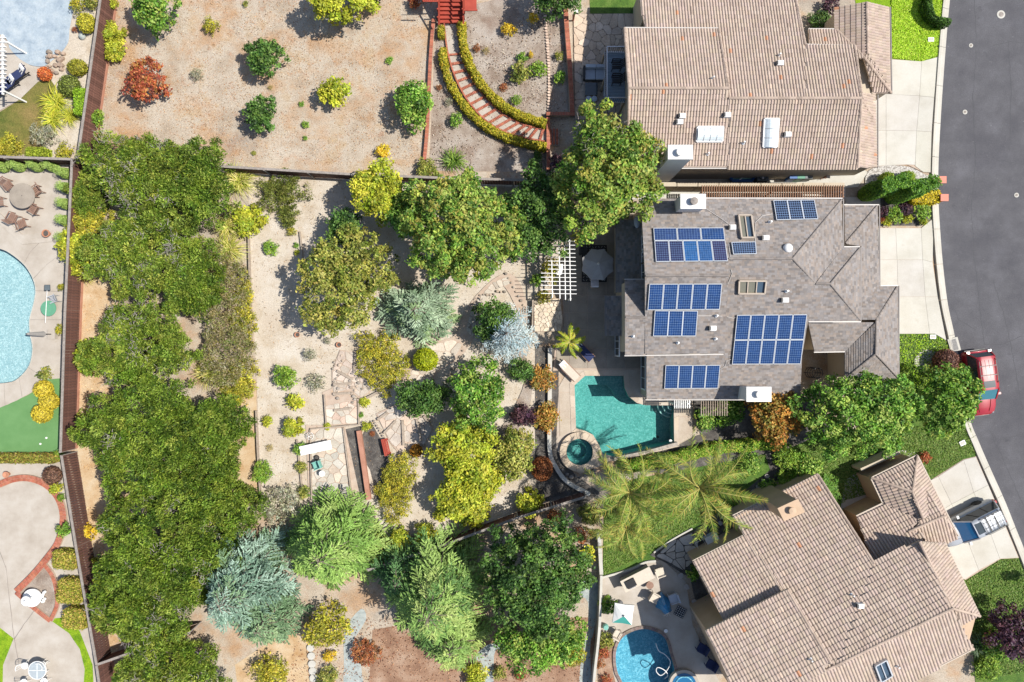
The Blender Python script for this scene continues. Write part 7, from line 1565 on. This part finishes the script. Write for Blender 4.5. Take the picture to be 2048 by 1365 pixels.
# red wooden stairs
rs = thing('wooden_stairs', 'red painted wooden garden stairs at the top of the brick steps', 'stairs', W(902,25))
for k in range(8):
    y = 46-k*8.5; z = .28+k*.2; a, b = W(880,y-8.6,z), W(926,y,z); MB().prism([(a.x,a.y),(b.x,a.y),(b.x,b.y+.0),(a.x,b.y)], z-.05, z).build('tread', MAT['redwood'], rs, world=True)
    MB().bar(W(880,y,z)+Vector((0,.02,-.1)), W(926,y,z)+Vector((0,.02,-.1)), .03, .16).build('riser', MAT['redwood'], rs, world=True)
for x in (878,927): MB().bar(W(x,50,.3), W(x,-26,1.9), .09, .3).build('stringer', MAT['redwood'], rs, world=True); MB().bar(W(x,48,1.15), W(x,-26,2.8), .1, .07).build('handrail', MAT['redwood'], rs, world=True)
for x in (878,927):
    for k in range(5): p = W(x,46-k*16,.3+k*.35); MB().box((p.x,p.y,(.3+k*.36)/2+.45),(.1,.1,.3+k*.36+.9)).build('newel_post', MAT['redwood'], rs, world=True)
a, b = W(928,-60,1.9), W(953,20,1.4); MB().prism([(a.x,a.y),(b.x,a.y),(b.x,b.y),(a.x,b.y)], 1.3, 1.4).build('landing', MAT['redwood'], rs, world=True); MB().bar(W(928,21,2.2),W(955,21,2.2),.1,.08).build('handrail', MAT['redwood'], rs, world=True)
a, b = W(845,-60,1.9), W(876,2,1.9); MB().prism([(a.x,a.y),(b.x,a.y),(b.x,b.y),(a.x,b.y)], 1.8, 1.9).build('landing', MAT['redwood'], rs, world=True)
for k in range(7): p = W(850+k*4,3,1.9); MB().box((p.x,p.y,2.3),(.05,.05,.8)).build('baluster', MAT['redwood'], rs, world=True)
MB().bar(W(846,3,2.7),W(876,3,2.7),.09,.07).build('handrail', MAT['redwood'], rs, world=True)
# side yard clutter
MAT['bin_blue'] = plain('blue_bin_plastic', (.02,.1,.3), .5); MAT['bin_green'] = plain('green_bin_plastic', (.05,.22,.14), .5); MAT['bin_grey'] = plain('grey_bin_plastic', (.1,.12,.13), .5)
for (x, m, l) in ((1613,'bin_blue','blue wheeled bin, leftmost of three'),(1628,'bin_green','green wheeled bin, middle of three'),(1643,'bin_grey','grey wheeled bin, rightmost of three')):
    t = thing('wheeled_bin', l, 'bin', W(x-38,357)); MB().box((0,0,.55),(.5,.55,.95)).build('body', MAT[m], t); MB().box((0,.02,1.06),(.54,.6,.07)).build('lid', MAT[m], t); MB().bar((-.2,.32,1.0),(.2,.32,1.0),.04).build('handle', MAT['black'], t)
    for s in (-1,1): MB().tube([(s*.2,.27,.1),(s*.27,.27,.1)], .1, 12).build('wheel', MAT['tyre'], t)
kb_ = thing('folded_boat', 'blue inflatable boat lying in the narrow side yard', 'boat', W(1480,358)); MB().tube([(-.7,-.25,.4),(.7,-.25,.4),(.9,0,.4),(.7,.25,.4),(-.7,.25,.4),(-.8,0,.4),(-.7,-.25,.4)], .13, 8).build('tube', MAT['bin_blue'], kb_); MB().box((0,0,.32),(1.4,.45,.05)).build('floor', MAT['teal'], kb_); MB().bar((-.2,-.2,.5),(.3,.2,.55),.05).build('oar', MAT['white_paint'], kb_)
ac = thing('air_conditioner', 'grey round fan air conditioner in the narrow side yard', 'air conditioner', W(1518,357)); MB().box((0,0,.4),(.8,.75,.8)).build('cabinet', MAT['bin_grey'], ac); MB().tube([(.3*math.cos(k*.3927),.3*math.sin(k*.3927),.82) for k in range(17)], .025, 5).build('fan_guard', MAT['dark_metal'], ac)
for k in range(4): MB().box((.13*math.cos(k*1.57),.13*math.sin(k*1.57),.815),(.26,.09,.015),k*1.57).build('blade', MAT['light_metal'], ac)
# brick pillars of the front walls
for (x, y, l) in ((1866,367,'upper red brick pillar at the street'),(1870,402,'lower red brick pillar beside the yellow hedge')):
    t = thing('brick_pillar', l, 'pillar', W(x,y)); mb = MB()
    for c_ in range(12):
        for k in range(4):
            a = k*1.5708; q = rnd.uniform(.8,1.1); mb.box((math.cos(a)*.14+math.sin(a)*.06*(1 if c_%2 else -1), math.sin(a)*.14-math.cos(a)*.06*(1 if c_%2 else -1), .05+c_*.085),(.1,.24,.075),a,col=(q,q*.95,q*.92))
    mb.build('brickwork', MAT['brick'], t, kind='stuff'); MB().box((0,0,.5),(.3,.3,1.0)).build('core', MAT['mortar'], t); MB().box((0,0,1.08),(.56,.5,.08)).build('cap', MAT['redcap'] if 'redcap' in MAT else MAT.setdefault('redcap', plain('salmon_pillar_cap', (.55,.2,.14), .8)), t)
region('gravel_bed', smooth_curve([(1735,344),(1770,332),(1815,334),(1845,348),(1862,358),(1850,376),(1740,380)], 3, True), 'gravel', label='white gravel bed below the upper driveway'); region('gravel_bed', smooth_curve([(1826,722),(1848,700),(1872,706),(1885,722),(1868,745),(1840,738)], 3, True), 'gravel', label='white gravel patch in the little lawn')
# ---------------------------------------------------------------- left yards
tb = thing('round_stone_table', 'round stone garden table on the left patio', 'table', W(44,392,.75)-Vector((0,0,.75))); MB().lathe([(.85,.68),(.92,.7),(.92,.76),(.03,.765),(.001,.765)], n=40).build('table_top', MAT['grey_patio'], tb); MB().lathe([(.4,.1),(.25,.2),(.2,.6),(.5,.69)], n=18).build('pedestal', MAT['grey_patio'], tb); MB().lathe([(.03,.765),(.03,.775),(.001,.775)], n=8).build('umbrella_hole', MAT['black'], tb)
for (x, y, a, l) in ((27,374,-50,'teak chair upper left of the round stone table'),(83,385,215,'teak chair upper right of the round stone table'),(9,407,5,'teak chair cut by the left edge beside the stone table'),(78,421,150,'teak chair right of the round stone table'),(36,438,60,'teak chair below the stone table, left one'),(54,450,110,'teak chair below the stone table, tilted against its neighbour')):
    side_chair(x,y,R(a),l,'teak',s=.62,z=.1,group='teak chairs round the stone table')
pt = thing('terracotta_pot', 'terracotta pot beside the lowest cone topiary', 'pot', W(100,469)); MB().lathe([(.14,0.05),(.24,.4),(.28,.42),(.28,.5),(.22,.5),(.2,.4),(.01,.38)], n=20).build('pot_shell', MAT['terracotta'], pt); MB().lathe([(.2,.42),(.2,.43),(.01,.43)], n=16).build('soil', MAT['black_mulch'], pt)
pt = thing('terracotta_pot', 'small terracotta pot above the brick ring', 'pot', W(19,948)); MB().lathe([(.12,0.05),(.2,.32),(.23,.34),(.23,.4),(.18,.4),(.01,.34)], n=18).build('pot_shell', MAT['terracotta'], pt)
gt = thing('round_table', 'round green table beside the pool net', 'table', W(107,618)); MB().lathe([(.5,.5),(.56,.52),(.56,.56),(.01,.57)], n=30).build('table_top', plain('green_fabric_top', (.09,.26,.16), .8), gt); MB().lathe([(.25,.1),(.06,.2),(.06,.5)], n=12).build('pedestal', MAT['dark_metal'], gt)
side_chair(117,600,R(200),'grey metal chair behind the round green table','light_metal',s=.5,z=.1)
nt_ = thing('pool_net', 'pool leaf net with a long white pole lying over the green table', 'pool net', W(105,610)); MB().tube([(.05,1.0,.66),(-.1,-1.35,.62)], .022, 6).build('pole', MAT['white_paint'], nt_); MB().box((.07,1.2,.66),(.42,.4,.03)).build('net', MAT['bin_grey'], nt_); MB().tube([(.29,1.0,.67),(.27,1.4,.67),(-.12,1.4,.67),(-.14,1.0,.67),(.29,1.0,.67)], .018, 5).build('net_frame', MAT['dark_metal'], nt_)
cu = thing('closed_umbrella', 'closed grey umbrella at the edge of the pale blue pool', 'umbrella', W(110,669)); MB().tube([(0,0,0),(0,0,3.0)], .035, 8).build('pole', MAT['dark_metal'], cu)
MB().lathe([(.05,1.1),(.2,1.25),(.17,1.7),(.13,2.3),(.09,2.8),(.02,3.0)], n=9, ).build('folded_canopy', plain('grey_folded_canvas', (.3,.28,.26), .9), cu); MB().box((0,0,.22),(.55,.7,.44)).build('planter_base', MAT['patio_pale'], cu)
wp = thing('white_arbor', 'white arbor roof cut by the left frame edge', 'arbor', W(-6,130)); 
for k in range(13): MB().bar(W(-60,75+k*9,2.5),W(12,76+k*9,2.5),.06,.12).build('slat', MAT['white_paint'], wp, world=True)
for x in (-20,6): MB().bar(W(x,70,2.38),W(x,190,2.38),.09,.14).build('beam', MAT['white_paint'], wp, world=True)
for y in (80,182): p = W(6,y,2.3); MB().box((p.x,p.y,1.15),(.11,.11,2.3)).build('post', MAT['white_paint'], wp, world=True)
sl = thing('grey_dome', 'small grey dome stone beside the yellow oval shrub', 'ornament', W(166,74)); MB().lathe([(.26,.02),(.25,.15),(.16,.28),(.01,.32)], n=18).build('dome', MAT['blue_gravel'], sl, smooth=True); MB().lathe([(.3,0),(.3,.05),(.01,.05)], n=18).build('foot', MAT['rock'], sl)
fo = thing('fountain', 'white tiered garden fountain in a brick edged bed', 'fountain', W(72,1192)+Vector((0,0,.12))); MB().lathe([(.5,0),(.62,.12),(.66,.34),(.6,.36),(.52,.24),(.01,.2)], n=28).build('basin', MAT['white_paint'], fo, smooth=True); MB().lathe([(.12,.2),(.1,.7),(.1,.75)], n=14).build('column', MAT['white_paint'], fo)
MB().lathe([(.1,.72),(.3,.82),(.36,.94),(.31,.95),(.22,.86),(.01,.84)], n=24).build('upper_bowl', MAT['white_paint'], fo, smooth=True); MB().lathe([(.05,.84),(.1,1.0),(.05,1.14),(.001,1.2)], n=12).build('finial', MAT['white_paint'], fo)
for k in range(5): MB().lathe([(.06,0),(.12,.14),(.08,.3),(.01,.36)], (.72+.1*math.sin(k*2), -.3+k*.17, 0), 9).build('figurine', MAT['white_paint'], fo)
gt = thing('glass_table', 'round glass table with a white frame at the lower left', 'table', W(76,1340,.72)-Vector((0,0,.62))); MB().lathe([(.62,.7),(.63,.715),(.01,.716)], n=32).build('table_top', plain('pale_table_glass', (.34,.38,.4), .08, spec=.7), gt); MB().tube([(.64*math.cos(k*.2618),.64*math.sin(k*.2618),.7) for k in range(25)], .03, 6).build('rim', MAT['white_paint'], gt)
for a in (0,1.5708): MB().bar((-.6*math.cos(a),-.6*math.sin(a),.722),(.6*math.cos(a),.6*math.sin(a),.722),.03,.015).build('cross_bar', MAT['white_paint'], gt)
for k in range(4): MB().tube([(.5*math.cos(k*1.57+.8),.5*math.sin(k*1.57+.8),0),(.4*math.cos(k*1.57+.8),.4*math.sin(k*1.57+.8),.7)], .025, 6).build('leg', MAT['white_paint'], gt)
def wire_chair(px, py, rz, label):
    t = thing('wire_chair', label, 'chair', W(px,py)+Vector((0,0,.1)), rz, 'white metal chairs round the glass table'); MB().lathe([(.24,.42),(.26,.44),(.24,.47),(.01,.47)], n=16).build('seat', MAT['white_paint'], t); mb = MB()
    for k in range(7): a = math.pi*(.6+.8*k/6); mb.tube([(.24*math.cos(a),.24*math.sin(a),.45),(.32*math.cos(a),.32*math.sin(a),.95)], .014, 5)
    mb.tube([(.32*math.cos(math.pi*(.6+.8*k/8)),.32*math.sin(math.pi*(.6+.8*k/8)),.95) for k in range(9)], .02, 5); mb.build('backrest', MAT['white_paint'], t)
    for k in range(4): MB().tube([(.2*math.cos(k*1.57+.8),.2*math.sin(k*1.57+.8),.42),(.26*math.cos(k*1.57+.8),.26*math.sin(k*1.57+.8),0)], .014, 5).build('leg', MAT['white_paint'], t)
wire_chair(60,1325,R(-45),'white metal chair upper left of the glass table'); wire_chair(95,1323,R(225),'white metal chair upper right of the glass table'); wire_chair(58,1358,R(40),'white metal chair lower left of the glass table'); wire_chair(98,1356,R(140),'white metal chair lower right of the glass table')
for (x, y, l) in ((94,876,'white cup marker on the turf, right one'),(82,888,'white cup marker on the turf, left one')): MB().lathe([(.07,0),(.07,.09),(.03,.1),(.001,.1)], n=12).build('cup_marker', MAT['white_paint'], loc=W(x,y), label=l, cat='marker')
# ---------------------------------------------------------------- lower right back yard
gi = thing('grill_island', 'long outdoor kitchen counter beside the back lawn', 'counter', W(1270,1150)+Vector((0,0,.1)), R(27)); MB().box((0,0,.42),(2.2,.75,.84)).build('cabinet', MAT['fence_grey'], gi); MB().box((0,0,.88),(2.35,.9,.08)).build('counter_top', MAT['cream_fabric'], gi); MB().box((-.55,0,.98),(.7,.55,.14)).build('grill', MAT['dark_metal'], gi); MB().bar((-.8,-.3,1.06),(-.3,-.3,1.06),.03).build('grill_handle', MAT['chrome'], gi)
for (x, y, a, m, l) in ((1317,1140,20,'cream_fabric','cream patio armchair beside the outdoor counter'),(1306,1190,-30,'cream_fabric','cream patio armchair in the sun left of the blue cover'),(1343,1192,200,'blue_fabric','grey armchair in the shade beside the blue cover'),(1400,1290,150,'navy','navy chair under the lower eave, upper one'),(1418,1322,150,'navy','navy chair under the lower eave, lower one')): side_chair(x,y,R(a),l,m,slat=False,s=.62,z=.1)
tb = thing('side_table', 'small round brown table beside the cream armchair', 'table', W(1297,1166)+Vector((0,0,.1))); MB().lathe([(.24,.42),(.27,.44),(.01,.46)], n=18).build('table_top', MAT['teak'], tb); MB().lathe([(.16,0),(.05,.08),(.05,.43)], n=10).build('pedestal', MAT['teak'], tb)
umbrella(1248,1232,28,2.3,[(.72,.72,.7),(.72,.72,.7),(.05,.28,.24),(.72,.72,.7)],'white and teal square umbrella beside the blue pool',seg=4,rot=R(38),drop=.3)
bc = thing('blue_cover', 'shiny blue folded umbrella cover in the shade', 'cover', W(1325,1205)+Vector((0,0,.1)), R(-60)); mb = MB(); pts = [(.9*math.cos(k*.5236)*(1.0 if k % 2 else .75), .62*math.sin(k*.5236)*(1.0 if k % 2 else .75)) for k in range(12)]
mb.add([(x,y,.05) for x,y in pts]+[(x*.45+.1,y*.45,.95) for x,y in pts]+[(.25,0,1.3)], [(k,(k+1)%12,12+(k+1)%12,12+k) for k in range(12)]+[(12+k,12+(k+1)%12,24) for k in range(12)]); mb.build('draped_cloth', plain('blue_tarp', (.03,.2,.42), .3), bc)
for k in range(5): MB().tube([(.25,0,1.32),(.25+.45*math.cos(k*.5-1),.5*math.sin(k*.5-1),.8)], .012, 5).build('strap', MAT['light_metal'], bc)
rg = thing('patterned_rug', 'small black and white patterned rug near the blue cover', 'rug', W(1360,1223)+Vector((0,0,.1)), R(-28)); MB().box((0,0,.006),(.75,.75,.012)).build('rug_field', MAT['black'], rg); mb = MB()
for i in range(5):
    for j in range(5): mb.box((-.3+i*.15,-.3+j*.15,.014),(.09,.03,.006),R(45 if (i+j)%2 else -45))
mb.build('rug_pattern', MAT['white_paint'], rg, kind='stuff')
st = thing('garden_stool', 'teal drum stool left of the square umbrella', 'stool', W(1210,1250)+Vector((0,0,.1))); MB().lathe([(.16,0),(.22,.22),(.16,.45),(.01,.46)], n=18).build('drum', MAT['teal'], st, smooth=True); MB().lathe([(.17,.44),(.17,.47),(.01,.475)], n=16).build('lid', MAT['teal'], st)
side_chair(1232,1262,R(60),'cream chair between the square umbrella and the blue pool','cream_fabric',slat=False,s=.5,z=.1)
hs = MB().tube([tuple(W(x,y,0)+Vector((0,0,-.05))) for x, y in smooth_curve([(1312,1288),(1318,1303),(1330,1310),(1341,1325),(1334,1342),(1322,1352),(1313,1344),(1316,1336),(1330,1342),(1336,1352),(1330,1358)], 6)], .03, 5).build('pool_hose', MAT['white_paint'], label='white coiled cleaner hose floating in the blue pool', cat='hose')
sk = MB().lathe([(.14,.1),(.14,.13),(.01,.14)], n=16).build('skimmer_lid', MAT['white_paint'], loc=W(1331,1261), label='round white skimmer lid beside the blue pool', cat='lid')
# small clutter beside the lower house
bx = thing('storage_box', 'pale storage box in the bed under the lower eave', 'box', W(1420,1075), R(27)); MB().box((0,0,.3),(.9,.6,.6)).build('box_body', MAT['blue_fabric'], bx); MB().box((0,0,.62),(.96,.66,.05)).build('lid', MAT['white_paint'], bx)
fr = thing('steel_frame', 'small white metal frame beside the storage box', 'frame', W(1398,1085), R(27)); MB().tube([(-.3,-.25,.5),(.3,-.25,.5),(.3,.25,.5),(-.3,.25,.5),(-.3,-.25,.5)], .02, 5).build('top_frame', MAT['white_paint'], fr)
for sx in (-1,1):
    for sy in (-1,1): MB().box((sx*.3,sy*.25,.25),(.03,.03,.5)).build('leg', MAT['white_paint'], fr)
sv = thing('rooftop_tank', 'pale oblong box on the shaded lower roof', 'box', W(1274,444,3.2)-Vector((0,0,.15))); MB().lathe([(.18,0),(.22,.15),(.18,.3),(.01,.33)], n=16, sy=2.0).build('box_body', MAT['blue_fabric'], sv, smooth=True); MB().box((0,0,.0),(.3,.8,.06)).build('foot', MAT['dark_metal'], sv)
cl = thing('wire_trellis', 'dark wire plant cage beside the courtyard wall', 'plant cage', W(1618,745)); mb = MB()
for z in (.2,.6,1.0,1.4): mb.tube([(.38*math.cos(k*.3927),.38*math.sin(k*.3927),z) for k in range(17)], .02, 5)
for k in range(6): mb.tube([(.38*math.cos(k*1.05),.38*math.sin(k*1.05),0),(.38*math.cos(k*1.05),.38*math.sin(k*1.05),1.5)], .02, 5)
mb.build('wire_hoops', MAT['dark_metal'], cl)
wk = thing('courtyard_wall', 'pale low wall in the entry courtyard of the lower house', 'wall', W(1720,1000)); MB().bar(W(1722,940,1.4)-Vector((0,0,.7)), W(1800,905,1.4)-Vector((0,0,.7)), .2, 1.4).build('block', MAT['stucco'], wk, world=True)
tp = thing('standard_tree', 'small double ball topiary tree by the lower right kerb', 'topiary', W(2052,1150)); MB().tube([(0,0,0),(0,0,2.2)], .04, 7).build('trunk', MAT['bark'], tp)
for z, r in ((1.3,.36),(2.1,.34)):
    rng = np.random.default_rng(int(z*10)); d = unit(rng.normal(size=(420,3))); me = leaf_mesh('foliage', d*r+np.array([0,0,z]), unit(d+rng.normal(size=(420,3))*.4), .12*rng.uniform(.6,1.4,420), 1.6, palette(rng,420,['#55782c','#6a8c38','#40602a']), None, rng); me.materials.append(MAT['leaf']); obj_of('foliage', me, tp)
# ---------------------------------------------------------------- dry litter on the ground (too many to count)
def litter(name, poly, n, pal, label, size=.12, el=2.2, seed=1, up=.35, z=.0):
    rng = np.random.default_rng(seed); P2 = [p[:2] for p in WP(poly)]; xs, ys = [p[0] for p in P2], [p[1] for p in P2]
    x, y = rng.uniform(min(xs),max(xs),n*3), rng.uniform(min(ys),max(ys),n*3); k = inside_np(x,y,P2); x, y = x[k][:n], y[k][:n]
    d = np.sin(x*1.1+seed)*np.sin(y*1.3)+np.sin(x*.45+2)*np.sin(y*.6+seed)+rng.normal(size=len(x))*.8; m = d > -.3; x, y = x[m], y[m]; n = len(x)
    P = np.stack([x,y,z+.012+rng.random(n)*.05],1); N = unit(np.stack([rng.normal(size=n)*.5,rng.normal(size=n)*.5,np.ones(n)],1))
    me = leaf_mesh(name, P, N, size*rng.uniform(.4,1.5,n), el, palette(rng,n,pal,None,.2), None, rng); me.materials.append(MAT['needle'])
    return obj_of(name, me, label=label, kind='stuff')
DRY = ['#c08c58','#b08050','#ccac80','#8f7258','#d8c8b0','#a06c48','#7f6a54']
litter('dry_grass_litter', [(205,0),(865,0),(850,335),(450,325),(300,300),(180,300)], 22000, DRY, 'dry orange grass and leaf litter over the upper yard', .09, 3.2, 1)
litter('dry_leaf_litter', [(500,360),(1110,375),(1110,1000),(720,1080),(520,1005)], 11000, ['#8f7658','#b09470','#d8c8ac','#6f5c48','#c8a070'], 'dry leaf litter over the pale garden soil', .075, 2.2, 2, z=.03)
litter('bark_litter', [(875,40),(1130,0),(1135,235),(1100,340),(860,338)], 7000, ['#7a604c','#a08874','#d0c4b4','#5c483c','#b4a490'], 'bark chips over the terrace', .1, 2.0, 3, z=.03)
litter('straw_litter', [(160,540),(240,540),(260,1000),(260,1288),(212,1310),(188,1200),(150,900)], 4000, ['#d8b07c','#c09460','#e8d0a4','#a07c50'], 'straw over the soil strip by the fence', .11, 3.0, 4, z=.03)
litter('mulch_litter', [(600,1235),(1190,1235),(1190,1420),(560,1420)], 6000, ['#8a5c44','#a87858','#6a4634','#c09878'], 'mulch chips at the bottom edge', .1, 1.8, 5, z=.03)
def tufts(name, poly, n, pal, label, seed, h=.06, z=.0):
    rng = np.random.default_rng(seed); P2 = [p[:2] for p in WP(poly)]; xs, ys = [p[0] for p in P2], [p[1] for p in P2]
    x, y = rng.uniform(min(xs),max(xs),n*3), rng.uniform(min(ys),max(ys),n*3); k = inside_np(x,y,P2); x, y = x[k][:n], y[k][:n]; n = len(x)
    P = np.stack([x,y,z+h*.5*rng.uniform(.5,1.4,n)],1); T = unit(np.stack([rng.normal(size=n),rng.normal(size=n),np.full(n,.6)],1)); N = unit(np.stack([rng.normal(size=n)*.5,rng.normal(size=n)*.5,np.ones(n)],1))
    me = leaf_mesh(name, P, N, h*1.8*rng.uniform(.6,1.4,n), 2.0, palette(rng,n,pal,None,.25), T, rng); me.materials.append(MAT['leaf'])
    return obj_of(name, me, label=label, kind='stuff')
LB = ['#9cc424','#b4d438','#88b01c','#c4d850']; LD = ['#647f34','#74903e','#527028','#82904c']
tufts('grass_blades', [(1782,-20),(1890,-20),(1876,113),(1842,122),(1783,117)], 12000, LB, 'bright grass blades of the top right lawn', 11, .07, .05)
tufts('grass_blades', [(1570,910),(1640,875),(1935,842),(1954,905),(1926,917),(1861,957),(1690,1000)], 20000, LD, 'grass blades of the lawn beside the lower garage', 12, .07, .05)
tufts('grass_blades', [(1207,1150),(1210,1000),(1420,935),(1530,910),(1450,1012),(1310,1100)], 18000, LD, 'grass blades of the long back lawn', 13, .07, .05)
tufts('grass_blades', [(1932,1160),(2000,1119),(2036,1118),(2120,1330),(1960,1360)], 10000, LD, 'grass blades of the lower right lawn', 14, .07, .05)
tufts('grass_blades', [(1797,670),(1866,669),(1890,681),(1925,790),(1800,800)], 5000, LD+LB[:2], 'grass blades of the little lawn', 15, .07, .05)
